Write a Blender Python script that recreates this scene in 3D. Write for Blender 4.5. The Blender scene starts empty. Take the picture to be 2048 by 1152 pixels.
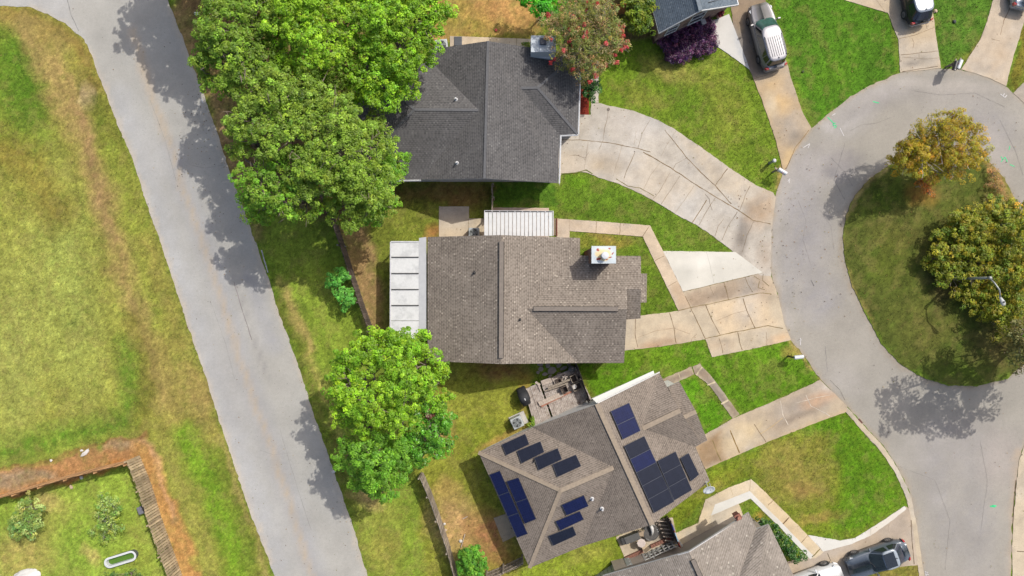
import bpy, bmesh, math, random
import numpy as np
from mathutils import Vector, Matrix
from mathutils.geometry import delaunay_2d_cdt

random.seed(7)
rng = np.random.default_rng(7)
SC = bpy.context.scene
COL = SC.collection

# ------------------------------------------------------------------ camera
S = 28.0          # picture units per metre on the ground
H = 49.0          # camera height
cam_d = bpy.data.cameras.new("camera")
cam_d.sensor_width = 36.0
cam_d.lens = 36.0 * H / (2048 / S)
cam_d.clip_end = 2000.0
cam = bpy.data.objects.new("camera", cam_d)
cam.location = (0, 0, H)
COL.objects.link(cam)
SC.camera = cam

# ------------------------------------------------------------------ light
SUN_EL = math.radians(51.5)
SUN_AZ = math.radians(45.0)      # from +Y towards +X
world = bpy.data.worlds.new("World")
SC.world = world
world.use_nodes = True
wn = world.node_tree
wn.nodes.clear()
w_out = wn.nodes.new("ShaderNodeOutputWorld")
w_bg = wn.nodes.new("ShaderNodeBackground")
w_sky = wn.nodes.new("ShaderNodeTexSky")
w_sky.sky_type = 'NISHITA'
w_sky.sun_disc = False
w_sky.sun_elevation = SUN_EL
w_sky.sun_rotation = SUN_AZ
w_sky.air_density = 1.0
w_sky.dust_density = 4.0
w_sky.ozone_density = 0.4
w_bg.inputs["Strength"].default_value = 0.15
wn.links.new(w_sky.outputs[0], w_bg.inputs[0])
wn.links.new(w_bg.outputs[0], w_out.inputs[0])

sun_d = bpy.data.lights.new("sun", 'SUN')
sun_d.energy = 3.2
sun_d.angle = math.radians(0.5)
sun_d.color = (1.0, 0.96, 0.89)
sun = bpy.data.objects.new("sun", sun_d)
sd = Vector((math.sin(SUN_AZ) * math.cos(SUN_EL), math.cos(SUN_AZ) * math.cos(SUN_EL), math.sin(SUN_EL)))
sun.rotation_euler = sd.to_track_quat('Z', 'Y').to_euler()
sun.location = sd * 80
COL.objects.link(sun)

SC.view_settings.view_transform = 'Standard'
SC.view_settings.look = 'None'
SC.view_settings.gamma = 1.0
SC.view_settings.exposure = 0.45
SC.render.engine = 'CYCLES'
SC.cycles.max_bounces = 6
SC.cycles.diffuse_bounces = 3
SC.cycles.transmission_bounces = 4
SC.cycles.transparent_max_bounces = 4
SC.cycles.use_denoising = True

# ------------------------------------------------------------------ helpers
KEXP = 1.78       # how bright a sunlit albedo of 1 reads; converts seen colours to base colours


def s2l(c):
    c = c / 255.0
    return c / 12.92 if c <= 0.04045 else ((c + 0.055) / 1.055) ** 2.4


def A(r, g, b):
    return tuple(min(0.82, s2l(x) / KEXP) for x in (r, g, b))


def G(px, py, z=0.0):
    k = 1.0 - z / H
    return Vector(((px - 1024) / S * k, (576 - py) / S * k, z))


wloc = {}


def thing(name, label, cat, loc=(0, 0, 0), rz=0.0, group=None):
    o = bpy.data.objects.new(name, None)
    o.empty_display_size = 0.3
    COL.objects.link(o)
    o.location = loc
    o.rotation_euler = (0, 0, rz)
    o["label"] = label
    o["category"] = cat
    if group:
        o["group"] = group
    wloc[o] = Vector(loc)
    return o


def tag(o, label, cat, group=None):
    o["label"] = label
    o["category"] = cat
    if group:
        o["group"] = group
    return o


def link(o, parent=None):
    COL.objects.link(o)
    if parent is not None:
        o.parent = parent
        wloc[o] = wloc.get(parent, Vector((0, 0, 0)))
    return o


class MB:
    """collects faces; build() links them as one mesh object"""

    def __init__(self):
        self.v = []
        self.f = []
        self.m = []
        self.uv = {}

    def poly(self, pts, mi=0, uv=None):
        i = len(self.v)
        self.v += [Vector(p) for p in pts]
        self.f.append(list(range(i, i + len(pts))))
        self.m.append(mi)
        if uv is not None:
            self.uv[len(self.f) - 1] = uv

    def add(self, verts, faces, mi=0):
        i = len(self.v)
        self.v += [Vector(p) for p in verts]
        for f in faces:
            self.f.append([i + k for k in f])
            self.m.append(mi)

    def hexa(self, p, mi=0):
        """8 points: bottom 4 ccw, top 4 ccw"""
        self.add(p, [(3, 2, 1, 0), (4, 5, 6, 7), (0, 1, 5, 4), (1, 2, 6, 5), (2, 3, 7, 6), (3, 0, 4, 7)], mi)

    def box(self, c, size, rz=0.0, mi=0, mtx=None):
        x, y, z = size[0] / 2, size[1] / 2, size[2] / 2
        p = [Vector(q) for q in ((-x, -y, -z), (x, -y, -z), (x, y, -z), (-x, y, -z), (-x, -y, z), (x, -y, z), (x, y, z), (-x, y, z))]
        M = mtx if mtx is not None else Matrix.Rotation(rz, 3, 'Z')
        c = Vector(c)
        self.hexa([M @ q + c for q in p], mi)

    def bar(self, a, b, w, h, mi=0):
        """rectangular bar from a to b, width w (sideways), height h"""
        a, b = Vector(a), Vector(b)
        d = b - a
        L = d.length
        if L < 1e-6:
            return
        d.normalize()
        up = Vector((0, 0, 1)) if abs(d.z) < 0.95 else Vector((1, 0, 0))
        s = d.cross(up).normalized()
        u = s.cross(d).normalized()
        M = Matrix((d, s, u)).transposed()
        self.box((a + b) / 2, (L, w, h), mtx=M, mi=mi)

    def tube(self, path, rad, n=8, mi=0, cap=True):
        path = [Vector(p) for p in path]
        if not isinstance(rad, (list, tuple)):
            rad = [rad] * len(path)
        rings = []
        prev = None
        for i, p in enumerate(path):
            if i == 0:
                d = path[1] - p
            elif i == len(path) - 1:
                d = p - path[i - 1]
            else:
                d = path[i + 1] - path[i - 1]
            d = d.normalized() if d.length > 1e-9 else Vector((0, 0, 1))
            ref = prev if prev is not None else (Vector((1, 0, 0)) if abs(d.x) < 0.9 else Vector((0, 1, 0)))
            s = d.cross(ref)
            if s.length < 1e-6:
                s = d.cross(Vector((0.3, 1, 0.2)))
            s.normalize()
            u = s.cross(d).normalized()
            prev = u
            rings.append([p + (s * math.cos(2 * math.pi * k / n) + u * math.sin(2 * math.pi * k / n)) * rad[i] for k in range(n)])
        i0 = len(self.v)
        for r in rings:
            self.v += r
        for i in range(len(rings) - 1):
            for k in range(n):
                a = i0 + i * n + k
                b = i0 + i * n + (k + 1) % n
                self.f.append([a, b, b + n, a + n])
                self.m.append(mi)
        if cap:
            self.f.append([i0 + k for k in range(n)][::-1])
            self.m.append(mi)
            self.f.append([i0 + (len(rings) - 1) * n + k for k in range(n)])
            self.m.append(mi)

    def lathe(self, c, prof, n=20, mi=0, mtx=None):
        """prof: (radius, z) from bottom to top"""
        c = Vector(c)
        i0 = len(self.v)
        for r, z in prof:
            for k in range(n):
                q = Vector((r * math.cos(2 * math.pi * k / n), r * math.sin(2 * math.pi * k / n), z))
                if mtx is not None:
                    q = mtx @ q
                self.v.append(c + q)
        for i in range(len(prof) - 1):
            for k in range(n):
                a = i0 + i * n + k
                b = i0 + i * n + (k + 1) % n
                self.f.append([a, b, b + n, a + n])
                self.m.append(mi)
        self.f.append([i0 + k for k in range(n)][::-1])
        self.m.append(mi)
        self.f.append([i0 + (len(prof) - 1) * n + k for k in range(n)])
        self.m.append(mi)

    def prism(self, pts, z0, z1, mi=0):
        """vertical prism over a flat outline of (x, y)"""
        n = len(pts)
        area = sum(pts[i][0] * pts[(i + 1) % n][1] - pts[(i + 1) % n][0] * pts[i][1] for i in range(n))
        if area < 0:
            pts = pts[::-1]
        i0 = len(self.v)
        self.v += [Vector((p[0], p[1], z0)) for p in pts] + [Vector((p[0], p[1], z1)) for p in pts]
        self.f.append([i0 + k for k in range(n)][::-1])
        self.f.append([i0 + n + k for k in range(n)])
        self.m += [mi, mi]
        for k in range(n):
            self.f.append([i0 + k, i0 + (k + 1) % n, i0 + n + (k + 1) % n, i0 + n + k])
            self.m.append(mi)

    def build(self, name, mats, parent=None, smooth=False, bevel=0.0, world=False, autosmooth=None):
        me = bpy.data.meshes.new(name)
        off = wloc.get(parent, Vector((0, 0, 0))) if (world and parent is not None) else Vector((0, 0, 0))
        me.from_pydata([tuple(p - off) for p in self.v], [], self.f)
        if not isinstance(mats, (list, tuple)):
            mats = [mats]
        for m in mats:
            me.materials.append(m)
        me.polygons.foreach_set("material_index", self.m)
        if smooth:
            me.polygons.foreach_set("use_smooth", [True] * len(self.f))
        if self.uv:
            ul = me.uv_layers.new(name="UVMap")
            for fi, uvs in self.uv.items():
                p = me.polygons[fi]
                for li, q in zip(p.loop_indices, uvs):
                    ul.data[li].uv = q
        me.update()
        o = bpy.data.objects.new(name, me)
        link(o, parent)
        if autosmooth:
            for e in me.edges:
                pass
        if bevel > 0:
            md = o.modifiers.new("bevel", 'BEVEL')
            md.width = bevel
            md.segments = 2
            md.limit_method = 'ANGLE'
        return o


def fast_mesh(name, verts, faces, mats, cols=None, parent=None, smooth=False, off=None):
    """numpy verts (N,3) and faces (M,k) of one size k -> one mesh object; cols (N,3) base colours per vertex"""
    me = bpy.data.meshes.new(name)
    n, (m, k) = len(verts), faces.shape
    if off is not None:
        verts = verts - np.array(off)[None, :]
    me.vertices.add(n)
    me.vertices.foreach_set("co", np.ascontiguousarray(verts, dtype=np.float32).ravel())
    me.loops.add(m * k)
    me.loops.foreach_set("vertex_index", np.ascontiguousarray(faces, dtype=np.int32).ravel())
    me.polygons.add(m)
    me.polygons.foreach_set("loop_start", np.arange(0, m * k, k, dtype=np.int32))
    try:
        me.polygons.foreach_set("loop_total", np.full(m, k, dtype=np.int32))
    except Exception:
        pass
    me.update(calc_edges=True)
    me.validate()
    for mt in (mats if isinstance(mats, (list, tuple)) else [mats]):
        me.materials.append(mt)
    if cols is not None:
        at = me.color_attributes.new("Col", 'FLOAT_COLOR', 'POINT')
        c4 = np.ones((n, 4), dtype=np.float32)
        c4[:, :3] = cols
        at.data.foreach_set("color", c4.ravel())
    if smooth:
        me.polygons.foreach_set("use_smooth", np.ones(m, dtype=bool))
    o = bpy.data.objects.new(name, me)
    link(o, parent)
    return o


# ------------------------------------------------------------------ noise + colour painting on real ground
def _hash(ix, iy, seed):
    h = (ix.astype(np.int64) * 374761393 + iy.astype(np.int64) * 668265263 + seed * 1442695041) & 0x7FFFFFFF
    h = ((h ^ (h >> 13)) * 1274126177) & 0x7FFFFFFF
    return ((h ^ (h >> 16)) & 0xFFFF) / 65535.0


def vnoise(x, y, seed=0):
    ix, iy = np.floor(x), np.floor(y)
    fx, fy = x - ix, y - iy
    fx = fx * fx * (3 - 2 * fx)
    fy = fy * fy * (3 - 2 * fy)
    a = _hash(ix, iy, seed)
    b = _hash(ix + 1, iy, seed)
    c = _hash(ix, iy + 1, seed)
    d = _hash(ix + 1, iy + 1, seed)
    return (a * (1 - fx) + b * fx) * (1 - fy) + (c * (1 - fx) + d * fx) * fy


def fbm(x, y, seed=0, oct=4):
    s, a, t = 0, 1.0, 0
    for o in range(oct):
        s = s + a * vnoise(x * 2 ** o, y * 2 ** o, seed + o * 17)
        t += a
        a *= 0.55
    return s / t


def seg_dist(x, y, a, b):
    ax, ay = a
    bx, by = b
    dx, dy = bx - ax, by - ay
    L = dx * dx + dy * dy + 1e-9
    t = np.clip(((x - ax) * dx + (y - ay) * dy) / L, 0, 1)
    return np.hypot(x - ax - t * dx, y - ay - t * dy)


def inside(x, y, P):
    r = np.zeros(x.shape, bool)
    n = len(P)
    for i in range(n):
        x1, y1 = P[i]
        x2, y2 = P[(i + 1) % n]
        if y1 == y2:
            continue
        c = ((y1 > y) != (y2 > y)) & (x < (x2 - x1) * (y - y1) / (y2 - y1) + x1)
        r ^= c
    return r


def sdist(x, y, P):
    d = np.full(x.shape, 1e9)
    for i in range(len(P)):
        d = np.minimum(d, seg_dist(x, y, P[i], P[(i + 1) % len(P)]))
    return np.where(inside(x, y, P), d, -d)


def paint(x, y, base, layers, wob=9.0):
    """x, y in picture units on the ground; layers of ground-colour patches, a few of them painted shade"""
    n1 = (fbm(x / 34, y / 34, 3) - 0.5) * 2
    n2 = (fbm(x / 34, y / 34, 9) - 0.5) * 2
    n3 = fbm(x / 9, y / 9, 21, 3)
    xw, yw = x + n1 * wob * 2, y + n2 * wob * 2
    col = np.tile(np.array(base, dtype=np.float64)[None, :], (len(x), 1))
    for L in layers:
        k = L[0]
        if k == 'poly':
            _, P, soft, c, st = L
            xs = [p[0] for p in P]
            ys = [p[1] for p in P]
            w_ = soft + wob * 2
            if soft < 3:
                d = sdist(x, y, P)
                m = np.clip(0.5 + d / (2 * max(soft, 0.5)), 0, 1)
            else:
                d = sdist(xw, yw, P)
                m = np.clip(0.5 + d / (2 * soft), 0, 1)
        elif k == 'line':
            _, P, wid, soft, c, st = L
            d = np.full(x.shape, 1e9)
            sx, sy = (x, y) if soft < 3 else (xw, yw)
            for i in range(len(P) - 1):
                d = np.minimum(d, seg_dist(sx, sy, P[i], P[i + 1]))
            m = np.clip(0.5 + (wid / 2 - d) / (2 * max(soft, .5)), 0, 1)
        else:   # blob
            _, cx, cy, rx, ry, ang, c, st = L
            ca, sa = math.cos(math.radians(ang)), math.sin(math.radians(ang))
            u = ((xw - cx) * ca + (yw - cy) * sa) / rx
            v = (-(xw - cx) * sa + (yw - cy) * ca) / ry
            m = np.clip(1.35 - np.hypot(u, v), 0, 1) ** 0.8
            m = np.clip(m, 0, 1)
        if k != 'line' or (len(L) > 3 and L[3] >= 3):
            m = m * np.clip(st * (0.55 + 0.9 * n3), 0, 1) if st < 1 else m
        else:
            m = m * st
        col = col * (1 - m[:, None]) + np.array(c)[None, :] * m[:, None]
    return col


# ------------------------------------------------------------------ materials
def new_mat(name):
    m = bpy.data.materials.new(name)
    m.use_nodes = True
    nt = m.node_tree
    nt.nodes.clear()
    out = nt.nodes.new("ShaderNodeOutputMaterial")
    b = nt.nodes.new("ShaderNodeBsdfPrincipled")
    nt.links.new(b.outputs[0], out.inputs[0])
    return m, nt, b


def N(nt, t, **kw):
    n = nt.nodes.new(t)
    for k, v in kw.items():
        if k in ("operation", "blend_type", "data_type", "attribute_name", "offset", "noise_dimensions", "feature", "distance", "musgrave_type"):
            setattr(n, k, v)
        else:
            n.inputs[k].default_value = v
    return n


def noise(nt, co, scale, detail=3.0, rough=0.55):
    n = N(nt, "ShaderNodeTexNoise", Scale=scale, Detail=detail, Roughness=rough)
    nt.links.new(co, n.inputs["Vector"])
    return n.outputs["Fac"]


def ramp(nt, fac, stops):
    r = nt.nodes.new("ShaderNodeValToRGB")
    e = r.color_ramp.elements
    e[0].position, e[0].color = stops[0][0], (*stops[0][1], 1)
    e[1].position, e[1].color = stops[-1][0], (*stops[-1][1], 1)
    for p, c in stops[1:-1]:
        q = e.new(p)
        q.color = (*c, 1)
    nt.links.new(fac, r.inputs[0])
    return r.outputs[0]


def maprange(nt, fac, a, b, c, d):
    m = nt.nodes.new("ShaderNodeMapRange")
    m.inputs[1].default_value, m.inputs[2].default_value, m.inputs[3].default_value, m.inputs[4].default_value = a, b, c, d
    nt.links.new(fac, m.inputs[0])
    return m.outputs[0]


def mul(nt, col, fac):
    """colour times a grey factor"""
    m = nt.nodes.new("ShaderNodeVectorMath")
    m.operation = 'SCALE'
    nt.links.new(col, m.inputs[0])
    nt.links.new(fac, m.inputs["Scale"])
    return m.outputs[0]


def mixc(nt, fac, a, b):
    m = nt.nodes.new("ShaderNodeMix")
    m.data_type = 'RGBA'
    for val, idx in ((fac, 0), (a, 6), (b, 7)):
        if isinstance(val, (int, float)):
            m.inputs[idx].default_value = val
        elif isinstance(val, tuple):
            m.inputs[idx].default_value = (*val[:3], 1)
        else:
            nt.links.new(val, m.inputs[idx])
    return m.outputs[2]


def bump(nt, b, h, strength=0.4, dist=0.02):
    n = nt.nodes.new("ShaderNodeBump")
    n.inputs["Strength"].default_value = strength
    n.inputs["Distance"].default_value = dist
    nt.links.new(h, n.inputs["Height"])
    nt.links.new(n.outputs[0], b.inputs["Normal"])


def obco(nt):
    return nt.nodes.new("ShaderNodeTexCoord").outputs["Object"]


_mc = {}


def plain(name, rgb, rough=0.6, metal=0.0, var=0.18, scale=6.0, bmp=0.0, coat=0.0):
    """a surface of one colour with a little grime and unevenness"""
    if name in _mc:
        return _mc[name]
    m, nt, b = new_mat(name)
    co = obco(nt)
    f1 = noise(nt, co, scale, 5, 0.65)
    f = maprange(nt, f1, 0.25, 0.75, 1 - var, 1 + var)
    rgbn = nt.nodes.new("ShaderNodeRGB")
    rgbn.outputs[0].default_value = (*rgb, 1)
    nt.links.new(mul(nt, rgbn.outputs[0], f), b.inputs["Base Color"])
    b.inputs["Metallic"].default_value = metal
    nt.links.new(maprange(nt, f1, 0.2, 0.8, max(0.02, rough - 0.08), min(1, rough + 0.08)), b.inputs["Roughness"])
    if coat:
        b.inputs["Coat Weight"].default_value = coat
        b.inputs["Coat Roughness"].default_value = 0.16
    if bmp:
        bump(nt, b, f1, bmp, 0.01)
    _mc[name] = m
    return m


def vcol_mat(name, fine=((14, .25), (55, .22)), rough=0.95, bmp=0.3, spec=0.15, speck=None):
    """surface coloured by the Col attribute with fine speckle"""
    if name in _mc:
        return _mc[name]
    m, nt, b = new_mat(name)
    at = nt.nodes.new("ShaderNodeAttribute")
    at.attribute_name = "Col"
    co = obco(nt)
    c = at.outputs["Color"]
    last = None
    for sc_, amt in fine:
        f = noise(nt, co, sc_, 3, 0.6)
        c = mul(nt, c, maprange(nt, f, 0.28, 0.72, 1 - amt, 1 + amt))
        last = f
    if speck:
        f = noise(nt, co, speck[0], 1, 0.5)
        k = maprange(nt, f, speck[1], speck[1] + 0.05, 0, speck[2])
        c = mixc(nt, k, c, speck[3])
    nt.links.new(c, b.inputs["Base Color"])
    b.inputs["Roughness"].default_value = rough
    b.inputs["Specular IOR Level"].default_value = spec
    if bmp:
        bump(nt, b, last, bmp, 0.02)
    _mc[name] = m
    return m


def leaf_mat(name, trans=0.4, rough=0.5, tint=(1.5, 1.35, 0.5)):
    if name in _mc:
        return _mc[name]
    m = bpy.data.materials.new(name)
    m.use_nodes = True
    nt = m.node_tree
    nt.nodes.clear()
    out = nt.nodes.new("ShaderNodeOutputMaterial")
    b = nt.nodes.new("ShaderNodeBsdfPrincipled")
    t = nt.nodes.new("ShaderNodeBsdfTranslucent")
    mx = nt.nodes.new("ShaderNodeMixShader")
    at = nt.nodes.new("ShaderNodeAttribute")
    at.attribute_name = "Col"
    nt.links.new(at.outputs["Color"], b.inputs["Base Color"])
    b.inputs["Roughness"].default_value = rough
    b.inputs["Specular IOR Level"].default_value = 0.3
    g = nt.nodes.new("ShaderNodeMix")
    g.data_type = 'RGBA'
    g.blend_type = 'MULTIPLY'
    g.inputs[0].default_value = 1.0
    nt.links.new(at.outputs["Color"], g.inputs[6])
    g.inputs[7].default_value = (*tint, 1)
    nt.links.new(g.outputs[2], t.inputs[0])
    mx.inputs[0].default_value = trans
    nt.links.new(b.outputs[0], mx.inputs[1])
    nt.links.new(t.outputs[0], mx.inputs[2])
    nt.links.new(mx.outputs[0], out.inputs[0])
    _mc[name] = m
    return m


def shingle_mat(name, mid, dark, light, light_share=.09, w=.23, h=.132, tooth=.46, stain=0.14, blotch=.08, dark_amt=.6):
    """laminated asphalt shingles: courses of light and dark teeth along the UV, some tabs pale"""
    if name in _mc:
        return _mc[name]
    m, nt, b = new_mat(name)

    def math_(op, a, b_=None):
        n = nt.nodes.new("ShaderNodeMath")
        n.operation = op
        for i_, v in enumerate((a, b_)):
            if v is None:
                continue
            if isinstance(v, (int, float)):
                n.inputs[i_].default_value = v
            else:
                nt.links.new(v, n.inputs[i_])
        return n.outputs[0]

    def white(a, b_, dim='2D'):
        c_ = nt.nodes.new("ShaderNodeCombineXYZ")
        for i_, v in enumerate((a, b_)):
            if isinstance(v, (int, float)):
                c_.inputs[i_].default_value = v
            else:
                nt.links.new(v, c_.inputs[i_])
        n = nt.nodes.new("ShaderNodeTexWhiteNoise")
        n.noise_dimensions = '2D'
        nt.links.new(c_.outputs[0], n.inputs["Vector"])
        return n.outputs["Value"]
    tc = nt.nodes.new("ShaderNodeTexCoord")
    co = tc.outputs["Object"]
    sp = nt.nodes.new("ShaderNodeSeparateXYZ")
    nt.links.new(tc.outputs["UV"], sp.inputs[0])
    vr = math_('DIVIDE', sp.outputs[1], h)
    row = math_('FLOOR', vr)
    fv = math_('FRACT', vr)
    half = math_('FRACT', math_('MULTIPLY', row, .5))
    uu = math_('ADD', math_('ADD', math_('DIVIDE', sp.outputs[0], w), half), math_('MULTIPLY', white(row, 3.7), .55))
    cell = math_('FLOOR', uu)
    fu = math_('FRACT', uu)
    rnd = white(cell, row)
    rnd2 = white(math_('ADD', cell, 91.3), row)
    th = math_('ADD', math_('MULTIPLY', rnd2, .3), tooth - .15)
    is_dark = math_('LESS_THAN', fu, th)
    amt = math_('MULTIPLY', is_dark, math_('ADD', math_('MULTIPLY', rnd2, .7), .3))
    c = mixc(nt, math_('MULTIPLY', amt, dark_amt), mid, dark)
    lit = math_('MULTIPLY', math_('GREATER_THAN', rnd, 1 - light_share), math_('SUBTRACT', 1.0, is_dark))
    c = mixc(nt, math_('MULTIPLY', lit, math_('ADD', math_('MULTIPLY', rnd2, .6), .25)), c, light)
    edge = math_('MULTIPLY', math_('LESS_THAN', fv, .3), math_('ADD', math_('MULTIPLY', rnd2, .3), .2))
    c = mul(nt, c, math_('SUBTRACT', 1.0, edge))
    f = noise(nt, co, 0.5, 5, 0.65)
    c = mul(nt, c, maprange(nt, f, 0.3, 0.7, 1 - stain, 1 + stain))
    g2 = noise(nt, co, 2.6, 4, 0.7)
    c = mul(nt, c, maprange(nt, g2, 0.3, 0.7, 1 - blotch, 1 + blotch))
    nt.links.new(c, b.inputs["Base Color"])
    b.inputs["Roughness"].default_value = 0.92
    b.inputs["Specular IOR Level"].default_value = 0.2
    bump(nt, b, math_('ADD', fv, math_('MULTIPLY', is_dark, -.4)), 0.35, 0.01)
    _mc[name] = m
    return m
# ------------------------------------------------------------------ outlines on the ground (picture units)
ROAD_W = [(0, 12), (60, 14), (95, 28), (130, 47), (168, 78), (185, 115), (195, 145), (215, 195), (237, 255), (262, 310),
          (290, 398), (330, 512), (370, 635), (413, 760), (442, 852), (471, 940), (500, 1025), (540, 1127), (590, 1280),
          (700, 1600), (905, 1600), (800, 1330), (735, 1152), (702, 1040), (667, 942), (627, 827), (595, 728), (560, 631),
          (533, 547), (495, 440), (465, 358), (430, 253), (392, 149), (365, 76), (335, 0), (300, -110), (180, -480),
          (20, -480), (60, -160), (20, -60), (-400, -50), (-400, 6)]
CUL_OUT = [(1846, 1152), (1839, 1100), (1833, 1049), (1822, 991), (1799, 940), (1771, 896), (1730, 852), (1693, 811),
           (1664, 784), (1642, 760), (1611, 716), (1580, 678), (1567, 647), (1555, 587), (1542, 547), (1539, 519), (1541, 462),
           (1549, 395), (1565, 347), (1579, 316), (1621, 257), (1659, 226), (1701, 193), (1734, 174), (1797, 146),
           (1873, 136), (1922, 139), (1974, 153), (2012, 172), (2048, 205), (2110, 262), (2170, 350), (2195, 470),
           (2190, 590), (2160, 700), (2100, 800), (2056, 865), (2038, 920), (2030, 980), (2024, 1050), (2022, 1152),
           (2035, 1600), (1870, 1600)]
ISLAND = [(1737, 360), (1709, 391), (1692, 429), (1685, 475), (1690, 520), (1702, 568), (1734, 634), (1761, 686), (1800, 728),
          (1848, 757), (1897, 771), (1948, 773), (2013, 758), (2050, 726), (2085, 650), (2095, 560), (2080, 490),
          (2046, 436), (2026, 392), (2009, 358), (1981, 326), (1935, 312), (1880, 306), (1820, 314), (1775, 332)]
DRIVE_A = [(1115, 268), (1118, 372), (1122, 349), (1170, 344), (1202, 357), (1232, 365), (1277, 385), (1305, 400), (1361, 434), (1392, 450),
           (1430, 475), (1467, 504), (1496, 527), (1519, 550), (1542, 552), (1541, 519), (1543, 462), (1551, 395), (1546, 385),
           (1510, 370), (1458, 335), (1430, 314), (1388, 285), (1347, 257), (1305, 236), (1267, 222), (1197, 206),
           (1197, 120), (1182, 120), (1182, 229), (1140, 229)]
WHITE_SLAB = [(1326, 502), (1471, 504), (1525, 545), (1366, 583)]
PATH_B = [(1113, 437), (1189, 442), (1300, 451), (1327, 504), (1366, 584), (1382, 617), (1357, 622), (1339, 584), (1285, 473), (1139, 462), (1139, 480), (1113, 480)]
DRIVE_B = [(1240, 632), (1280, 631), (1357, 622), (1382, 617), (1366, 584), (1525, 546), (1541, 549), (1557, 594), (1568, 647), (1582, 680), (1503, 698),
           (1424, 714), (1411, 678), (1330, 692), (1250, 701), (1238, 701)]
DRIVE_C = [(1385, 888), (1405, 872), (1466, 837), (1479, 831), (1560, 797), (1640, 760), (1666, 784), (1694, 812), (1693, 823), (1610, 854), (1535, 884), (1479, 908), (1411, 938)]
PATH_C1 = [(1322, 759), (1383, 733), (1388, 749), (1330, 774)]
PATH_C2 = [(1385, 733), (1400, 727), (1432, 764), (1479, 829), (1465, 837), (1420, 772), (1390, 748)]
PATH_D = [(1340, 1110), (1352, 1066), (1396, 1046), (1411, 999), (1455, 976), (1503, 958), (1560, 1014), (1616, 1071), (1648, 1103), (1631, 1117), (1621, 1117), (1561, 1054),
          (1502, 996), (1478, 1008), (1486, 1030), (1450, 1060), (1380, 1120)]
PATH_DW = [(1422, 1031), (1430, 1009), (1499, 982), (1563, 1045), (1628, 1113), (1620, 1118), (1561, 1056), (1501, 997)]
DRIVE_D = [(1560, 1128), (1640, 1104), (1700, 1084), (1741, 1069), (1775, 1044), (1812, 1013), (1820, 1020), (1830, 1070), (1835, 1130), (1758, 1139), (1724, 1153), (1700, 1220), (1580, 1240)]
WHITE_D = [(1616, 1070), (1680, 1081), (1710, 1076), (1758, 1046), (1809, 1012), (1813, 1018), (1776, 1047), (1741, 1071), (1703, 1088), (1646, 1103)]
DRIVE_E = [(1472, 90), (1452, -60), (1520, -80), (1531, 0), (1548, 40), (1572, 122), (1590, 181), (1607, 229), (1623, 256), (1581, 316), (1567, 347), (1564, 333), (1551, 278), (1524, 201), (1499, 139)]
WHITE_E = [(1416, 45), (1458, 28), (1474, 70), (1500, 140), (1465, 114), (1430, 90)]
DRIVE_F = [(1689, 0), (1776, 26), (1783, 45), (1797, 80), (1800, 145), (1840, 141), (1882, 136), (1873, 80), (1863, 0), (1845, -120), (1760, -120), (1600, -40)]
DRIVE_G = [(1986, 0), (1974, 42), (1960, 80), (1922, 139), (1974, 154), (2012, 172), (2026, 115), (2048, 45), (2090, -120), (2010, -120)]
DRIVE_R = [(2026, 186), (2048, 165), (2100, 120), (2120, 262), (2050, 208)]
DRIVE_S = [(2038, 922), (2056, 866), (2160, 880), (2160, 1300), (2028, 1300), (2024, 1100), (2026, 1050), (2032, 980)]
PATIO_A = [(900, 72), (1062, 78), (1062, 120), (900, 110)]
PATIO_B = [(878, 413), (938, 413), (938, 437), (985, 437), (985, 480), (878, 480)]
PATIO_B2 = [(986, 415), (1098, 416), (1098, 480), (986, 480)]
PAD_C = [(987, 1036), (1022, 1024), (1034, 1070), (1006, 1084)]
PATIO_D = [(1232, 1074), (1300, 1040), (1345, 1035), (1356, 1082), (1251, 1120)]
GUT_C = [(1640, 762), (1664, 786), (1693, 813), (1730, 854), (1771, 898), (1799, 942), (1822, 993), (1833, 1050), (1840, 1100), (1848, 1152), (1850, 1200),
         (1842, 1200), (1838, 1152), (1831, 1100), (1825, 1052), (1813, 996), (1790, 945), (1763, 904), (1724, 861), (1690, 822)]
MULCH = [(1140, 150), (1178, 150), (1178, 229), (1140, 229)]
HOUSES = [  # ground footprints, to keep grass out
    [(872, 120), (1125, 120), (1148, 130), (1148, 280), (1115, 285), (1112, 372), (872, 372), (850, 360), (725, 360), (725, 150), (872, 150)],
    [(866, 484), (1150, 484), (1150, 516), (1268, 520), (1268, 630), (1240, 632), (1238, 712), (866, 712)],
    [(968, 900), (1190, 808), (1300, 742), (1330, 770), (1352, 768), (1382, 820), (1398, 880), (1402, 950), (1300, 1030), (1062, 1112)],
    [(1230, 1152), (1372, 1090), (1480, 1018), (1500, 1050), (1525, 1040), (1570, 1130), (1600, 1300), (1230, 1300)],
    [(1300, 90), (1390, 45), (1460, 20), (1440, -200), (1260, -200)],
]
PAVED = [ROAD_W, CUL_OUT, DRIVE_A, WHITE_SLAB, PATH_B, DRIVE_B, DRIVE_C, PATH_C1, PATH_C2, PATH_D, PATH_DW, DRIVE_D, WHITE_D, DRIVE_E, WHITE_E,
         DRIVE_F, DRIVE_G, DRIVE_R, DRIVE_S, PATIO_A, PATIO_B, PATIO_B2, PAD_C, PATIO_D, GUT_C, MULCH]

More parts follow.
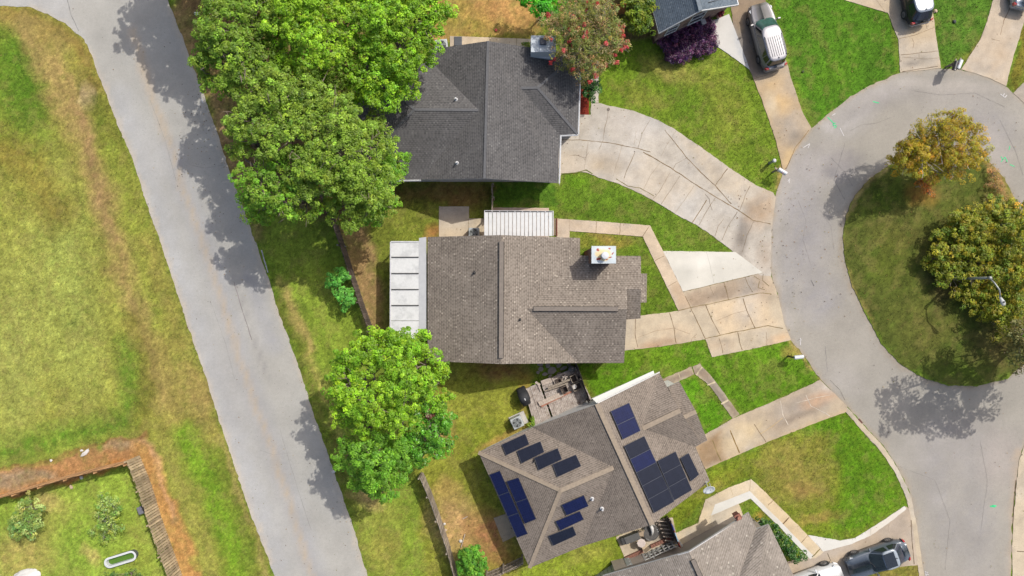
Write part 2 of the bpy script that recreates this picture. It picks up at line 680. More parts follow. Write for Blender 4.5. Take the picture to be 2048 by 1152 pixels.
# ------------------------------------------------------------------ lawn colours: grass kinds, dry and bare patches
GREEN, VIVID, LIME = A(112, 138, 44), A(86, 134, 26), A(128, 156, 52)
OLIVE, YEL, TAN = A(138, 142, 62), A(162, 168, 82), A(176, 158, 98)
DIRT, RED, STRAW = A(172, 142, 108), A(160, 114, 84), A(192, 150, 92)
DULL = A(92, 98, 38)
LAWN = [
    ('poly', [(-300, -300), (190, -300), (240, 250), (300, 420), (560, 1200), (560, 1700), (-300, 1700)], 12, A(146, 148, 66), 1),
    # field west of the road
    ('blob', 60, 640, 330, 290, 0, A(158, 160, 78), .8),
    ('blob', 130, 560, 60, 240, -8, A(164, 176, 92), .6), ('blob', 30, 700, 60, 200, 0, A(168, 176, 96), .55),
    ('blob', 20, 180, 60, 130, -20, A(108, 138, 44), .9), ('blob', 45, 150, 36, 100, -22, A(94, 134, 34), .8),
    ('line', [(0, 25), (60, 32), (125, 60), (170, 110), (188, 170)], 34, 12, A(150, 128, 70), .85),
    ('blob', 70, 60, 70, 26, 20, A(172, 148, 90), .8),
    ('line', [(42, 50), (70, 110), (112, 170), (140, 250)], 40, 16, A(172, 148, 96), .85),
    ('line', [(105, 110), (150, 200), (180, 300), (205, 400), (235, 500), (262, 600), (300, 700), (330, 800)], 44, 20, A(172, 146, 96), .85),
    ('line', [(160, 210), (178, 300), (196, 390), (214, 470)], 22, 12, A(172, 138, 102), .7),
    ('blob', 175, 190, 14, 26, -15, A(196, 170, 136), .9),
    ('blob', 200, 250, 18, 60, -20, A(112, 126, 44), .6),
    ('line', [(225, 300), (265, 420), (300, 540), (352, 700)], 30, 14, A(150, 160, 66), .8),
    ('line', [(290, 480), (330, 600), (385, 750), (430, 880)], 22, 14, A(166, 150, 84), .7),
    ('line', [(0, 300), (60, 330), (110, 420)], 70, 26, A(148, 132, 62), .7),
    ('line', [(250, 700), (268, 780), (255, 840), (150, 868), (0, 905)], 42, 20, A(104, 142, 42), .85),
    ('line', [(262, 640), (290, 740), (292, 850)], 40, 18, A(124, 120, 52), .75),
    ('line', [(330, 690), (350, 780), (360, 880)], 50, 20, A(158, 142, 80), .7),
    ('blob', 400, 790, 34, 60, -20, A(164, 142, 88), .75),
    ('line', [(372, 880), (412, 960), (452, 1060), (480, 1160), (520, 1300)], 52, 16, A(122, 158, 42), .95),
    ('line', [(330, 900), (372, 1000), (400, 1090), (420, 1180)], 40, 18, A(158, 158, 78), .85),
    ('line', [(430, 900), (470, 1010), (510, 1130)], 26, 12, A(112, 132, 46), .7),
    ('line', [(440, 880), (480, 990), (528, 1130), (560, 1240)], 10, 6, A(168, 152, 96), .8),
    # bare ground along the yard fence
    ('poly', [(-40, 958), (60, 930), (160, 905), (292, 868), (310, 880), (306, 912), (260, 925), (250, 950), (120, 980), (-40, 1020)], 5, A(180, 134, 94), 1.0),
    ('poly', [(-20, 985), (110, 955), (112, 945), (60, 935), (-20, 962)], 6, A(166, 142, 120), .95),
    ('blob', 250, 888, 50, 10, -12, A(172, 146, 118), .9), ('line', [(0, 942), (110, 912), (240, 880), (300, 866)], 4, 3, A(138, 92, 66), .8),
    ('line', [(-20, 1008), (120, 968), (252, 928)], 18, 5, A(196, 132, 76), .95),
    ('line', [(285, 900), (312, 960), (340, 1040), (372, 1140), (400, 1240)], 44, 7, A(194, 146, 92), 1.0),
    ('line', [(306, 890), (322, 950), (346, 1040)], 8, 5, A(206, 160, 126), .8),
    ('blob', 198, 897, 9, 7, 0, A(124, 150, 50), .9),
    ('poly', [(-40, 1008), (252, 932), (345, 1160), (380, 1300), (-40, 1300)], 4, A(152, 176, 70), 1),
    ('blob', 40, 1110, 80, 50, 0, A(178, 160, 96), .75), ('blob', 110, 1040, 50, 60, 0, A(170, 170, 88), .6), ('blob', 150, 1080, 40, 70, 10, A(128, 158, 54), .7),
    ('blob', 90, 1000, 30, 24, 0, A(186, 164, 110), .7), ('blob', 180, 1110, 12, 26, -20, A(190, 166, 110), .7), ('blob', 290, 1100, 26, 60, -15, A(150, 156, 70), .6),
    # verge between the road and the back fences
    ('poly', [(330, -60), (700, -60), (800, 440), (700, 470), (560, 450), (480, 400)], 10, A(126, 102, 72), .95),
    ('line', [(350, 20), (400, 140), (440, 240), (480, 360), (520, 470)], 26, 10, A(164, 134, 98), .8),
    ('blob', 450, 255, 30, 24, 0, A(186, 150, 116), .8), ('blob', 560, 445, 60, 40, 20, A(110, 118, 46), .8),
    ('poly', [(520, 430), (660, 430), (720, 600), (760, 700), (850, 950), (910, 1160), (960, 1300), (800, 1300), (700, 1000)], 8, A(138, 160, 58), 1),
    ('line', [(560, 560), (610, 690), (650, 780), (700, 940)], 16, 9, A(176, 158, 96), .7), ('line', [(575, 590), (622, 700)], 14, 8, A(184, 158, 104), .7),
    ('line', [(560, 610), (600, 710), (640, 830), (690, 960), (726, 1090)], 22, 8, A(112, 122, 46), .8),
    ('line', [(620, 520), (660, 640), (700, 720)], 30, 14, A(152, 172, 66), .7), ('blob', 760, 1040, 60, 40, 50, A(156, 158, 74), .7),
    ('blob', 730, 1000, 30, 14, 20, A(186, 156, 110), .75), ('blob', 770, 1110, 40, 50, 0, A(166, 154, 80), .6),
    # back gardens
    ('poly', [(676, 430), (790, 380), (985, 360), (985, 480), (860, 480), (860, 720), (770, 720)], 6, A(132, 142, 56), 1),
    ('poly', [(672, 450), (725, 450), (745, 500), (758, 560), (775, 720), (748, 690), (700, 540)], 8, A(168, 138, 100), .95),
    ('blob', 860, 385, 110, 26, 0, A(120, 98, 58), .85), ('blob', 930, 400, 60, 26, 0, A(140, 106, 68), .7), ('blob', 865, 460, 16, 18, 0, A(184, 130, 78), .9),
    ('poly', [(985, 340), (1110, 340), (1110, 420), (985, 420)], 5, A(84, 124, 34), .9),
    ('poly', [(830, 715), (1060, 715), (1060, 790), (1000, 900), (960, 910), (1060, 1140), (1000, 1300), (880, 1300), (820, 900)], 8, A(150, 154, 60), 1),
    ('blob', 1000, 740, 60, 22, 0, A(140, 100, 66), .8), ('blob', 930, 810, 60, 50, 0, A(160, 166, 68), .6), ('blob', 950, 880, 36, 40, 20, A(126, 146, 44), .6),
    ('blob', 910, 1050, 45, 70, -15, A(200, 162, 118), .95), ('blob', 980, 1080, 46, 60, -25, A(178, 128, 92), .95), ('blob', 900, 980, 26, 26, 0, A(182, 158, 92), .8),
    ('blob', 890, 850, 20, 30, 0, A(190, 152, 104), .6), ('blob', 1010, 875, 60, 8, -25, A(196, 158, 96), .8), ('blob', 1050, 800, 10, 40, 0, A(176, 132, 84), .7),
    ('poly', [(1040, 1140), (1240, 1060), (1260, 1120), (1200, 1160), (1040, 1220)], 8, A(146, 162, 52), 1), ('blob', 1190, 1100, 40, 20, -15, A(172, 168, 82), .6),
    # north garden
    ('poly', [(860, -80), (1120, -80), (1080, 70), (900, 80), (850, 110)], 8, A(186, 146, 92), .95),
    ('blob', 905, 30, 30, 40, 0, A(150, 142, 66), .7), ('blob', 960, 45, 26, 26, 0, A(160, 146, 70), .6), ('line', [(920, 74), (1060, 78)], 12, 5, A(146, 138, 60), .7),
    ('blob', 1000, 10, 60, 40, 0, A(196, 148, 98), .7),
    ('poly', [(1150, -40), (1320, -40), (1320, 70), (1200, 110)], 12, A(120, 104, 70), .9),
    # front lawns
    ('poly', [(1112, 345), (1202, 357), (1310, 400), (1471, 502), (1330, 503), (1300, 455), (1112, 438)], 4, A(104, 136, 38), 1),
    ('blob', 1380, 470, 60, 22, 30, A(112, 132, 46), .6), ('blob', 1150, 365, 30, 14, 0, A(104, 146, 26), .7),
    ('poly', [(1135, 458), (1290, 470), (1360, 624), (1250, 640), (1250, 480)], 4, A(108, 136, 38), 1), ('blob', 1215, 482, 50, 16, 5, A(166, 140, 72), .8),
    ('poly', [(1190, 80), (1500, 80), (1565, 330), (1545, 386), (1440, 320), (1300, 235), (1190, 206)], 5, A(116, 142, 40), 1),
    ('blob', 1345, 145, 50, 30, 20, A(164, 156, 84), .75), ('blob', 1420, 160, 40, 30, 0, A(140, 148, 60), .6), ('blob', 1290, 195, 50, 16, 20, A(146, 148, 66), .6),
    ('blob', 1450, 230, 40, 60, -20, A(146, 148, 64), .55), ('blob', 1240, 130, 30, 30, 0, A(112, 148, 32), .6), ('blob', 1380, 215, 60, 30, 30, A(100, 132, 34), .6),
    ('poly', [(1520, -80), (1760, -80), (1800, 145), (1622, 258)], 5, A(86, 132, 30), 1), ('blob', 1650, 60, 80, 70, 20, A(92, 138, 32), .5), ('blob', 1660, 150, 60, 30, -30, A(96, 138, 30), .5),
    ('poly', [(1860, -80), (1990, -80), (1975, 45), (1925, 140), (1885, 135)], 5, A(90, 130, 40), 1), ('blob', 1940, 120, 30, 16, 0, A(134, 132, 58), .8), ('blob', 1955, 105, 16, 12, 0, A(178, 142, 92), .7),
    ('poly', [(2012, 175), (2050, 45), (2100, 40), (2030, 190)], 5, A(124, 118, 44), 1),
    ('poly', [(1160, 712), (1250, 700), (1412, 680), (1424, 714), (1582, 682), (1645, 760), (1480, 830), (1400, 728), (1310, 745), (1190, 800)], 4, A(98, 140, 26), 1),
    ('blob', 1500, 735, 70, 24, 0, A(106, 136, 36), .6), ('blob', 1300, 720, 60, 16, 0, A(112, 140, 34), .6), ('line', [(1150, 745), (1175, 800)], 16, 8, A(150, 140, 66), .8),
    ('blob', 1585, 700, 16, 8, 0, A(172, 150, 84), .7),
    ('poly', [(1358, 765), (1390, 748), (1466, 838), (1412, 870)], 4, A(96, 148, 22), 1),
    ('poly', [(1395, 945), (1535, 884), (1694, 822), (1815, 1000), (1710, 1080), (1616, 1072), (1503, 958), (1410, 1000), (1352, 1070), (1330, 1040)], 5, A(124, 140, 40), 1),
    ('poly', [(1600, 850), (1694, 822), (1770, 905), (1815, 1005), (1740, 1050), (1660, 1075), (1690, 990), (1680, 920)], 14, A(98, 142, 24), .95),
    ('blob', 1590, 950, 74, 58, 20, A(156, 140, 76), .75), ('blob', 1615, 980, 40, 20, 10, A(166, 136, 84), .65), ('blob', 1645, 1035, 40, 12, -5, A(178, 150, 86), .75),
    ('blob', 1560, 905, 50, 22, -25, A(158, 146, 76), .7), ('blob', 1640, 890, 40, 18, -20, A(150, 142, 66), .6), ('blob', 1440, 965, 50, 16, -25, A(146, 142, 58), .7),
    ('poly', [(1480, 1005), (1505, 996), (1622, 1120), (1580, 1140), (1540, 1050)], 4, A(112, 136, 38), 1), ('blob', 1515, 1040, 14, 14, 0, A(160, 134, 66), .8),
    ('poly', [(1720, 1156), (1760, 1136), (1840, 1130), (1850, 1300), (1700, 1300)], 4, A(136, 128, 60), 1),
    # traffic island
    ('poly', ISLAND, 3, A(94, 104, 44), 1), ('blob', 1800, 470, 60, 40, 10, A(114, 108, 58), .6), ('blob', 1850, 660, 70, 50, 40, A(112, 110, 54), .5),
    ('blob', 1770, 400, 50, 30, -30, A(90, 110, 34), .7), ('blob', 1780, 520, 40, 60, 0, A(96, 108, 34), .5), ('blob', 1930, 740, 60, 20, 0, A(86, 108, 30), .6),
    ('line', [(1765, 337), (1710, 390), (1690, 440)], 10, 4, A(162, 142, 100), .8), ('line', [(1686, 480), (1692, 530), (1706, 570), (1745, 650)], 5, 3, A(170, 150, 92), .7),
    ('line', [(1978, 330), (2010, 370), (2040, 430)], 30, 10, A(166, 130, 90), .85),
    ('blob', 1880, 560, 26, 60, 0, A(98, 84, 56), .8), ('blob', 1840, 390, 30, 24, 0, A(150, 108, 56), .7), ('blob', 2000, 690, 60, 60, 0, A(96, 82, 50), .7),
    # worn edges
    ('line', [(1561, 335), (1563, 362), (1550, 386)], 8, 3, A(190, 160, 104), .8),
    ('line', [(1580, 682), (1612, 720), (1642, 760)], 7, 3, A(186, 160, 104), .8),
]
xs = np.concatenate([-np.geomspace(400, 41, 24)[:-1], np.arange(-40, 40.01, 0.125), np.geomspace(41, 400, 24)[1:]])
ys = np.concatenate([-np.geomspace(400, 25, 24)[:-1], np.arange(-24, 24.01, 0.125), np.geomspace(25, 400, 24)[1:]])
gx, gy = np.meshgrid(xs, ys)
gx, gy = gx.ravel(), gy.ravel()
PX, PY = gx * S + 1024, 576 - gy * S


def lawn_colour(px, py):
    c = paint(px, py, GREEN, LAWN)
    n = fbm(px / 60, py / 60, 41, 4)
    u, v = px * .83 + py * .56, py * .83 - px * .56
    u2, v2 = px * .34 - py * .94, py * .34 + px * .94
    n2 = fbm(u / 13, v / 13, 77, 4)
    n3 = fbm(u2 / 5.2, v2 / 5.2, 78, 2)
    tw = fbm(u2 / 17, v2 / 17, 90, 4)
    wa_, wb2 = px * .95 - py * .30, px * .30 + py * .95
    streak = fbm(wa_ / 9, wb2 / 110, 101, 3)
    clump = np.clip((fbm(u / 19 + 40, v / 19, 102, 3) - .60) * 6, 0, 1)[:, None]
    c = c * (0.82 + 0.36 * streak)[:, None]
    c = c * (1 - clump * .24) + np.array(A(78, 116, 30))[None, :] * clump * .24
    c = c * (0.80 + 0.40 * n)[:, None]
    n4 = fbm(u / 2.6, v / 2.6, 79, 1)
    c = c * (0.76 + 0.48 * n2)[:, None]
    c = c * (0.68 + 0.64 * n3)[:, None]
    c = c * (0.76 + 0.48 * n4)[:, None]
    dry = np.clip((tw - 0.54) * 2.0, 0, 0.24)[:, None]
    c = c * (1 - dry) + np.array(A(172, 156, 98))[None, :] * dry * 0.85
    g = c.mean(1)[:, None]
    c = c * .96 + g * np.array([1.02, 1.02, .6]) * .04
    c[:, 2] *= .86
    return np.clip(c, 0.004, 0.8)


gz = (fbm(gx / 3.5, gy / 3.5, 5) - 0.5) * 0.03 - 0.022
nx, ny = len(xs), len(ys)
ii = np.arange(nx * ny).reshape(ny, nx)
gf = np.stack([ii[:-1, :-1].ravel(), ii[:-1, 1:].ravel(), ii[1:, 1:].ravel(), ii[1:, :-1].ravel()], axis=1)
M_GROUND = vcol_mat("lawn_soil", fine=((5, .18), (12, .26), (40, .25)), bmp=0.6)
g_ = fast_mesh("ground", np.stack([gx, gy, gz], 1), gf, M_GROUND, lawn_colour(PX, PY), smooth=True)
g_["kind"] = "structure"

# mask of where grass blades may stand, one cell per two picture units, over a margin
MX0, MY0, MSTEP = -60, -60, 2.0
mgx, mgy = np.meshgrid(np.arange(MX0, 2108, MSTEP), np.arange(MY0, 1212, MSTEP))
bare = np.zeros(mgx.shape, bool)
for P in PAVED:
    q = P
    if P is CUL_OUT:
        bare |= inside(mgx, mgy, P) & ~inside(mgx, mgy, ISLAND)
    else:
        bare |= inside(mgx, mgy, P)
for P in HOUSES:
    bare |= inside(mgx, mgy, P)

def island_h(px, py):
    d = np.clip(sdist(px, py, ISLAND) / 90.0, 0, 1)
    return 0.03 + 0.2 * d * (2 - d)


nb = 330000
bx = rng.uniform(-50, 2098, nb)
by = rng.uniform(-50, 1202, nb)
ok = ~bare[((by - MY0) / MSTEP).astype(int), ((bx - MX0) / MSTEP).astype(int)]
bx, by = bx[ok], by[ok]
bx = bx + rng.normal(0, 1.9, len(bx))
by = by + rng.normal(0, 1.9, len(by))
bc = lawn_colour(bx, by)
# bare earth carries fewer blades
greenness = bc[:, 1] / (bc[:, 0] + 1e-5)
keep = rng.random(len(bx)) < np.clip((greenness - 0.72) * 3.2, 0.10, 1.0)
bx, by, bc = bx[keep], by[keep], bc[keep]
n = len(bx)
wx, wy = (bx - 1024) / S, (576 - by) / S
an = rng.uniform(0, 2 * np.pi, n)
ln = rng.uniform(0.05, 0.13, n)
wd = rng.uniform(0.012, 0.026, n)
lean = rng.uniform(0.3, 1.0, n) * ln
zz = np.where(inside(bx, by, ISLAND), island_h(bx, by) - 0.02, -0.03)
b0 = np.stack([wx - np.sin(an) * wd, wy + np.cos(an) * wd, zz], 1)
b1 = np.stack([wx + np.sin(an) * wd, wy - np.cos(an) * wd, zz], 1)
b2 = np.stack([wx + np.cos(an) * lean, wy + np.sin(an) * lean, zz + 0.03 + ln * 0.62], 1)
gv = np.stack([b0, b1, b2], 1).reshape(-1, 3)
bcv = bc * rng.uniform(0.75, 1.5, n)[:, None] * np.array([1, 1, 1])
bcv[:, 0] *= rng.uniform(0.85, 1.2, n)
gcol = np.repeat(np.clip(bcv, 0, .8), 3, axis=0)
grass = fast_mesh("grass", gv, np.arange(3 * n).reshape(-1, 3), leaf_mat("grass_blade", 0.12, 0.6, (1.1, 1.05, .7)), gcol)
grass["kind"] = "stuff"
tag(grass, "mown lawn grass, green to straw coloured, growing round the houses and roads", "grass")


# ------------------------------------------------------------------ paved sheets
def densify(P, step, jit, seed, closed=True):
    out = []
    n_ = len(P)
    for i in range(n_ if closed else n_ - 1):
        a, b = P[i], P[(i + 1) % n_]
        L = math.hypot(b[0] - a[0], b[1] - a[1])
        k = max(1, int(L / step))
        for j in range(k):
            t = j / k
            out.append((a[0] + (b[0] - a[0]) * t, a[1] + (b[1] - a[1]) * t))
    if not closed:
        out.append(P[-1])
    arr = np.array(out)
    jx = (fbm(arr[:, 0] / 7, arr[:, 1] / 7, seed, 2) - 0.5) * 2 * jit
    jy = (fbm(arr[:, 0] / 7, arr[:, 1] / 7, seed + 5, 2) - 0.5) * 2 * jit
    return np.stack([arr[:, 0] + jx, arr[:, 1] + jy], 1)


def sheet(name, P, z, mat, base, layers=(), step=8.0, jit=1.2, seed=1, joints=(), holes=(), skirt=0.12, gain=(0.9, 0.26), colour_fn=None, z_fn=None):
    """a flat paved slab traced on the ground with its own stains and here and there painted shade; joints are open cracks with weeds"""
    if z > 0 and z_fn is None:
        z = 0.003 + z * 0.34
    E = densify(P, step * 0.7, jit, seed)
    pts = [Vector((p[0], p[1])) for p in E]
    edges = [(i, (i + 1) % len(E)) for i in range(len(E))]
    x0, y0 = E.min(0)
    x1, y1 = E.max(0)
    x0, x1, y0, y1 = max(x0, -200), min(x1, 2250), max(y0, -200), min(y1, 1350)
    ax, ay = np.meshgrid(np.arange(x0, x1, step), np.arange(y0, y1, step))
    ax, ay = ax.ravel(), ay.ravel()
    d = sdist(ax, ay, [tuple(p) for p in E])
    ok = d > step * 0.45
    for i in np.nonzero(ok)[0]:
        pts.append(Vector((ax[i], ay[i])))
    r = delaunay_2d_cdt(pts, edges, [], 1, 1e-4)
    V = np.array([(p.x, p.y) for p in r[0]])
    F = np.array([f for f in r[2] if len(f) == 3])
    col = paint(V[:, 0], V[:, 1], base, list(layers), wob=4.0)
    nn = fbm(V[:, 0] / 40, V[:, 1] / 40, seed + 50, 4)
    col = col * (gain[0] + gain[1] * nn)[:, None]
    if mat.name == 'old_concrete':
        st_ = np.clip((fbm(V[:, 0] / 22 + 7, V[:, 1] / 22, seed + 60, 5) - .5) * 3.2, 0, 1)[:, None]
        col = col * (1 - st_ * .42) + np.array(A(150, 140, 126))[None, :] * st_ * .42
        st_ = np.clip((fbm(V[:, 0] / 60 + 3, V[:, 1] / 60, seed + 61, 4) - .48) * 3, 0, 1)[:, None]
        gm_ = col.mean(1)[:, None] * np.array([1.03, 1.0, .95])
        col = col * (1 - st_ * .5) + gm_ * st_ * .5
    if colour_fn:
        col = colour_fn(V[:, 0], V[:, 1])
    w = np.stack([(V[:, 0] - 1024) / S, (576 - V[:, 1]) / S, z_fn(V[:, 0], V[:, 1]) if z_fn else np.full(len(V), z)], 1)
    # turn faces up
    a, b, c = w[F[:, 0]], w[F[:, 1]], w[F[:, 2]]
    cr = (b[:, 0] - a[:, 0]) * (c[:, 1] - a[:, 1]) - (b[:, 1] - a[:, 1]) * (c[:, 0] - a[:, 0])
    F[cr < 0] = F[cr < 0][:, ::-1]
    # sides
    ew = np.stack([(E[:, 0] - 1024) / S, (576 - E[:, 1]) / S], 1)
    m0 = len(w)
    top = np.column_stack([ew, np.full(len(ew), z)])
    bot = np.column_stack([ew, np.full(len(ew), z - skirt)])
    w = np.vstack([w, top, bot])
    k = np.arange(len(ew))
    k2 = (k + 1) % len(ew)
    sideA = np.stack([m0 + k, m0 + k2, m0 + len(ew) + k2], 1)
    sideB = np.stack([m0 + k, m0 + len(ew) + k2, m0 + len(ew) + k], 1)
    F = np.vstack([F, sideA, sideB])
    ec = np.tile(np.array(base)[None, :] * 0.8, (2 * len(ew), 1))
    col = np.vstack([col, ec])
    jf = []
    jz = z + 0.004
    for ji, J in enumerate(joints):
        path, wid, jc = J
        D = densify(path, 7.0, .8, seed + 100 + ji, closed=False)
        T = np.gradient(D, axis=0)
        T /= (np.linalg.norm(T, axis=1)[:, None] + 1e-9)
        Nn = np.stack([-T[:, 1], T[:, 0]], 1)
        ww = wid * .85 * S / 2 * (0.45 + 1.1 * vnoise(D[:, 0] / 5, D[:, 1] / 5, ji + 7))
        Lp, Rp = D + Nn * ww[:, None], D - Nn * ww[:, None]
        b0_ = len(w)
        al = np.vstack([Lp, Rp])
        w = np.vstack([w, np.column_stack([(al[:, 0] - 1024) / S, (576 - al[:, 1]) / S, np.full(len(al), jz + ji * 0.0004)])])
        jcv = np.tile(np.array(jc)[None, :], (len(al), 1)) * rng.uniform(0.7, 1.4, len(al))[:, None]
        col = np.vstack([col, jcv])
        m = len(D)
        q = np.arange(m - 1)
        f1 = np.stack([b0_ + q, b0_ + m + q, b0_ + m + q + 1], 1)
        f2 = np.stack([b0_ + q, b0_ + m + q + 1, b0_ + q + 1], 1)
        F = np.vstack([F, f1, f2])
    o = fast_mesh(name, w, F, mat, np.clip(col, 0.003, 0.82))
    o["kind"] = "structure"
    return o


M_ASPH = vcol_mat("worn_asphalt", fine=((.9, .045), (5, .05), (16, .07), (60, .12)), rough=0.93, bmp=0.25, speck=(9, .71, .45, A(104, 101, 98)))
M_CONC = vcol_mat("old_concrete", fine=((2.2, .09), (12, .09), (70, .10)), rough=0.9, bmp=0.2, speck=(30, .72, .3, A(150, 138, 120)))
M_NEWC = vcol_mat("pale_concrete", fine=((2.0, .03), (14, .035), (80, .04)), rough=0.88, bmp=0.12)
ASPH = A(182, 179, 171)
sheet("road", ROAD_W, -0.004, M_ASPH, ASPH, [
    ('poly', [(-400, -60), (60, -60), (135, -20), (140, 20), (168, 72), (120, 45), (60, 14), (-400, 6)], 4, A(188, 186, 182), .9),
    ('line', [(262, 60), (318, 230), (375, 400), (470, 690), (560, 950), (620, 1140), (690, 1330)], 16, 7, A(192, 180, 166), .75),
    ('line', [(340, 300), (420, 520), (500, 770), (580, 1000), (640, 1170)], 40, 14, A(169, 169, 171), .6),
    ('line', [(240, 200), (330, 460), (450, 810), (560, 1130)], 50, 18, A(186, 186, 186), .6),
    ('line', [(466, 560), (500, 650), (540, 760)], 5, 4, A(149, 145, 145), .6), ('line', [(500, 560), (545, 690)], 30, 12, A(164, 164, 167), .6),
    ('line', [(190, 130), (240, 260), (300, 420), (370, 630), (440, 840), (540, 1125)], 10, 5, A(192, 186, 179), .8),
    ('line', [(336, 0), (394, 150), (466, 355), (534, 545), (596, 726), (668, 940), (736, 1150)], 10, 4, A(196, 186, 170), .9), ('line', [(60, 14), (130, 47), (185, 115), (215, 195), (262, 310), (330, 512), (413, 760), (471, 940), (540, 1127)], 8, 4, A(204, 192, 174), .9),
    ('line', [(262, 60), (318, 230), (375, 400), (470, 690), (560, 950), (620, 1140), (690, 1330)], 7, 5, A(192, 176, 152), .9), ('blob', 300, 300, 30, 60, -20, A(188, 186, 182), .6), ('blob', 450, 760, 30, 90, -20, A(166, 164, 161), .5)],
    step=9, jit=2.2, seed=11, joints=[
    ([(135, 0), (142, 30), (158, 62)], .05, A(140, 138, 136)), ([(300, 200), (330, 280), (352, 362)], .02, A(150, 146, 142)), ([(420, 600), (452, 690), (470, 760)], .02, A(148, 144, 140)), ([(560, 860), (590, 960), (622, 1060)], .02, A(148, 144, 140)), ([(520, 900), (548, 910), (580, 906)], .02, A(150, 146, 142)), ([(380, 330), (410, 336), (446, 330)], .02, A(150, 146, 142)), ([(468, 565), (486, 625), (504, 680)], .05, A(140, 132, 130)),
    ([(536, 545), (528, 520), (523, 500)], .10, A(199, 199, 199)), ([(402, 196), (406, 206)], .10, A(201, 201, 201))])
sheet("cul_de_sac", CUL_OUT, -0.008, M_ASPH, A(171, 165, 154), [
    ('blob', 1700, 240, 60, 30, -30, A(182, 177, 171), .8), ('blob', 1600, 380, 40, 60, 20, A(180, 175, 171), .7), ('blob', 1760, 190, 70, 20, -20, A(177, 171, 166), .7),
    ('blob', 1640, 330, 60, 40, 0, A(175, 169, 166), .6), ('blob', 1610, 480, 50, 90, 0, A(160, 156, 156), .7), ('blob', 1640, 600, 40, 50, 30, A(158, 155, 156), .6),
    ('blob', 1900, 190, 90, 30, 0, A(173, 167, 160), .6), ('blob', 1980, 250, 60, 40, 30, A(160, 156, 154), .6), ('blob', 1930, 900, 110, 60, 0, A(173, 167, 164), .5),
    ('blob', 1950, 1050, 40, 120, 0, A(160, 156, 154), .55), ('blob', 1880, 1000, 30, 120, -10, A(164, 160, 158), .5), ('blob', 2000, 920, 40, 60, 0, A(179, 169, 160), .6),
    ('blob', 1655, 255, 16, 8, 40, A(192, 186, 180), .8), ('line', [(1605, 275), (1580, 330), (1570, 380), (1552, 450), (1552, 540), (1580, 650)], 12, 6, A(182, 175, 167), .6),
    ('line', [(1690, 250), (1720, 230), (1750, 212)], 8, 6, A(190, 184, 179), .7), ('blob', 1690, 330, 36, 26, -20, A(151, 145, 143), .7), ('blob', 1665, 345, 16, 12, 0, A(140, 136, 136), .7),  # dark blobs here paint the orange tree's shade into the asphalt
    ('line', CUL_OUT + [CUL_OUT[0]], 6, 4, A(182, 164, 138), .75), ('line', ISLAND + [ISLAND[0]], 10, 5, A(160, 144, 122), .6), ('blob', 1580, 560, 14, 60, 5, A(164, 160, 156), .6), ('blob', 1690, 760, 40, 30, 40, A(182, 176, 168), .6), ('blob', 1760, 210, 90, 12, -18, A(156, 151, 146), .5), ('blob', 1900, 170, 90, 10, 4, A(190, 182, 172), .7), ('blob', 1990, 300, 22, 60, -20, A(180, 172, 164), .6),
    ('line', [(2035, 900), (2028, 1000), (2024, 1150)], 14, 6, A(186, 169, 149), .7)],
    step=9, jit=2.2, seed=21, joints=[
    ([(1690, 285), (1680, 320), (1668, 360), (1690, 400)], .03, A(130, 126, 123)), ([(1662, 315), (1690, 345), (1705, 372)], .03, A(132, 128, 125)),
    ([(1700, 262), (1722, 250), (1752, 246), (1790, 232)], .02, A(140, 134, 128)), ([(1596, 400), (1612, 440), (1606, 480), (1622, 530)], .02, A(146, 140, 134)), ([(1640, 420), (1662, 452), (1668, 500)], .02, A(146, 140, 134)), ([(1730, 870), (1790, 930), (1870, 960)], .02, A(146, 140, 134)), ([(1870, 960), (1900, 1040), (1890, 1140)], .02, A(144, 138, 132)), ([(1960, 880), (1975, 960), (1962, 1060)], .02, A(146, 140, 134)), ([(1820, 180), (1880, 190), (1950, 186), (2010, 214)], .02, A(146, 140, 134)), ([(2000, 240), (2030, 300), (2046, 350)], .02, A(144, 138, 132)),
    ([(1622, 560), (1628, 572)], .05, A(112, 108, 106)), ([(1655, 745), (1650, 690)], .02, A(140, 136, 134)), ([(1690, 800), (1680, 780), (1660, 760)], .03, A(121, 113, 102)),
    ([(2032, 960), (2028, 1000), (2026, 1050), (2026, 1140)], .05, A(112, 93, 74))])
M_LAWN2 = vcol_mat("island_lawn", fine=((9, .16), (26, .22), (70, .24)), bmp=0.5)
DK = A(136, 116, 86)
DK2 = A(140, 122, 84)
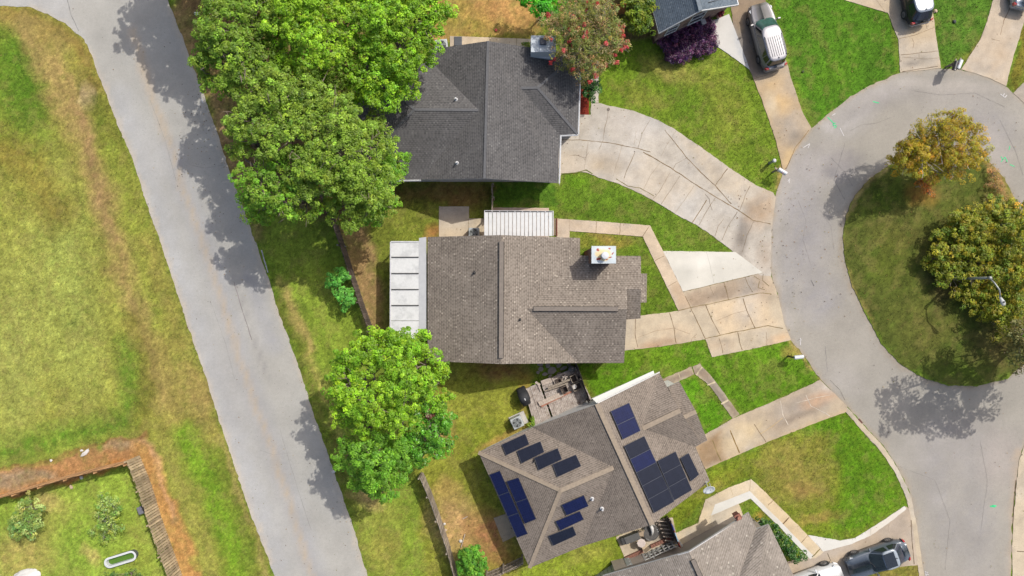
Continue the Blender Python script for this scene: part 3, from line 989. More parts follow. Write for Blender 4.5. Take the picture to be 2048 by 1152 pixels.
sheet("driveway", DRIVE_A, 0.036, M_CONC, A(203, 194, 180), [
    ('poly', [(1340, 250), (1470, 335), (1560, 385), (1550, 460), (1430, 372)], 5, A(210, 194, 170), .7), ('poly', [(1100, 300), (1300, 312), (1400, 380), (1340, 420), (1200, 360), (1100, 350)], 6, A(208, 194, 174), .7),
    ('blob', 1487, 468, 13, 52, 12, A(140, 130, 120), .8), ('blob', 1520, 420, 30, 16, 20, A(160, 148, 134), .6), ('blob', 1520, 420, 26, 40, 20, A(196, 168, 136), .7), ('blob', 1530, 510, 16, 30, 0, A(178, 160, 140), .7),
    ('blob', 1220, 330, 40, 14, 10, A(198, 178, 146), .6), ('blob', 1260, 250, 60, 20, 20, A(212, 204, 194), .6)],
    step=8, jit=1.3, seed=31, joints=[
    ([(1122, 280), (1160, 280), (1215, 285), (1270, 296), (1301, 304)], .05, DK), ([(1286, 304), (1340, 335), (1400, 375), (1442, 400), (1475, 420), (1505, 440), (1541, 448)], .07, DK),
    ([(1329, 260), (1350, 285), (1374, 316), (1402, 345), (1430, 371), (1462, 408)], .06, DK), ([(1455, 337), (1442, 355), (1430, 371)], .06, DK),
    ([(1217, 215), (1214, 240), (1209, 257), (1206, 280), (1198, 300)], .03, A(150, 132, 110)), ([(1270, 305), (1256, 335), (1248, 357)], .04, DK),
    ([(1413, 400), (1398, 425), (1384, 446)], .05, DK), ([(1340, 345), (1318, 385), (1306, 398)], .03, A(160, 142, 118)), ([(1375, 315), (1352, 328), (1345, 340)], .025, A(150, 132, 110)),
    ([(1245, 288), (1236, 320), (1226, 352)], .02, A(170, 152, 130)), ([(1448, 437), (1436, 452), (1430, 472)], .025, A(150, 132, 110)), ([(1272, 262), (1268, 290)], .02, A(170, 154, 134)),
    ([(1232, 358), (1255, 372), (1280, 376), (1308, 392)], .05, A(128, 118, 70)), ([(1138, 312), (1152, 310), (1170, 316), (1178, 304)], .025, A(140, 122, 100)),
    ([(1122, 348), (1150, 346), (1172, 340), (1185, 348)], .07, A(110, 116, 56)), ([(1197, 206), (1184, 206)], .03, DK), ([(1160, 240), (1160, 280)], .02, A(160, 144, 124)),
    ([(1150, 276), (1150, 240)], .03, A(176, 160, 138)), ([(1300, 240), (1284, 268), (1276, 296)], .025, A(172, 158, 138)), ([(1352, 262), (1332, 292), (1322, 314)], .02, A(172, 158, 138)), ([(1322, 322), (1300, 352), (1286, 380)], .03, A(172, 158, 138)), ([(1360, 352), (1338, 384), (1322, 408)], .03, A(150, 134, 112)), ([(1388, 372), (1366, 404), (1350, 426)], .025, A(172, 158, 138)), ([(1430, 396), (1412, 424), (1398, 450)], .03, A(150, 134, 112)), ([(1475, 424), (1456, 452), (1444, 480)], .03, A(150, 134, 112)), ([(1176, 284), (1172, 316), (1168, 342)], .025, A(172, 158, 138)), ([(1500, 372), (1490, 392), (1480, 420)], .04, A(150, 130, 104)), ([(1508, 442), (1494, 470), (1484, 505)], .03, A(140, 124, 102)), ([(1410, 388), (1418, 398), (1424, 420)], .02, A(150, 132, 110))])
sheet("driveway", WHITE_SLAB, 0.05, M_NEWC, A(222, 217, 204), [('blob', 1370, 545, 20, 16, 0, A(206, 202, 190), .6), ('blob', 1420, 520, 60, 14, -10, A(238, 234, 222), .5)],
      step=8, jit=0.5, seed=41, joints=[([(1413, 504), (1420, 532), (1428, 565)], .02, A(176, 172, 160))])
sheet("path", PATH_B, 0.044, M_CONC, A(214, 194, 168), [('poly', [(1335, 575), (1366, 560), (1385, 620), (1355, 625)], 4, A(196, 172, 144), .8)],
      step=7, jit=0.5, seed=51, joints=[([(1193, 443), (1192, 466)], .03, DK), ([(1241, 446), (1239, 470)], .03, DK), ([(1299, 452), (1285, 473)], .035, DK), ([(1328, 512), (1310, 521)], .04, DK),
                                      ([(1353, 563), (1335, 573)], .03, DK), ([(1370, 592), (1382, 617)], .04, DK), ([(1139, 440), (1139, 462)], .015, A(180, 160, 134))])
sheet("driveway", DRIVE_B, 0.032, M_CONC, A(206, 190, 164), [
    ('poly', [(1366, 584), (1525, 546), (1530, 590), (1455, 600), (1382, 617)], 5, A(186, 166, 142), .9), ('blob', 1440, 590, 30, 12, -10, A(148, 130, 112), .7), ('blob', 1390, 600, 22, 12, -10, A(170, 148, 124), .7),
    ('poly', [(1411, 612), (1520, 590), (1560, 650), (1442, 670)], 6, A(224, 200, 166), .8), ('blob', 1320, 690, 40, 10, -10, A(176, 142, 110), .7), ('blob', 1350, 665, 40, 16, 0, A(224, 200, 168), .6),
    ('blob', 1530, 580, 20, 24, 0, A(196, 172, 144), .7), ('blob', 1560, 680, 30, 12, -15, A(226, 190, 148), .7), ('blob', 1440, 690, 30, 14, -10, A(204, 180, 150), .6)],
    step=8, jit=0.9, seed=61, joints=[
    ([(1380, 614), (1395, 645), (1411, 678)], .06, DK), ([(1366, 583), (1430, 568), (1525, 545)], .06, DK2), ([(1357, 621), (1400, 611), (1414, 609), (1455, 600), (1517, 586), (1543, 588)], .05, DK2),
    ([(1411, 610), (1425, 642), (1441, 671)], .05, DK), ([(1411, 677), (1465, 665), (1517, 655), (1536, 651), (1566, 657)], .06, DK2), ([(1447, 563), (1452, 580), (1457, 600)], .05, DK),
    ([(1419, 571), (1427, 590)], .02, A(140, 120, 96)), ([(1490, 553), (1496, 570), (1505, 584)], .035, DK), ([(1486, 597), (1494, 622), (1510, 656)], .05, DK), ([(1339, 626), (1348, 655), (1352, 687)], .05, DK),
    ([(1271, 634), (1270, 670), (1276, 695)], .035, A(140, 116, 90)), ([(1475, 665), (1479, 684), (1484, 700)], .05, DK), ([(1438, 675), (1442, 690), (1446, 706)], .03, DK), ([(1533, 664), (1533, 690)], .02, A(170, 146, 116)),
    ([(1275, 675), (1310, 662), (1348, 656), (1380, 668)], .02, A(160, 138, 110)), ([(1432, 642), (1465, 628), (1492, 621)], .02, A(150, 130, 104)), ([(1508, 552), (1520, 560), (1516, 575), (1530, 580)], .04, DK2),
    ([(1526, 548), (1524, 560), (1538, 572)], .04, DK2), ([(1382, 690), (1384, 676), (1394, 668)], .02, A(150, 128, 100))])
sheet("driveway", DRIVE_C, 0.034, M_CONC, A(196, 178, 152), [
    ('poly', [(1385, 888), (1440, 860), (1450, 925), (1411, 940)], 6, A(158, 130, 98), .85), ('blob', 1490, 870, 50, 24, -25, A(222, 200, 160), .8), ('blob', 1600, 810, 60, 26, -25, A(178, 162, 144), .8),
    ('blob', 1640, 800, 40, 12, -20, A(198, 160, 128), .7), ('blob', 1560, 850, 40, 14, -20, A(170, 152, 130), .6), ('blob', 1600, 830, 50, 6, -22, A(146, 132, 116), .7), ('blob', 1650, 775, 30, 14, 0, A(206, 196, 184), .6),
    ('line', [(1411, 938), (1535, 884), (1693, 823)], 5, 3, A(214, 186, 142), .7)],
    step=8, jit=1.2, seed=71, joints=[([(1425, 880), (1432, 900), (1442, 922)], .08, DK2), ([(1460, 860), (1468, 880), (1479, 906)], .08, A(150, 122, 72)), ([(1508, 848), (1520, 866), (1532, 884)], .05, DK),
                                      ([(1560, 800), (1566, 830), (1576, 850)], .05, A(216, 204, 186)), ([(1612, 790), (1622, 812), (1650, 826), (1660, 832)], .05, A(210, 198, 182)), ([(1590, 806), (1630, 796), (1660, 790)], .03, A(214, 202, 186)),
                                      ([(1520, 868), (1545, 852), (1565, 836)], .04, A(206, 178, 130))])
for P, sd_ in ((PATH_C1, 81), (PATH_C2, 82)):
    sheet("path", P, 0.02 + sd_ * 1e-4, M_CONC, A(152, 134, 114), [('line', P, 4, 3, A(204, 188, 156), .8)], step=6, jit=1.2, seed=sd_,
          joints=([([(1356, 744), (1361, 760)], .05, A(204, 190, 160))] if sd_ == 81 else [([(1392, 750), (1404, 734)], .12, A(210, 196, 164)), ([(1415, 770), (1430, 764)], .12, A(206, 192, 160)), ([(1443, 808), (1456, 800)], .12, A(206, 192, 160))]))
sheet("path", PATH_D, 0.03, M_CONC, A(222, 204, 172), [('blob', 1580, 1050, 60, 20, 45, A(214, 190, 152), .7), ('blob', 1540, 1000, 40, 14, 45, A(226, 202, 162), .6)], step=7, jit=1.0, seed=91, joints=[
    ([(1411, 1000), (1424, 1010)], .03, A(196, 176, 144)), ([(1501, 958), (1499, 982)], .03, A(190, 170, 138)), ([(1553, 995), (1536, 1010)], .045, A(130, 106, 76)), ([(1578, 1034), (1566, 1048)], .09, A(128, 104, 74)),
    ([(1616, 1070), (1602, 1086)], .04, A(140, 118, 88)), ([(1640, 1098), (1624, 1114)], .08, A(120, 110, 66)), ([(1460, 975), (1466, 990)], .03, A(190, 170, 138)), ([(1396, 1046), (1422, 1031)], .02, A(196, 178, 148))])
sheet("path", PATH_DW, 0.045, M_NEWC, A(224, 222, 214), [('blob', 1540, 1030, 30, 8, 45, A(210, 204, 192), .6)], step=6, jit=0.5, seed=95)
sheet("driveway", DRIVE_D, 0.022, M_CONC, A(196, 178, 156), [('blob', 1790, 1060, 26, 30, 0, A(186, 172, 156), .7), ('blob', 1660, 1130, 50, 10, -20, A(206, 180, 144), .7), ('blob', 1800, 1110, 20, 16, 0, A(176, 164, 150), .7)],
      step=8, jit=1.0, seed=101, joints=[([(1655, 1106), (1661, 1122)], .06, A(96, 86, 60)), ([(1778, 1048), (1776, 1062), (1790, 1080), (1800, 1130)], .02, A(168, 150, 130)), ([(1822, 1040), (1824, 1080), (1828, 1128)], .06, A(120, 104, 84))])
sheet("path", WHITE_D, 0.04, M_NEWC, A(224, 221, 212), [('line', [(1741, 1064), (1800, 1024)], 14, 6, A(222, 210, 192), .7)], step=6, jit=0.8, seed=105, joints=[([(1742, 1058), (1741, 1070)], .03, A(180, 170, 150)), ([(1645, 1102), (1632, 1085)], .03, A(190, 182, 166))])
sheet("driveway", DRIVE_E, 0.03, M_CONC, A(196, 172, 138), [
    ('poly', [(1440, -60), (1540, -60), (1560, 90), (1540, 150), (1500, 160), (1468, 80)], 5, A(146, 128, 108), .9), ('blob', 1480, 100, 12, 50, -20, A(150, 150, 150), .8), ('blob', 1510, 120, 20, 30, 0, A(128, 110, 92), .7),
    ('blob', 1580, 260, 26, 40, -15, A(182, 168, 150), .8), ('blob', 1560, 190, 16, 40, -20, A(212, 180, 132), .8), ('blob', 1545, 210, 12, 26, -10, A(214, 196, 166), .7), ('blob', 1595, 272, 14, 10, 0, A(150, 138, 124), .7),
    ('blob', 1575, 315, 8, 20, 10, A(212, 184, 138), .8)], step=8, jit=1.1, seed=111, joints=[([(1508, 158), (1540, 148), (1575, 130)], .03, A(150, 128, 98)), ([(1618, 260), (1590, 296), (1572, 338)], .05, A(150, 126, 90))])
sheet("driveway", WHITE_E, 0.045, M_NEWC, A(220, 217, 210), [('line', [(1472, 60), (1480, 100), (1498, 135)], 8, 4, A(198, 200, 202), .8)], step=7, jit=0.8, seed=115)
sheet("driveway", DRIVE_F, 0.03, M_CONC, A(206, 186, 156), [('blob', 1840, 120, 30, 14, 0, A(176, 162, 140), .8), ('blob', 1820, 128, 12, 8, 0, A(150, 138, 122), .7)], step=8, jit=0.9, seed=121, joints=[
    ([(1798, 78), (1830, 70), (1868, 55)], .035, A(150, 128, 98)), ([(1824, 76), (1828, 86), (1826, 96)], .025, A(140, 118, 90)), ([(1802, 110), (1840, 106), (1878, 102)], .045, A(130, 112, 88)), ([(1850, 40), (1854, 58)], .03, A(140, 120, 92)),
    ([(1770, 24), (1752, 0)], .02, A(170, 148, 116)), ([(1804, 144), (1840, 138), (1876, 133)], .05, A(120, 104, 84)), ([(1838, 106), (1838, 116)], .02, A(140, 120, 96)), ([(1804, 114), (1850, 118), (1878, 116)], .02, A(150, 134, 110))])
sheet("driveway", DRIVE_G, 0.028, M_CONC, A(208, 190, 166), [('blob', 1970, 140, 30, 12, 10, A(186, 174, 158), .8), ('blob', 2000, 110, 12, 40, 25, A(200, 178, 150), .6)], step=8, jit=1.2, seed=125, joints=[
    ([(2019, 16), (2008, 40), (2000, 70)], .04, A(140, 114, 86)), ([(1982, 78), (2000, 82)], .04, A(150, 128, 100))])
sheet("driveway", DRIVE_R, 0.024, M_CONC, A(182, 168, 150), [], step=8, jit=1.0, seed=127)
sheet("driveway", DRIVE_S, 0.026, M_CONC, A(212, 196, 170), [], step=10, jit=1.0, seed=129, joints=[([(2034, 1102), (2060, 1104)], .06, A(110, 96, 76))])
sheet("patio", PATIO_A, 0.034, M_CONC, A(214, 194, 166), [], step=8, jit=0.4, seed=131, joints=[([(1033, 76), (1033, 96)], .03, DK)])
sheet("patio", PATIO_B, 0.034, M_CONC, A(218, 200, 172), [('poly', [(878, 413), (938, 413), (938, 432), (878, 436)], 3, A(196, 178, 156), .6)], step=8, jit=0.4, seed=133, joints=[([(937, 437), (936, 470)], .03, DK)])
sheet("patio", PATIO_B2, 0.03, M_CONC, A(214, 188, 166), [], step=8, jit=0.4, seed=135, joints=[([(1018, 415), (1018, 425)], .03, DK)])
sheet("patio", PAD_C, 0.03, M_CONC, A(180, 164, 140), [], step=6, jit=0.5, seed=137)
sheet("patio", PATIO_D, 0.028, M_CONC, A(222, 202, 168), [('poly', [(1310, 1040), (1345, 1035), (1356, 1082), (1316, 1092)], 3, A(150, 128, 104), .9)], step=6, jit=0.5, seed=139, joints=[([(1279, 1082), (1288, 1100)], .04, DK)])  # darker east end paints the shade lying there into the slab
sheet("kerb", GUT_C, 0.03, M_CONC, A(206, 190, 164), [('blob', 1800, 960, 20, 40, -20, A(224, 214, 196), .7)], step=6, jit=1.4, seed=141, joints=[([(1717, 838), (1724, 846)], .12, A(120, 84, 74))])
M_MULCH = vcol_mat("red_mulch", fine=((18, .35), (60, .4)), bmp=1.0)
sheet("flower_bed", MULCH, 0.03, M_MULCH, A(140, 56, 42), [], step=5, jit=0.6, seed=143)

# the traffic island: a low lawn mound inside the turning circle
sheet("terrain", ISLAND, 0.03, M_LAWN2, A(100, 104, 40), step=5, jit=1.8, seed=171, skirt=0.09, colour_fn=lawn_colour, z_fn=island_h)

# sprayed survey marks on the asphalt
M_GREENP = plain("green_spray_paint", A(70, 226, 150), 0.9, var=.25)
M_WHITEP = plain("white_spray_paint", A(226, 222, 220), 0.9, var=.2)


def marks(name, strokes, w, m):
    mb = MB()
    for s_ in strokes:
        for a_, b_ in zip(s_[:-1], s_[1:]):
            p, q = G(*a_, 0.001), G(*b_, 0.001)
            d = (q - p)
            L_ = d.length
            if L_ < 1e-6:
                continue
            sdv = Vector((-d.y, d.x, 0)) / L_ * w / 2
            mb.poly([p + sdv, p - sdv, q - sdv, q + sdv])
    o_ = mb.build(name, m)
    o_["kind"] = "structure"


marks("road_marking", [[(1655, 234), (1668, 247)], [(1672, 246), (1666, 248), (1667, 252), (1671, 250), (1673, 253), (1668, 256)]], .055, M_GREENP)
marks("road_marking", [[(1746, 203), (1758, 206)]], .06, M_GREENP)
marks("road_marking", [[(2002, 324), (2010, 314), (2015, 324)], [(2006, 319), (2002, 313)], [(2020, 329), (2029, 333)], [(2018, 300), (2020, 292)]], .05, M_GREENP)
marks("road_marking", [[(1980, 1012), (1990, 1014)], [(1984, 1011), (1993, 1012)]], .09, M_GREENP)
marks("road_marking", [[(2001, 188), (2010, 195), (2014, 190)], [(2006, 192), (2009, 187)]], .05, M_WHITEP)
marks("road_marking", [[(1607, 295), (1620, 287), (1616, 296)], [(1664, 231), (1671, 227)], [(1680, 256), (1688, 272)]], .04, M_WHITEP)
marks("road_marking", [[(1576, 363), (1580, 356), (1578, 366)], [(1597, 680), (1604, 680)], [(1601, 676), (1601, 690)]], .04, M_WHITEP)
marks("road_marking", [[(1850, 1146), (1856, 1144), (1852, 1152), (1850, 1142), (1857, 1150)]], .05, M_WHITEP)

# fallen leaves and twig crumbs lying about, thickest under the trees and along the kerbs
nl = 2600
lx = np.concatenate([rng.uniform(0, 2048, 900), rng.normal(430, 40, 350), rng.normal(760, 90, 300), rng.normal(1900, 120, 250), rng.normal(1160, 70, 300), rng.normal(1545, 60, 250), rng.normal(1000, 120, 250)])
ly = np.concatenate([rng.uniform(0, 1152, 900), rng.normal(220, 140, 350), rng.normal(900, 130, 300), rng.normal(430, 140, 250), rng.normal(130, 90, 300), rng.normal(450, 160, 250), rng.normal(1050, 70, 250)])
nl = len(lx)
cxw, cyw = (lx - 1024) / S, (576 - ly) / S
la, ls = rng.uniform(0, 6.28, nl), rng.uniform(.025, .06, nl)
lzb = np.where(inside(lx, ly, ISLAND), island_h(lx, ly) + .03, 0.034)
ux, uy = np.cos(la) * ls, np.sin(la) * ls
lv = np.stack([np.stack([cxw - ux, cyw - uy, lzb], 1), np.stack([cxw + uy * .5, cyw - ux * .5, lzb + .012], 1), np.stack([cxw + ux, cyw + uy, lzb + .004], 1), np.stack([cxw - uy * .5, cyw + ux * .5, lzb + .012], 1)], 1).reshape(-1, 3)
pal = np.array([A(150, 110, 66), A(112, 82, 54), A(176, 148, 96), A(88, 72, 52), A(140, 132, 60)])
lcol = np.repeat(pal[rng.integers(0, 5, nl)], 4, axis=0)
fl_o = fast_mesh("fallen_leaves", lv, np.arange(4 * nl).reshape(-1, 4), vcol_mat("dry_leaf", fine=((30, .2),), bmp=0), lcol)
fl_o["kind"] = "stuff"
tag(fl_o, "dry brown and tan fallen leaves scattered over lawns, kerbs and driveways", "fallen leaves")
# ------------------------------------------------------------------ houses
def uv_face(pts):
    """metres along the eave (u) and up the slope (v)"""
    n_ = Vector((0, 0, 0))
    for i in range(1, len(pts) - 1):
        n_ += (pts[i] - pts[0]).cross(pts[i + 1] - pts[0])
    n_.normalize()
    if n_.z < 0:
        n_ = -n_
    u = Vector((0, 0, 1)).cross(n_)
    if u.length < 1e-4:
        u = Vector((1, 0, 0))
    u.normalize()
    v = n_.cross(u)
    return [(p.dot(u), p.dot(v)) for p in pts]


def roof_mesh(planes, thick=0.16):
    """planes: outlines of (px, py, z) as they stand over the ground"""
    mb = MB()
    edges = {}
    for P in planes:
        pts = [G(*q) for q in P]
        nz = sum(((pts[i].x * pts[(i + 1) % len(pts)].y) - (pts[(i + 1) % len(pts)].x * pts[i].y)) for i in range(len(pts)))
        if nz < 0:
            pts = pts[::-1]
            P = P[::-1]
        mb.poly(pts, 0, uv_face(pts))
        mb.poly([p - Vector((0, 0, thick)) for p in pts[::-1]], 1)
        for i in range(len(P)):
            a_, b_ = tuple(P[i][:2]), tuple(P[(i + 1) % len(P)][:2])
            edges.setdefault(frozenset((a_, b_)), []).append((pts[i], pts[(i + 1) % len(pts)]))
    for e in edges.values():
        if len(e) == 1:
            p, q = e[0]
            dz = Vector((0, 0, thick))
            mb.poly([q, p, p - dz, q - dz], 1)
    return mb


def strip_on(a, b, w, up, mb, mi=0, hgt=0.05):
    """cap laid along a ridge or hip from a to b (px, py, z)"""
    p, q = G(*a) + Vector((0, 0, up)), G(*b) + Vector((0, 0, up))
    mb.bar(p, q, w, hgt, mi)


def wall_ring(pts, z1, mb, mi=0, t=0.14):
    """walls of an outline of ground points (world x, y) up to z1 (number or list of heights)"""
    n_ = len(pts)
    zs = z1 if isinstance(z1, (list, tuple)) else [z1] * n_
    area = sum(pts[i][0] * pts[(i + 1) % n_][1] - pts[(i + 1) % n_][0] * pts[i][1] for i in range(n_))
    for i in range(n_):
        p, q = pts[i], pts[(i + 1) % n_]
        a_, b_ = zs[i], zs[(i + 1) % n_]
        f = [Vector((p[0], p[1], -0.1)), Vector((q[0], q[1], -0.1)), Vector((q[0], q[1], b_)), Vector((p[0], p[1], a_))]
        mb.poly(f if area > 0 else f[::-1], mi)


def ray_plane(px, py, tri, off=0.0):
    """point of the sloping plane tri (three (px,py,z)) that stands over picture point px,py; off lifts it along the normal"""
    a_, b_, c_ = [G(*t) for t in tri]
    n_ = (b_ - a_).cross(c_ - a_).normalized()
    if n_.z < 0:
        n_ = -n_
    o_ = Vector((0, 0, H))
    d_ = G(px, py, 0) - o_
    t = (a_ + n_ * off - o_).dot(n_) / d_.dot(n_)
    return o_ + d_ * t, n_


M_SOFFIT = plain("white_fascia_board", A(206, 206, 204), .6)
M_SOFFB = plain("brown_fascia_board", A(120, 108, 98), .7)
M_GUT = plain("white_gutter_metal", A(214, 215, 216), .45)
M_BRICKR = plain("brown_house_brick", A(150, 112, 92), .9, var=.3, scale=14, bmp=.4)
M_SIDING = plain("pale_siding", A(236, 236, 232), .7, var=.06)
M_GLASSW = plain("window_glass", (0.02, 0.025, 0.03), 0.08, var=.1)
M_FRAME = plain("white_window_frame", A(224, 224, 222), .5)
M_DOOR = plain("garage_door_panel", A(214, 210, 202), .6)
M_PIPE = plain("vent_pipe_metal", A(206, 206, 206), .5)
M_PIPED = plain("dark_vent_pipe", A(52, 48, 46), .6)
R_DARK = shingle_mat("charcoal_shingles", A(112, 110, 109), A(86, 85, 86), A(132, 130, 128), .10, blotch=.10)
R_BROWN = shingle_mat("brown_blend_shingles", A(157, 146, 134), A(116, 105, 95), A(200, 188, 172), .085)
R_TAUPE = shingle_mat("taupe_shingles", A(152, 140, 128), A(122, 111, 101), A(170, 158, 144), .05)
R_TAN = shingle_mat("tan_speckled_shingles", A(166, 156, 145), A(142, 133, 122), A(214, 205, 190), .055, w=.3)
R_BLUE = shingle_mat("slate_blue_shingles", A(120, 132, 143), A(96, 108, 120), A(146, 156, 164), .08)
R_CAPD = plain("charcoal_ridge_cap", A(104, 104, 106), .9, var=.25, scale=9)
R_CAPB = plain("grey_ridge_vent", A(136, 126, 116), .9, var=.2, scale=5)
R_CAPT = plain("tan_ridge_cap", A(166, 150, 130), .9, var=.2, scale=6)
R_EDGE = plain("dark_vent_edge", A(44, 40, 38), .9)


def pipe_vent(px, py, tri, parent, m, hgt=0.45, r=0.05):
    p, n_ = ray_plane(px, py, tri)
    mb = MB()
    mb.lathe(p, [(r * 2.4, -0.05), (r * 2.2, 0.05), (r * 1.1, 0.09), (r, hgt), (r * 1.05, hgt + .02)], 12)
    mb.lathe(p + Vector((0, 0, hgt)), [(r * .7, -.1), (r * .7, .005)], 10)
    return mb.build("vent_pipe", m, parent, world=True, smooth=False)


def window(a, b, z0, z1, out, parent, name="window"):
    """window in a wall from ground point a to b (Vectors), out = outward unit vector"""
    mb = MB()
    a, b = Vector((a[0], a[1], 0)), Vector((b[0], b[1], 0))
    o = Vector((out[0], out[1], 0)) * 0.03
    up = Vector((0, 0, 1))
    c = (a + b) / 2
    L_ = (b - a).length
    d = (b - a).normalized()
    for s_ in (a + d * .03, b - d * .03):
        mb.bar(s_ + o + up * z0, s_ + o + up * z1, .07, .07)
    for z in (z0, (z0 + z1) / 2, z1):
        mb.bar(a + o * 1.1 + up * z, b + o * 1.1 + up * z, .06, .06)
    w = mb.build(name, M_FRAME, parent, world=True)
    g = MB()
    g.poly([a + o * .6 + up * z0, b + o * .6 + up * z0, b + o * .6 + up * z1, a + o * .6 + up * z1])
    g.build("pane", M_GLASSW, w, world=True)
    return w


def garage_door(a, b, zt, out, parent, m=None):
    mb = MB()
    a, b = Vector((a[0], a[1], 0)), Vector((b[0], b[1], 0))
    o = Vector((out[0], out[1], 0)) * 0.02
    k = 4
    for i in range(k):
        z0, z1 = i * zt / k + .01, (i + 1) * zt / k - .01
        mb.bar(a + o + Vector((0, 0, (z0 + z1) / 2)), b + o + Vector((0, 0, (z0 + z1) / 2)), .05, z1 - z0)
    return mb.build("garage_door", m or M_DOOR, parent, world=True)


def front_door(a, b, out, parent, rgb):
    mb = MB()
    a, b = Vector((a[0], a[1], 0)), Vector((b[0], b[1], 0))
    o = Vector((out[0], out[1], 0)) * 0.03
    mb.bar(a + o + Vector((0, 0, 1.05)), b + o + Vector((0, 0, 1.05)), .06, 2.0)
    d = mb.build("door", plain("door_paint_%d" % int(rgb[0] * 1000), rgb, .5), parent, world=True)
    h = MB()
    h.lathe(a * .15 + b * .85 + o * 3 + Vector((0, 0, 1.0)), [(.03, -.03), (.035, 0), (.03, .03)], 10)
    h.build("handle", M_PIPE, d, world=True)


def W2(px, py):
    """ground point under a picture point, x and y"""
    p = G(px, py, 0)
    return (p.x, p.y)


# ---- north house, charcoal roof
ha = thing("house", "large house under a charcoal grey hipped and gabled roof, beside the big green trees", "house", tuple(G(1000, 240, 0)))
PA = dict(
    R1=(976, 82, 4.5), R2=(969, 357, 4.5), WN=(858, 99, 2.75), VN=(857, 118, 2.75), VT=(957, 220, 4.22), VS=(842, 359, 2.75),
    NW=(722, 118, 2.75), SW=(690, 361, 2.75), WR=(829, 219, 4.22), ES=(1116, 366, 2.4), EV=(1119, 270, 2.4), VW=(1042, 176, 3.42),
    EN=(1117, 103, 2.4), WES=(1155, 268, 2.4), WEN=(1160, 105, 2.4), WE=(1075, 175, 3.42))
pa = lambda s_: [PA[k] for k in s_.split()]
planesA = [pa("R1 WN VN VT VS R2"), pa("VN NW WR VT"), pa("NW SW WR"), pa("SW VS VT WR"), pa("R1 R2 ES EV VW EN"), pa("VW EV WES WE"), pa("WES WEN WE"), pa("WEN EN VW WE")]
rA = roof_mesh(planesA).build("roof", [R_DARK, M_SOFFIT], ha, world=True)
mb = MB()
for a_, b_ in (("R1", "R2"), ("WR", "VT"), ("WR", "NW"), ("WR", "SW"), ("WE", "WES"), ("WE", "WEN"), ("VW", "WE")):
    strip_on(PA[a_], PA[b_], .17, -.01, mb, 0, .05)
mb.build("ridge_cap", R_CAPD, rA, world=True)
mb = MB()
for px, py, tri in ((912, 199, (PA["VN"], PA["WR"], PA["VT"])), (914, 326, (PA["R2"], PA["VT"], PA["VS"]))):
    pipe_vent(px, py, tri, rA, M_PIPE, .35, .055)
mb = MB()
wa = [W2(877, 136), W2(1102, 136), W2(1102, 138), W2(1141, 138), W2(1141, 274), W2(1103, 276), W2(1103, 363.5), W2(880, 363.5), W2(880, 363), W2(725, 364), W2(725, 152), W2(877, 152)]
wall_ring(wa, 2.25, mb)
for y_, s_ in ((136, 1), (363.5, -1)):
    mb.poly([Vector((*W2(880, y_), 2.25)), Vector((*W2(1103, y_), 2.25)), Vector((*W2(977, y_), 4.28))][::s_])
mb.build("wall", M_SIDING, ha, world=True)
mb = MB()
mb.tube([G(1160, 112, 2.34) + Vector((.06, 0, 0)), G(1155, 269, 2.34) + Vector((.06, 0, 0))], .06, 6)
mb.tube([G(1156, 270, 2.34), G(1120, 271.5, 2.34)], .06, 6)
mb.tube([G(1120, 270, 2.34) + Vector((.05, 0, 0)), G(1117, 367, 2.34) + Vector((.05, 0, 0))], .06, 6)
mb.build("gutter", M_GUT, ha, world=True)
mb = MB()
mb.tube([G(780, 361.5, 2.68), G(842, 360.5, 2.68)], .07, 6)
mb.build("gutter", M_GUT, ha, world=True)
garage_door((W2(1103.3, 290)), (W2(1103.3, 362)), 2.1, (1, 0), ha)
window(W2(980, 363.7), W2(1000, 363.7), 3.2, 3.8, (0, -1), ha, "gable_vent")
# its chimney, a pale boxed stack behind the crape myrtle
ch = MB()
c0, c1 = G(1062, 71, 4.2), G(1112, 104, 4.2)
ch.box(((c0.x + c1.x) / 2, (c0.y + c1.y) / 2, 3.2), (c1.x - c0.x, c0.y - c1.y, 2.0))
cho = ch.build("chimney", plain("pale_chimney_metal", A(206, 214, 220), .5, var=.08, scale=3), ha, world=True)
mb = MB()
q = G(1086, 83, 4.3)
mb.box((q.x, q.y, 4.3), (.42, .38, .22))
mb.build("chimney_cap", plain("blue_steel_cap", A(64, 70, 84), .4), cho, world=True)
mb = MB()
mb.poly([G(1050, 107, 3.05), G(1062, 114, 3.12), G(1064, 108, 3.3), G(1058, 105, 3.25)])
mb.poly([G(1062, 104.5, 3.45), G(1106, 107, 3.3), G(1106, 118.5, 3.18), G(1062, 113, 3.2)][::-1])
mb.build("flashing", M_GUT, ha, world=True)

# ---- middle house, brown roof
hb = thing("house", "house under a brown shingle roof flecked with pale tabs, with a white patio cover", "house", tuple(G(1060, 600, 0)))
PB = dict(RN=(1003, 470, 4.8), RS=(1002, 728, 4.8), SW=(855, 722, 2.7), NW=(855, 474, 2.7), NE=(1160, 476, 2.65), NV=(1160, 511, 2.65), V=(1053, 617, 4.1),
          SV=(1155, 726, 2.65), WN=(1282, 512, 2.65), PR=(1282, 578, 3.55), PV=(1254, 578, 3.55), WR=(1254, 618, 4.1), WS=(1248, 726, 2.65),
          PS=(1281, 637, 2.65), PW=(1253, 639, 2.65))
pb = lambda s_: [PB[k] for k in s_.split()]
planesB = [pb("RN RS SW NW"), pb("RN NE NV V SV RS"), pb("V NV WN PR PV WR"), pb("V WR WS SV"), [(1254.5, 578, 3.55), PB["PR"], PB["PS"], (1253.5, 639, 2.65)],
           [(1281.5, 547, 2.52), (1294, 547, 2.4), (1293, 605, 2.4), (1280, 605, 2.52)]]
rB = roof_mesh(planesB).build("roof", [R_BROWN, M_SOFFB], hb, world=True)


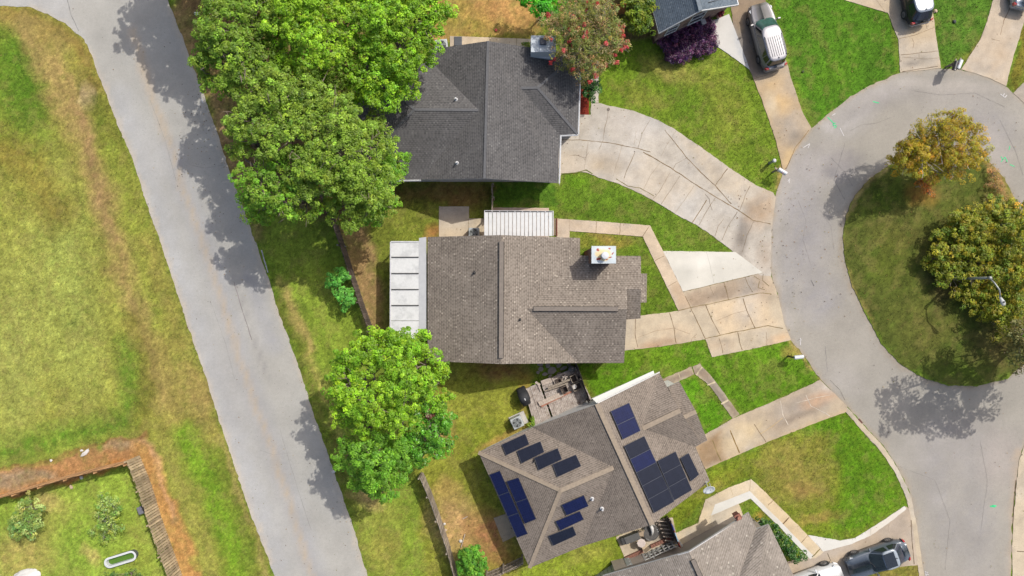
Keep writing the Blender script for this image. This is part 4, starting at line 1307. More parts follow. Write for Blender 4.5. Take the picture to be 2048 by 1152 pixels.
def ridge_vent(a, b, parent):
    mb_ = MB()
    strip_on(a, b, .27, .06, mb_, 0, .07)
    strip_on(a, b, .33, .02, mb_, 1, .06)
    return mb_.build("ridge_vent", [R_CAPB, R_EDGE], parent, world=True)


ridge_vent((1003, 483, 4.8), (1002, 716, 4.8), rB)
ridge_vent((1067, 617.5, 4.1), (1236, 618, 4.1), rB)
pipe_vent(949, 545, (PB["RN"], PB["RS"], PB["SW"]), rB, M_PIPED, .3, .05)
pipe_vent(1040, 639, (PB["RN"], PB["NE"], PB["RS"]), rB, M_PIPED, .22, .04)
mb = MB()
wb = [W2(872, 488), W2(1143, 488), W2(1143, 522), W2(1257, 522), W2(1257, 549), W2(1272, 550), W2(1272, 600), W2(1257, 601), W2(1257, 626), W2(1226, 628), W2(1226, 708), W2(872, 708)]
wall_ring(wb, 2.45, mb)
for y_, sgn in ((488, 1), (708, -1)):
    mb.poly([Vector((*W2(874, y_), 2.45)), Vector((*W2(1143, y_), 2.45)), Vector((*W2(1005, y_), 4.55))][::sgn])
mb.poly([Vector((*W2(1226, 524), 2.45)), Vector((*W2(1226, 706), 2.45)), Vector((*W2(1226, 614), 3.85))][::-1])
mb.build("wall", M_BRICKR, hb, world=True)
garage_door(W2(1226.3, 704), W2(1226.3, 640), 2.1, (1, 0), hb)
window(W2(1272.3, 560), W2(1272.3, 590), .8, 2.0, (1, 0), hb)
front_door(W2(1257.3, 605), W2(1257.3, 622), (1, 0), hb, A(96, 50, 40))
# chimney with its stained sheet-metal cap
z1 = 5.15
c0, c1 = G(1184, 493, z1), G(1231, 526, z1)
mb = MB()
mb.box(((c0.x + c1.x) / 2, (c0.y + c1.y) / 2, z1 / 2), (c1.x - c0.x - .08, c0.y - c1.y - .08, z1 - .1))
cho = mb.build("chimney", M_BRICKR, hb, world=True)
m, nt, b = new_mat("rust_stained_cap")
co = obco(nt)
f = noise(nt, co, 1.6, 2)
at = nt.nodes.new("ShaderNodeAttribute")
at.attribute_name = "Col"
nt.links.new(mul(nt, at.outputs["Color"], maprange(nt, f, .3, .7, .93, 1.07)), b.inputs["Base Color"])
b.inputs["Roughness"].default_value = .5
capx = np.linspace(c0.x - .03, c1.x + .03, 49)
capy = np.linspace(c1.y - .03, c0.y + .03, 35)
qx, qy = np.meshgrid(capx, capy)
qx, qy = qx.ravel(), qy.ravel()
tx, ty = (qx - c0.x) / (c1.x - c0.x), (c0.y - qy) / (c0.y - c1.y)
cc = np.tile(np.array(A(208, 218, 222)), (len(qx), 1))
wob_ = (fbm(tx * 7, ty * 6, 3) - .5)
dd = np.hypot((tx - .48) / .36, (ty - .5) / .42) + wob_ * .5
mk = np.clip((1.0 - dd) * 4, 0, 1)[:, None]
cc = cc * (1 - mk) + np.array(A(236, 216, 164)) * mk
for bx_, by_, ra, rb_, an_ in ((.24, .18, .08, .10, 0), (.74, .12, .07, .05, .6), (.88, .42, .03, .12, .4), (.28, .76, .11, .07, -.3), (.62, .80, .06, .04, 0), (.76, .66, .07, .03, -.2)):
    u = ((tx - bx_) * math.cos(an_) + (ty - by_) * math.sin(an_)) / ra
    v = (-(tx - bx_) * math.sin(an_) + (ty - by_) * math.cos(an_)) / rb_
    mk = np.clip((1.1 - np.hypot(u, v) + wob_ * 1.2) * 4, 0, 1)[:, None]
    cc = cc * (1 - mk) + np.array(A(166, 54, 24)) * mk
kx, ky = len(capx), len(capy)
i2 = np.arange(kx * ky).reshape(ky, kx)
ff = np.stack([i2[:-1, :-1].ravel(), i2[:-1, 1:].ravel(), i2[1:, 1:].ravel(), i2[1:, :-1].ravel()], 1)
vv = np.stack([qx, qy, z1 + .02 + .05 * np.clip(1 - np.hypot((tx - .48) * 2, (ty - .5) * 2), 0, 1)], 1)
capo = fast_mesh("chimney_cap", vv, ff, m, cc, cho, off=wloc[cho])
mb = MB()
mb.box(((c0.x + c1.x) / 2, (c0.y + c1.y) / 2, z1 - .06), (c1.x - c0.x + .06, c0.y - c1.y + .06, .15))
mb.build("cap_skirt", plain("cap_skirt_metal", A(196, 208, 212), .5), cho, world=True)
mb = MB()
q = G(1210, 511, z1 + .4)
mb.lathe((q.x, q.y, z1), [(.19, 0), (.19, .22), (.15, .24), (.15, .3), (.24, .31), (.24, .46), (.2, .5), (.06, .52)], 24)
mb.build("flue", plain("galvanised_flue", A(226, 228, 230), .4, var=.06), cho, world=True, smooth=False)
# white insulated patio roof at its west end
pr = thing("patio_cover", "flat white patio roof of wide panels on the west side of the brown roofed house", "patio cover", tuple(G(818, 580, 0)))
M_WHITEP2, nt, b = new_mat("weathered_white_panel")
co = obco(nt)
f1 = noise(nt, co, 1.1, 6, .7)
f2 = noise(nt, co, 7, 4, .7)
c_w = ramp(nt, f1, [(.36, A(206, 207, 206)), (.5, A(226, 227, 225)), (1, A(236, 236, 233))])
nt.links.new(mul(nt, c_w, maprange(nt, f2, .3, .7, .93, 1.05)), b.inputs["Base Color"])
b.inputs["Roughness"].default_value = .55
mb = MB()
ys_ = [484, 514.5, 547, 579, 611, 642, 675]
for i in range(6):
    p = [G(782, ys_[i], 2.45), G(838, ys_[i], 2.5), G(838, ys_[i + 1], 2.5), G(781, ys_[i + 1], 2.45)]
    gap = .0 if i == 5 else .03
    p[2] += Vector((0, gap, 0))
    p[3] += Vector((0, gap, 0))
    mb.hexa([v - Vector((0, 0, .09)) for v in p[::-1]] + p[::-1])
mb.build("roof_panel", M_WHITEP2, pr, world=True)
mb = MB()
for y_ in ys_[1:5]:
    mb = MB()
    mb.bar(G(783, y_, 2.475), G(837, y_, 2.52), .075, .05)
    mb.build("batten", plain("dark_seam", A(70, 70, 70), .8), pr, world=True)
mb = MB()
p = [G(838, 476, 2.52), G(852.5, 474, 2.58), G(852.5, 676, 2.58), G(838, 676, 2.52)]
mb.hexa([v - Vector((0, 0, .06)) for v in p[::-1]] + p[::-1])
mb.build("flashing", plain("grey_flashing", A(202, 203, 204), .5, var=.1, scale=2), pr, world=True)
mb = MB()
for (a_, b_) in (((782, 483.5), (838, 483.5)), ((781.5, 484), (780.8, 675)), ((781, 675.5), (838, 675.5))):
    mb.bar(G(*a_, 2.44), G(*b_, 2.46), .08, .14)
mb.build("frame", M_GUT, pr, world=True)
for (px, py) in ((797, 494), (797, 580), (797, 662)):
    mb = MB()
    q = W2(px, py)
    mb.box((q[0], q[1], 1.18), (.09, .09, 2.4))
    mb.build("post", M_GUT, pr, world=True)
# ribbed white metal awning on its north side
aw = thing("awning", "ribbed white metal awning on the north side of the brown roofed house", "awning", tuple(G(1037, 446, 0)))
mb = MB()
for i in range(17):
    t0, t1 = i / 17, (i + 1) / 17 - .012
    xa, xb = 970 + 136 * t0, 970 + 136 * t1
    p = [G(xa, 472, 2.46), G(xb, 472, 2.46), G(xb, 424, 2.36), G(xa, 424, 2.36)]
    mb.hexa([v - Vector((0, 0, .03)) for v in p] + p)
mb.build("metal_sheet", plain("white_ribbed_metal", A(220, 222, 222), .45, var=.10, scale=2.5), aw, world=True)
mb = MB()
for i in range(18):
    xa = 970 + 136 * i / 17 - .5
    mb.bar(G(xa, 472, 2.475), G(xa, 424, 2.375), .035, .05)
mb.build("rib", plain("grey_rib_seam", A(150, 152, 154), .5), aw, world=True)
mb = MB()
mb.bar(G(969, 421.3, 2.33), G(1106, 422.3, 2.33), .03, .14)
mb.bar(G(969, 424.6, 2.33), G(1106, 425, 2.33), .03, .1)
mb.bar(G(969.3, 421, 2.35), G(969.3, 471, 2.45), .05, .12)
mb.bar(G(1106.2, 422, 2.35), G(1106.2, 472, 2.45), .05, .12)
for i in range(1, 9):
    xa = 969 + 137 * i / 9
    mb.bar(G(xa, 421.5, 2.39), G(xa, 424.8, 2.39), .04, .03)
mb.build("gutter", M_GUT, aw, world=True)
mb = MB()
mb.bar(G(970, 423, 2.28), G(1105, 423.6, 2.28), .1, .02)
mb.build("gutter_bed", plain("gutter_dirt", A(60, 52, 48), .9), aw, world=True)
for px in (974, 1038, 1102):
    mb = MB()
    q = G(px, 426, 2.3)
    mb.box((q.x, q.y, 1.14), (.08, .08, 2.3))
    mb.build("post", M_GUT, aw, world=True)

# ---- south-east house with the solar panels
hc = thing("house", "house under a taupe shingle roof turned at an angle and covered in solar panels", "house", tuple(G(1190, 920, 0)))
PC = dict(RN=(1194, 808, 4.6), RS=(1304, 1049, 4.6), NV=(1064, 855, 2.65), W=(957, 905, 2.65), S=(1059, 1136, 2.65), HV=(1121, 981, 4.28), VT=(1227, 935, 4.28),
          SV=(1163, 1093, 2.62), SE=(1420, 962, 2.62), EV=(1391, 894, 2.62), VE=(1285, 857, 3.75), NE=(1319, 746, 2.7), RE=(1360, 821, 3.75))
pc = lambda s_: [PC[k] for k in s_.split()]
planesC = [pc("RN NV VT SV RS"), pc("NV W HV VT"), pc("W S HV"), pc("S SV VT HV"), pc("RN RS SE EV VE NE"), pc("VE NE RE"),
           [PC["VE"], PC["RE"], (1403, 887, 2.66), PC["EV"]],
           [(1336, 774, 2.72), (1359, 763, 2.62), (1392, 823, 3.28), (1364, 836, 3.3)], [(1364, 836, 3.3), (1392, 823, 3.28), (1415, 881, 2.5), (1396, 890, 2.52)]]
rC = roof_mesh(planesC).build("roof", [R_TAUPE, M_SOFFIT], hc, world=True)
mb = MB()
for a_, b_, w_ in (("RN", "RS", .3), ("W", "HV", .26), ("S", "HV", .26), ("HV", "VT", .3), ("VE", "RE", .3)):
    strip_on(PC[a_], PC[b_], w_, 0, mb, 0, .05)
strip_on((1364, 836, 3.3), (1392, 823, 3.28), .28, 0, mb, 0, .05)
mb.build("ridge_cap", R_CAPT, rC, world=True)
pipe_vent(1184, 997, (PC["S"], PC["VT"], PC["HV"]), rC, M_PIPE, .35, .06)
pipe_vent(1204, 1017, (PC["RN"], PC["RS"], PC["SV"]), rC, M_PIPE, .35, .06)
pipe_vent(1069, 921, (PC["NV"], PC["W"], PC["HV"]), rC, M_PIPED, .3, .05)
mb = MB()
wc = [W2(1184, 796), W2(1300, 745), W2(1314, 766), W2(1336, 760), W2(1378, 842), W2(1380, 862), W2(1366, 872), W2(1388, 938), W2(1270, 994), W2(1158, 1054), W2(1062, 1094), W2(972, 896), W2(1066, 850)]
wall_ring(wc, [4.0, 2.5, 2.45, 2.3, 2.3, 2.3, 2.35, 2.35, 4.1, 2.35, 2.35, 2.35, 2.35], mb)
mb.build("wall", plain("white_painted_wall", A(236, 236, 230), .8, var=.05), hc, world=True)
mb = MB()
p = [G(1184.5, 797, 2.5), G(1197, 810, 2.62), G(1311, 754, 2.5), G(1307, 741.5, 2.38)]
mb.hexa([v - Vector((0, 0, .07)) for v in p[::-1]] + p[::-1])
mb.build("sunlit_wall_strip", plain("white_strip_sheet", A(240, 240, 234), .6, var=.05, scale=3), hc, world=True)  # added strip, catches the sun where the wall itself falls in shade
mb = MB()
mb.tube([G(1195, 806.5, 4.5), G(1319, 744.5, 2.62)], .05, 6)
mb.build("rake_trim", M_SOFFIT, hc, world=True)
garage_door(W2(1368, 876), W2(1387, 932), 2.1, (.93, -.37), hc, plain("white_garage_door", A(220, 220, 216), .6))

# ---- south house, partly in the picture
hd = thing("house", "house under a pale tan shingle roof with light flecks, by the parked white truck", "house", tuple(G(1420, 1200, 0)))
PD = dict(R1=(1378, 1103, 4.5), W1=(1205, 1152, 2.6), W2=(1290, 1345, 2.6), R2=(1470, 1305, 4.5), E1=(1498, 1025, 2.72), E2=(1513, 1058, 2.66), V2=(1455, 1215, 3.7),
          G1=(1538, 1049, 2.95), GE=(1583, 1142, 2.5), GS=(1602, 1188, 2.5), GR=(1505, 1195, 3.72))
pd = lambda s_: [PD[k] for k in s_.split()]
rD = roof_mesh([pd("R1 W1 W2 R2"), pd("R1 E1 E2 V2 R2"), pd("E2 G1 GR V2"), pd("G1 GE GS GR")]).build("roof", [R_TAN, M_SOFFIT], hd, world=True)
ridge_vent((1385, 1119, 4.5), (1466, 1297, 4.5), rD)
mb = MB()
wall_ring([W2(1222, 1122), W2(1362, 1090), W2(1466, 1032), W2(1482, 1042), W2(1505, 1036), W2(1556, 1135), W2(1580, 1200), W2(1300, 1330)], [2.4, 4.0, 2.5, 2.5, 2.4, 2.35, 2.35, 2.4], mb)
mb.build("wall", plain("taupe_siding", A(176, 164, 152), .7, var=.06), hd, world=True)
mb = MB()
mb.bar(G(1497, 1027, 2.66), G(1378, 1103, 4.44), .04, .12)
mb.bar(G(1378, 1103, 4.44), G(1206, 1151, 2.54), .04, .12)
mb.build("rake_trim", M_GUT, hd, world=True)
mb = MB()
c_ = G(1476, 1034, 3.05)
mb.box((c_.x, c_.y, 2.75), (.36, .3, .6), rz=.55)
mb.box((c_.x, c_.y, 3.05), (.44, .38, .1), rz=.55)
cd = mb.build("chimney", plain("red_chimney_brick", A(150, 96, 80), .9, var=.35, scale=20, bmp=.4), hd, world=True)
mb = MB()
mb.lathe((c_.x, c_.y, 3.16), [(.11, 0), (.1, .16), (.12, .18)], 12)
mb.build("flue", plain("clay_flue", A(176, 120, 98), .8), cd, world=True)

# ---- north-east house, slate blue roof
he = thing("house", "house under a slate blue roof behind the purple shrub bed", "house", tuple(G(1390, -60, 0)))
PE = dict(R=(1401, 21, 4.6), SW=(1318, 66, 2.75), NW=(1250, -190, 2.75), RN=(1338, -236, 4.6), SE=(1476, 9, 2.9), NE=(1418, -236, 2.9))
pe = lambda s_: [PE[k] for k in s_.split()]
rE = roof_mesh([pe("R SW NW RN"), pe("R RN NE SE")]).build("roof", [R_BLUE, M_SOFFIT], he, world=True)
mb = MB()
strip_on(PE["R"], PE["RN"], .24, 0, mb)
mb.build("ridge_cap", plain("slate_ridge_cap", A(128, 138, 146), .9), rE, world=True)
mb = MB()
for k, (y0, z0, z1) in enumerate(((0, 0, 0),)):
    a_, b_, c_ = W2(1306, 88), W2(1446, 26), W2(1384, 54)
    mb.poly([Vector((*a_, -.1)), Vector((*b_, -.1)), Vector((*b_, 2.75)), Vector((*c_, 4.3)), Vector((*a_, 2.65))])
wall_ring([W2(1306, 88), W2(1446, 26), W2(1398, -190), W2(1250, -150)], [.5, .5, 2.6, 2.6], mb)
mb.poly([Vector((*W2(1446, 26), -.1)), Vector((*W2(1398, -190), -.1)), Vector((*W2(1398, -190), 2.75)), Vector((*W2(1446, 26), 2.75))])
mb.poly([Vector((*W2(1306, 88), -.1)), Vector((*W2(1306, 88), 2.65)), Vector((*W2(1250, -150), 2.65)), Vector((*W2(1250, -150), -.1))])
m, nt, b = new_mat("tumbled_stone_wall")
co = obco(nt)
vo = nt.nodes.new("ShaderNodeTexVoronoi")
vo.inputs["Scale"].default_value = 3.4
nt.links.new(co, vo.inputs["Vector"])
nt.links.new(ramp(nt, vo.outputs["Distance"], [(0, A(176, 150, 132)), (.5, A(150, 122, 106)), (1, A(96, 80, 70))]), b.inputs["Base Color"])
b.inputs["Roughness"].default_value = .95
mb.build("wall", m, he, world=True)
dv = Vector((W2(1446, 26)[0] - W2(1306, 88)[0], W2(1446, 26)[1] - W2(1306, 88)[1], 0)).normalized()
on_ = Vector((dv.y, -dv.x, 0))
a_ = Vector((*W2(1306, 88), 0)) + dv * 2.35
window(a_, a_ + dv * 1.1, 1.0, 2.5, on_, he)
a_ = Vector((*W2(1306, 88), 0)) + dv * .6
window(a_, a_ + dv * .9, 1.0, 2.2, on_, he)
mb = MB()
mb.bar(G(1318, 67, 2.68), G(1401, 22, 4.54), .05, .14)
mb.bar(G(1401, 22, 4.54), G(1476, 10, 2.84), .05, .14)
mb.bar(G(1318, 66, 2.68), G(1258, -160, 2.68), .07, .12)
mb.bar(G(1476, 9, 2.84), G(1450, -100, 2.84), .07, .12)
mb.build("gutter", M_GUT, he, world=True)

# ------------------------------------------------------------------ solar panels
m, nt, b = new_mat("solar_cells_navy")
uv = nt.nodes.new("ShaderNodeTexCoord").outputs["UV"]
br = nt.nodes.new("ShaderNodeTexBrick")
br.offset = 0.0
br.inputs["Color1"].default_value = (*A(22, 29, 68), 1)
br.inputs["Color2"].default_value = (*A(26, 34, 78), 1)
br.inputs["Mortar"].default_value = (*A(52, 58, 92), 1)
br.inputs["Scale"].default_value = 1.0
br.inputs["Mortar Size"].default_value = 0.004
br.inputs["Brick Width"].default_value = 0.16
br.inputs["Row Height"].default_value = 0.16
nt.links.new(uv, br.inputs["Vector"])
nt.links.new(br.outputs["Color"], b.inputs["Base Color"])
b.inputs["Roughness"].default_value = 0.2
b.inputs["Specular IOR Level"].default_value = 0.25
M_CELL = m
m2 = m.copy()
m2.name = "solar_cells_slate"
for n_ in m2.node_tree.nodes:
    if n_.type == 'TEX_BRICK':
        n_.inputs["Color1"].default_value = (*A(30, 34, 48), 1)
        n_.inputs["Color2"].default_value = (*A(35, 39, 54), 1)
        n_.inputs["Mortar"].default_value = (*A(48, 52, 66), 1)
M_CELL2 = m2
M_PFR = plain("grey_panel_frame", A(64, 68, 80), .4)
M_PFS = plain("silver_panel_frame", A(120, 122, 130), .4)


def lerp2(a, b, t):
    return (a[0] + (b[0] - a[0]) * t, a[1] + (b[1] - a[1]) * t)


def solar(quad, tri, label, group, navy=True):
    pts = []
    for q in quad:
        p, n_ = ray_plane(q[0], q[1], tri, .13)
        pts.append(p)
    nz = (pts[1] - pts[0]).cross(pts[3] - pts[0])
    if nz.z < 0:
        pts = pts[::-1]
    c = sum(pts, Vector()) / 4
    pts = [c + (p - c) * .996 for p in pts]
    t = thing("solar_panel", label, "solar panel", tuple(c), 0, group)
    up = n_ * .04
    mb_ = MB()
    for i in range(4):
        a_, b_ = pts[i], pts[(i + 1) % 4]
        ci = lambda p: p + (c - p) * .028
        lo = [a_, b_, ci(b_), ci(a_)]
        mb_.hexa([v - up * .5 for v in lo] + [v + up * .5 for v in lo], 0)
    mb_.build("frame", M_PFR, t, world=True)
    g = MB()
    inn = [p + (c - p) * .024 for p in pts]
    e1 = (inn[1] - inn[0])
    e2 = (inn[3] - inn[0])
    g.poly([v + up * .2 for v in inn], 0, [(0, 0), (e1.length, 0), (e1.length, e2.length), (0, e2.length)])
    g.poly([v - up * .3 for v in inn[::-1]], 0)
    g.build("glass", M_CELL if navy else M_CELL2, t, world=True)
    for v in (pts[0], pts[1]):
        k = MB()
        k.box(v + (c - v) * .15 - n_ * .06, (.07, .07, .1))
        k.build("mounting_bracket", M_PFS, t, world=True)


triE = (PC["RN"], PC["RS"], PC["SE"])
triN = (PC["NV"], PC["W"], PC["HV"])
triW = (PC["W"], PC["S"], PC["HV"])
triS = (PC["S"], PC["VT"], PC["HV"])


def column(TL, TR, BR, BL, k, tri, labels, group, navy):
    for i in range(k):
        quad = [lerp2(TL, BL, i / k), lerp2(TR, BR, i / k), lerp2(TR, BR, (i + 1) / k), lerp2(TL, BL, (i + 1) / k)]
        solar(quad, tri, labels[i], group, navy[i])


column((1221, 822.5), (1258, 805.5), (1281, 861.5), (1245.5, 879), 2, triE,
       ["bright navy solar panel, upper of the pair near the white wall", "bright navy solar panel, lower of the pair near the white wall"], "pair of solar panels near the white wall", (True, True))
column((1248, 892), (1288.5, 872), (1348.5, 1003), (1308, 1026), 5, triE,
       ["blackish solar panel, topmost of the long column of five beside the main ridge", "navy solar panel, second from the top of the column of five beside the ridge",
        "dark slate solar panel, middle one of the column of five beside the ridge", "dark slate solar panel, fourth down in the column of five beside the ridge",
        "blackish solar panel, lowest of the column of five beside the ridge"], "column of five solar panels", (False, True, False, False, False))
column((1314.5, 922), (1351, 903), (1384, 980), (1348, 1001), 3, triE,
       ["dark solar panel, topmost of the column of three next to the column of five", "dark solar panel, middle of the column of three next to the column of five",
        "dark solar panel, lowest of the column of three next to the column of five"], "column of three solar panels", (False, False, False))
solar([(1360.6, 916), (1377, 906), (1398, 949.5), (1382, 962.6)], triE, "single narrow dark solar panel at the outer edge above the satellite dish", None, False)
for quad, lb in (([(1003.6, 889.2), (1050.7, 867.6), (1058.6, 888.4), (1012.3, 910.8)], "black solar panel on the north hip, first of the stepped row by the corner"),
                 ([(1033.8, 902.1), (1081, 882.5), (1088.8, 904.1), (1042.9, 926.8)], "black solar panel on the north hip, second of the stepped row"),
                 ([(1068.4, 915.9), (1115.5, 896.2), (1124.1, 918.6), (1077.4, 940.6)], "dark navy solar panel on the north hip, third of the stepped row"),
                 ([(1104.9, 928.8), (1152, 909.2), (1162.6, 932.3), (1114.7, 954.3)], "black solar panel on the north hip, last of the stepped row by the ridge")):
    solar(quad, triN, lb, "stepped row of four solar panels", False)
column((979, 949), (999.7, 941.4), (1055.4, 1067.7), (1034.2, 1075.6), 3, triW,
       ["bright navy solar panel, top of the outer column along the west eave", "bright navy solar panel, middle of the outer column along the west eave", "bright navy solar panel, bottom of the outer column along the west eave"],
       "outer column of solar panels on the west hip", (True, True, True))
column((1013.4, 962.2), (1037, 955.1), (1072.3, 1038.3), (1050, 1047.3), 2, triW,
       ["bright navy solar panel, upper of the inner pair on the west hip", "bright navy solar panel, lower of the inner pair on the west hip"], "inner pair of solar panels on the west hip", (True, True))
for quad, lb, nv_ in (([(1123.3, 1010), (1167.7, 990.4), (1177.1, 1012), (1133.1, 1030.8)], "navy solar panel, uppermost of the three stepped ones on the south hip", True),
                      ([(1110.8, 1042.6), (1159.8, 1022.6), (1167.7, 1038.3), (1120.2, 1061)], "dark navy solar panel, middle of the three stepped ones on the south hip", True),
                      ([(1097, 1072), (1146.1, 1053.2), (1152.8, 1069.7), (1106.5, 1091.3)], "blackish solar panel, lowest of the three stepped ones on the south hip", False)):
    solar(quad, triS, lb, "three stepped solar panels on the south hip", nv_)
# ------------------------------------------------------------------ trees and shrubs
LEAF = leaf_mat("broad_leaf", .38, .5)
LEAFG = leaf_mat("glossy_leaf", .25, .35)
M_BARK = plain("grey_brown_bark", A(142, 128, 112), .95, var=.35, scale=7, bmp=.6)
M_BARKP = plain("pale_bare_bark", A(168, 154, 140), .95, var=.25, scale=9, bmp=.4)


def hsv_jit(col, n, val, warm, rg):
    """n colours round col: brightness spread val, warm/yellow spread"""
    c = np.tile(np.array(col)[None, :], (n, 1))
    c = c * np.exp(rg.normal(0, val, n))[:, None]
    w = rg.normal(0, warm, n)
    c[:, 0] *= np.exp(w)
    c[:, 2] *= np.exp(-w * .6)
    return np.clip(c, .003, .8)


def crown_mesh(name, lobes, parent, leaf=.15, aspect=.62, clump=.36, dens=1.0, col=(.1, .2, .02), col2=None, mix2=.25, val=.16, warm=.12,
               mat=None, seed=0, droop=.0, shell=(.72, 1.02), per=46, flat=.85, needle=False, inner=.25, gain=1.5, split=False):
    """leaves set in tufts through the outer part of the crown's lobes. lobes: (centre, rx, ry, rz)"""
    rg = np.random.default_rng(1000 + seed)
    if split:
        sub = []
        for (c, rx, ry, rz) in lobes:
            if rx < .75:
                sub.append((c, rx, ry, rz))
                continue
            k = int(5 + rx * 2.2)
            off = rg.uniform(0, 6.28)
            for i in range(k):
                if i == 0:
                    d = np.array([rg.normal(0, .15), rg.normal(0, .15), .75])
                else:
                    a = off + i * 2 * math.pi / (k - 1) + rg.normal(0, .25)
                    el_ = rg.uniform(-.1, .6)
                    d = np.array([math.cos(a) * math.cos(el_), math.sin(a) * math.cos(el_), math.sin(el_)]) * rg.uniform(.55, .85)
                q = rg.uniform(.30, .50)
                st = rg.uniform(.8, 1.35)
                if rg.random() < .4:
                    a2 = rg.uniform(0, 6.28)
                    q2 = rg.uniform(.16, .26)
                    f2 = rg.uniform(.85, 1.15)
                    sub.append(((c[0] + math.cos(a2) * rx * f2, c[1] + math.sin(a2) * ry * f2, c[2] + rg.uniform(-.2, .5) * rz), rx * q2 * 1.4, ry * q2, rz * q2))
                sub.append(((c[0] + d[0] * rx, c[1] + d[1] * ry, c[2] + d[2] * rz), rx * q * st, ry * q / st, rz * q * .9))
        lobes = sub
    C_, Nn, Cl = [], [], []
    for (c, rx, ry, rz) in lobes:
        area = 2 * math.pi * ((rx * ry) ** 1.6 / 1 + (rx * rz) ** 1.6 + (ry * rz) ** 1.6) ** (1 / 1.6) / 3 ** (1 / 1.6) * 1.25
        k = max(6, int(area / (clump * clump * 2.2) * dens))
        d = rg.normal(size=(k, 3))
        d /= np.linalg.norm(d, axis=1)[:, None]
        d[:, 2] = np.where(d[:, 2] < -.25, -d[:, 2], d[:, 2])
        r = rg.uniform(shell[0], shell[1], k)
        ins = rg.random(k) < inner
        r = np.where(ins, rg.uniform(.35, .8, k), r)
        # uneven outline
        ph = rg.uniform(0, 6.28, 6)
        az = np.arctan2(d[:, 1], d[:, 0])
        wv = 1 + .13 * np.sin(3 * az + ph[0]) + .10 * np.sin(5 * az + ph[1]) + .07 * np.sin(4 * d[:, 2] * 3 + ph[2]) + .06 * np.sin(9 * az + ph[3])
        p = np.array(c)[None, :] + d * (r * wv)[:, None] * np.array([rx, ry, rz])[None, :]
        p += rg.normal(0, clump * .25, p.shape)
        C_.append(p)
        Nn.append(d)
        sh = hsv_jit(col, k, val, warm, rg)
        if col2 is not None:
            mk = rg.random(k) < mix2
            sh[mk] = hsv_jit(col2, mk.sum(), val, warm, rg)
        Cl.append(sh)
    C_, Nn, Cl = np.vstack(C_), np.vstack(Nn), np.vstack(Cl)
    C_[:, 2] = np.maximum(C_[:, 2], .12)
    m = len(C_)
    cs = rg.uniform(.65, 1.35, m) * clump
    kk = rg.poisson(per, m)
    idx = np.repeat(np.arange(m), kk)
    n = len(idx)
    q = rg.normal(size=(n, 3))
    q /= np.linalg.norm(q, axis=1)[:, None]
    up = Nn[idx] * .6 + np.array([0, 0, .55])
    q = np.where((np.sum(q * up, 1) < -.15)[:, None], -q, q)
    rad = rg.uniform(.45, 1.0, n) ** .6
    P = C_[idx] + q * (rad * cs[idx])[:, None] * np.array([1, 1, flat])[None, :]
    if droop:
        P[:, 2] -= droop * rg.random(n) * cs[idx]
    nrm = q * .55 + np.array([.12, .12, .75]) + rg.normal(0, .26, (n, 3))
    nrm /= np.linalg.norm(nrm, axis=1)[:, None]
    t = rg.normal(size=(n, 3)) + q * .9
    t -= nrm * np.sum(t * nrm, 1)[:, None]
    t /= (np.linalg.norm(t, axis=1)[:, None] + 1e-9)
    s = np.cross(nrm, t)
    L_ = leaf * rg.uniform(.65, 1.3, n)
    Wd = L_ * aspect * rg.uniform(.8, 1.2, n)
    a = P - t * (L_ * .5)[:, None]
    b_ = P + s * (Wd * .5)[:, None] - nrm * (L_ * .04)[:, None]
    c_ = P + t * (L_ * .5)[:, None] - nrm * (L_ * .12)[:, None]
    d_ = P - s * (Wd * .5)[:, None] - nrm * (L_ * .04)[:, None]
    V = np.stack([a, b_, c_, d_], 1).reshape(-1, 3)
    V[:, 2] = np.maximum(V[:, 2], .03)
    lc = Cl[idx] * gain * np.exp(rg.normal(0, .13, n))[:, None]
    o = fast_mesh(name, V, np.arange(4 * n).reshape(-1, 4), mat or LEAF, np.repeat(np.clip(lc, .003, .8), 4, axis=0), parent, off=wloc.get(parent, (0, 0, 0)))
    return o, C_


def wob_path(a, b, k, amt, rg):
    a, b = Vector(a), Vector(b)
    out = []
    for i in range(k + 1):
        t = i / k
        p = a.lerp(b, t)
        if 0 < i < k:
            p += Vector((rg.normal(0, amt), rg.normal(0, amt), rg.normal(0, amt * .5)))
        out.append(p)
    return out


def lob(px, py, z, rpx, rz=None, squash=1.0):
    """crown lobe seen at picture point px,py at height z, radius in picture units"""
    r = rpx / S * (1 - z / H)
    c = G(px, py, z)
    return ((c.x, c.y, c.z), r, r * squash, rz if rz else r * .8)


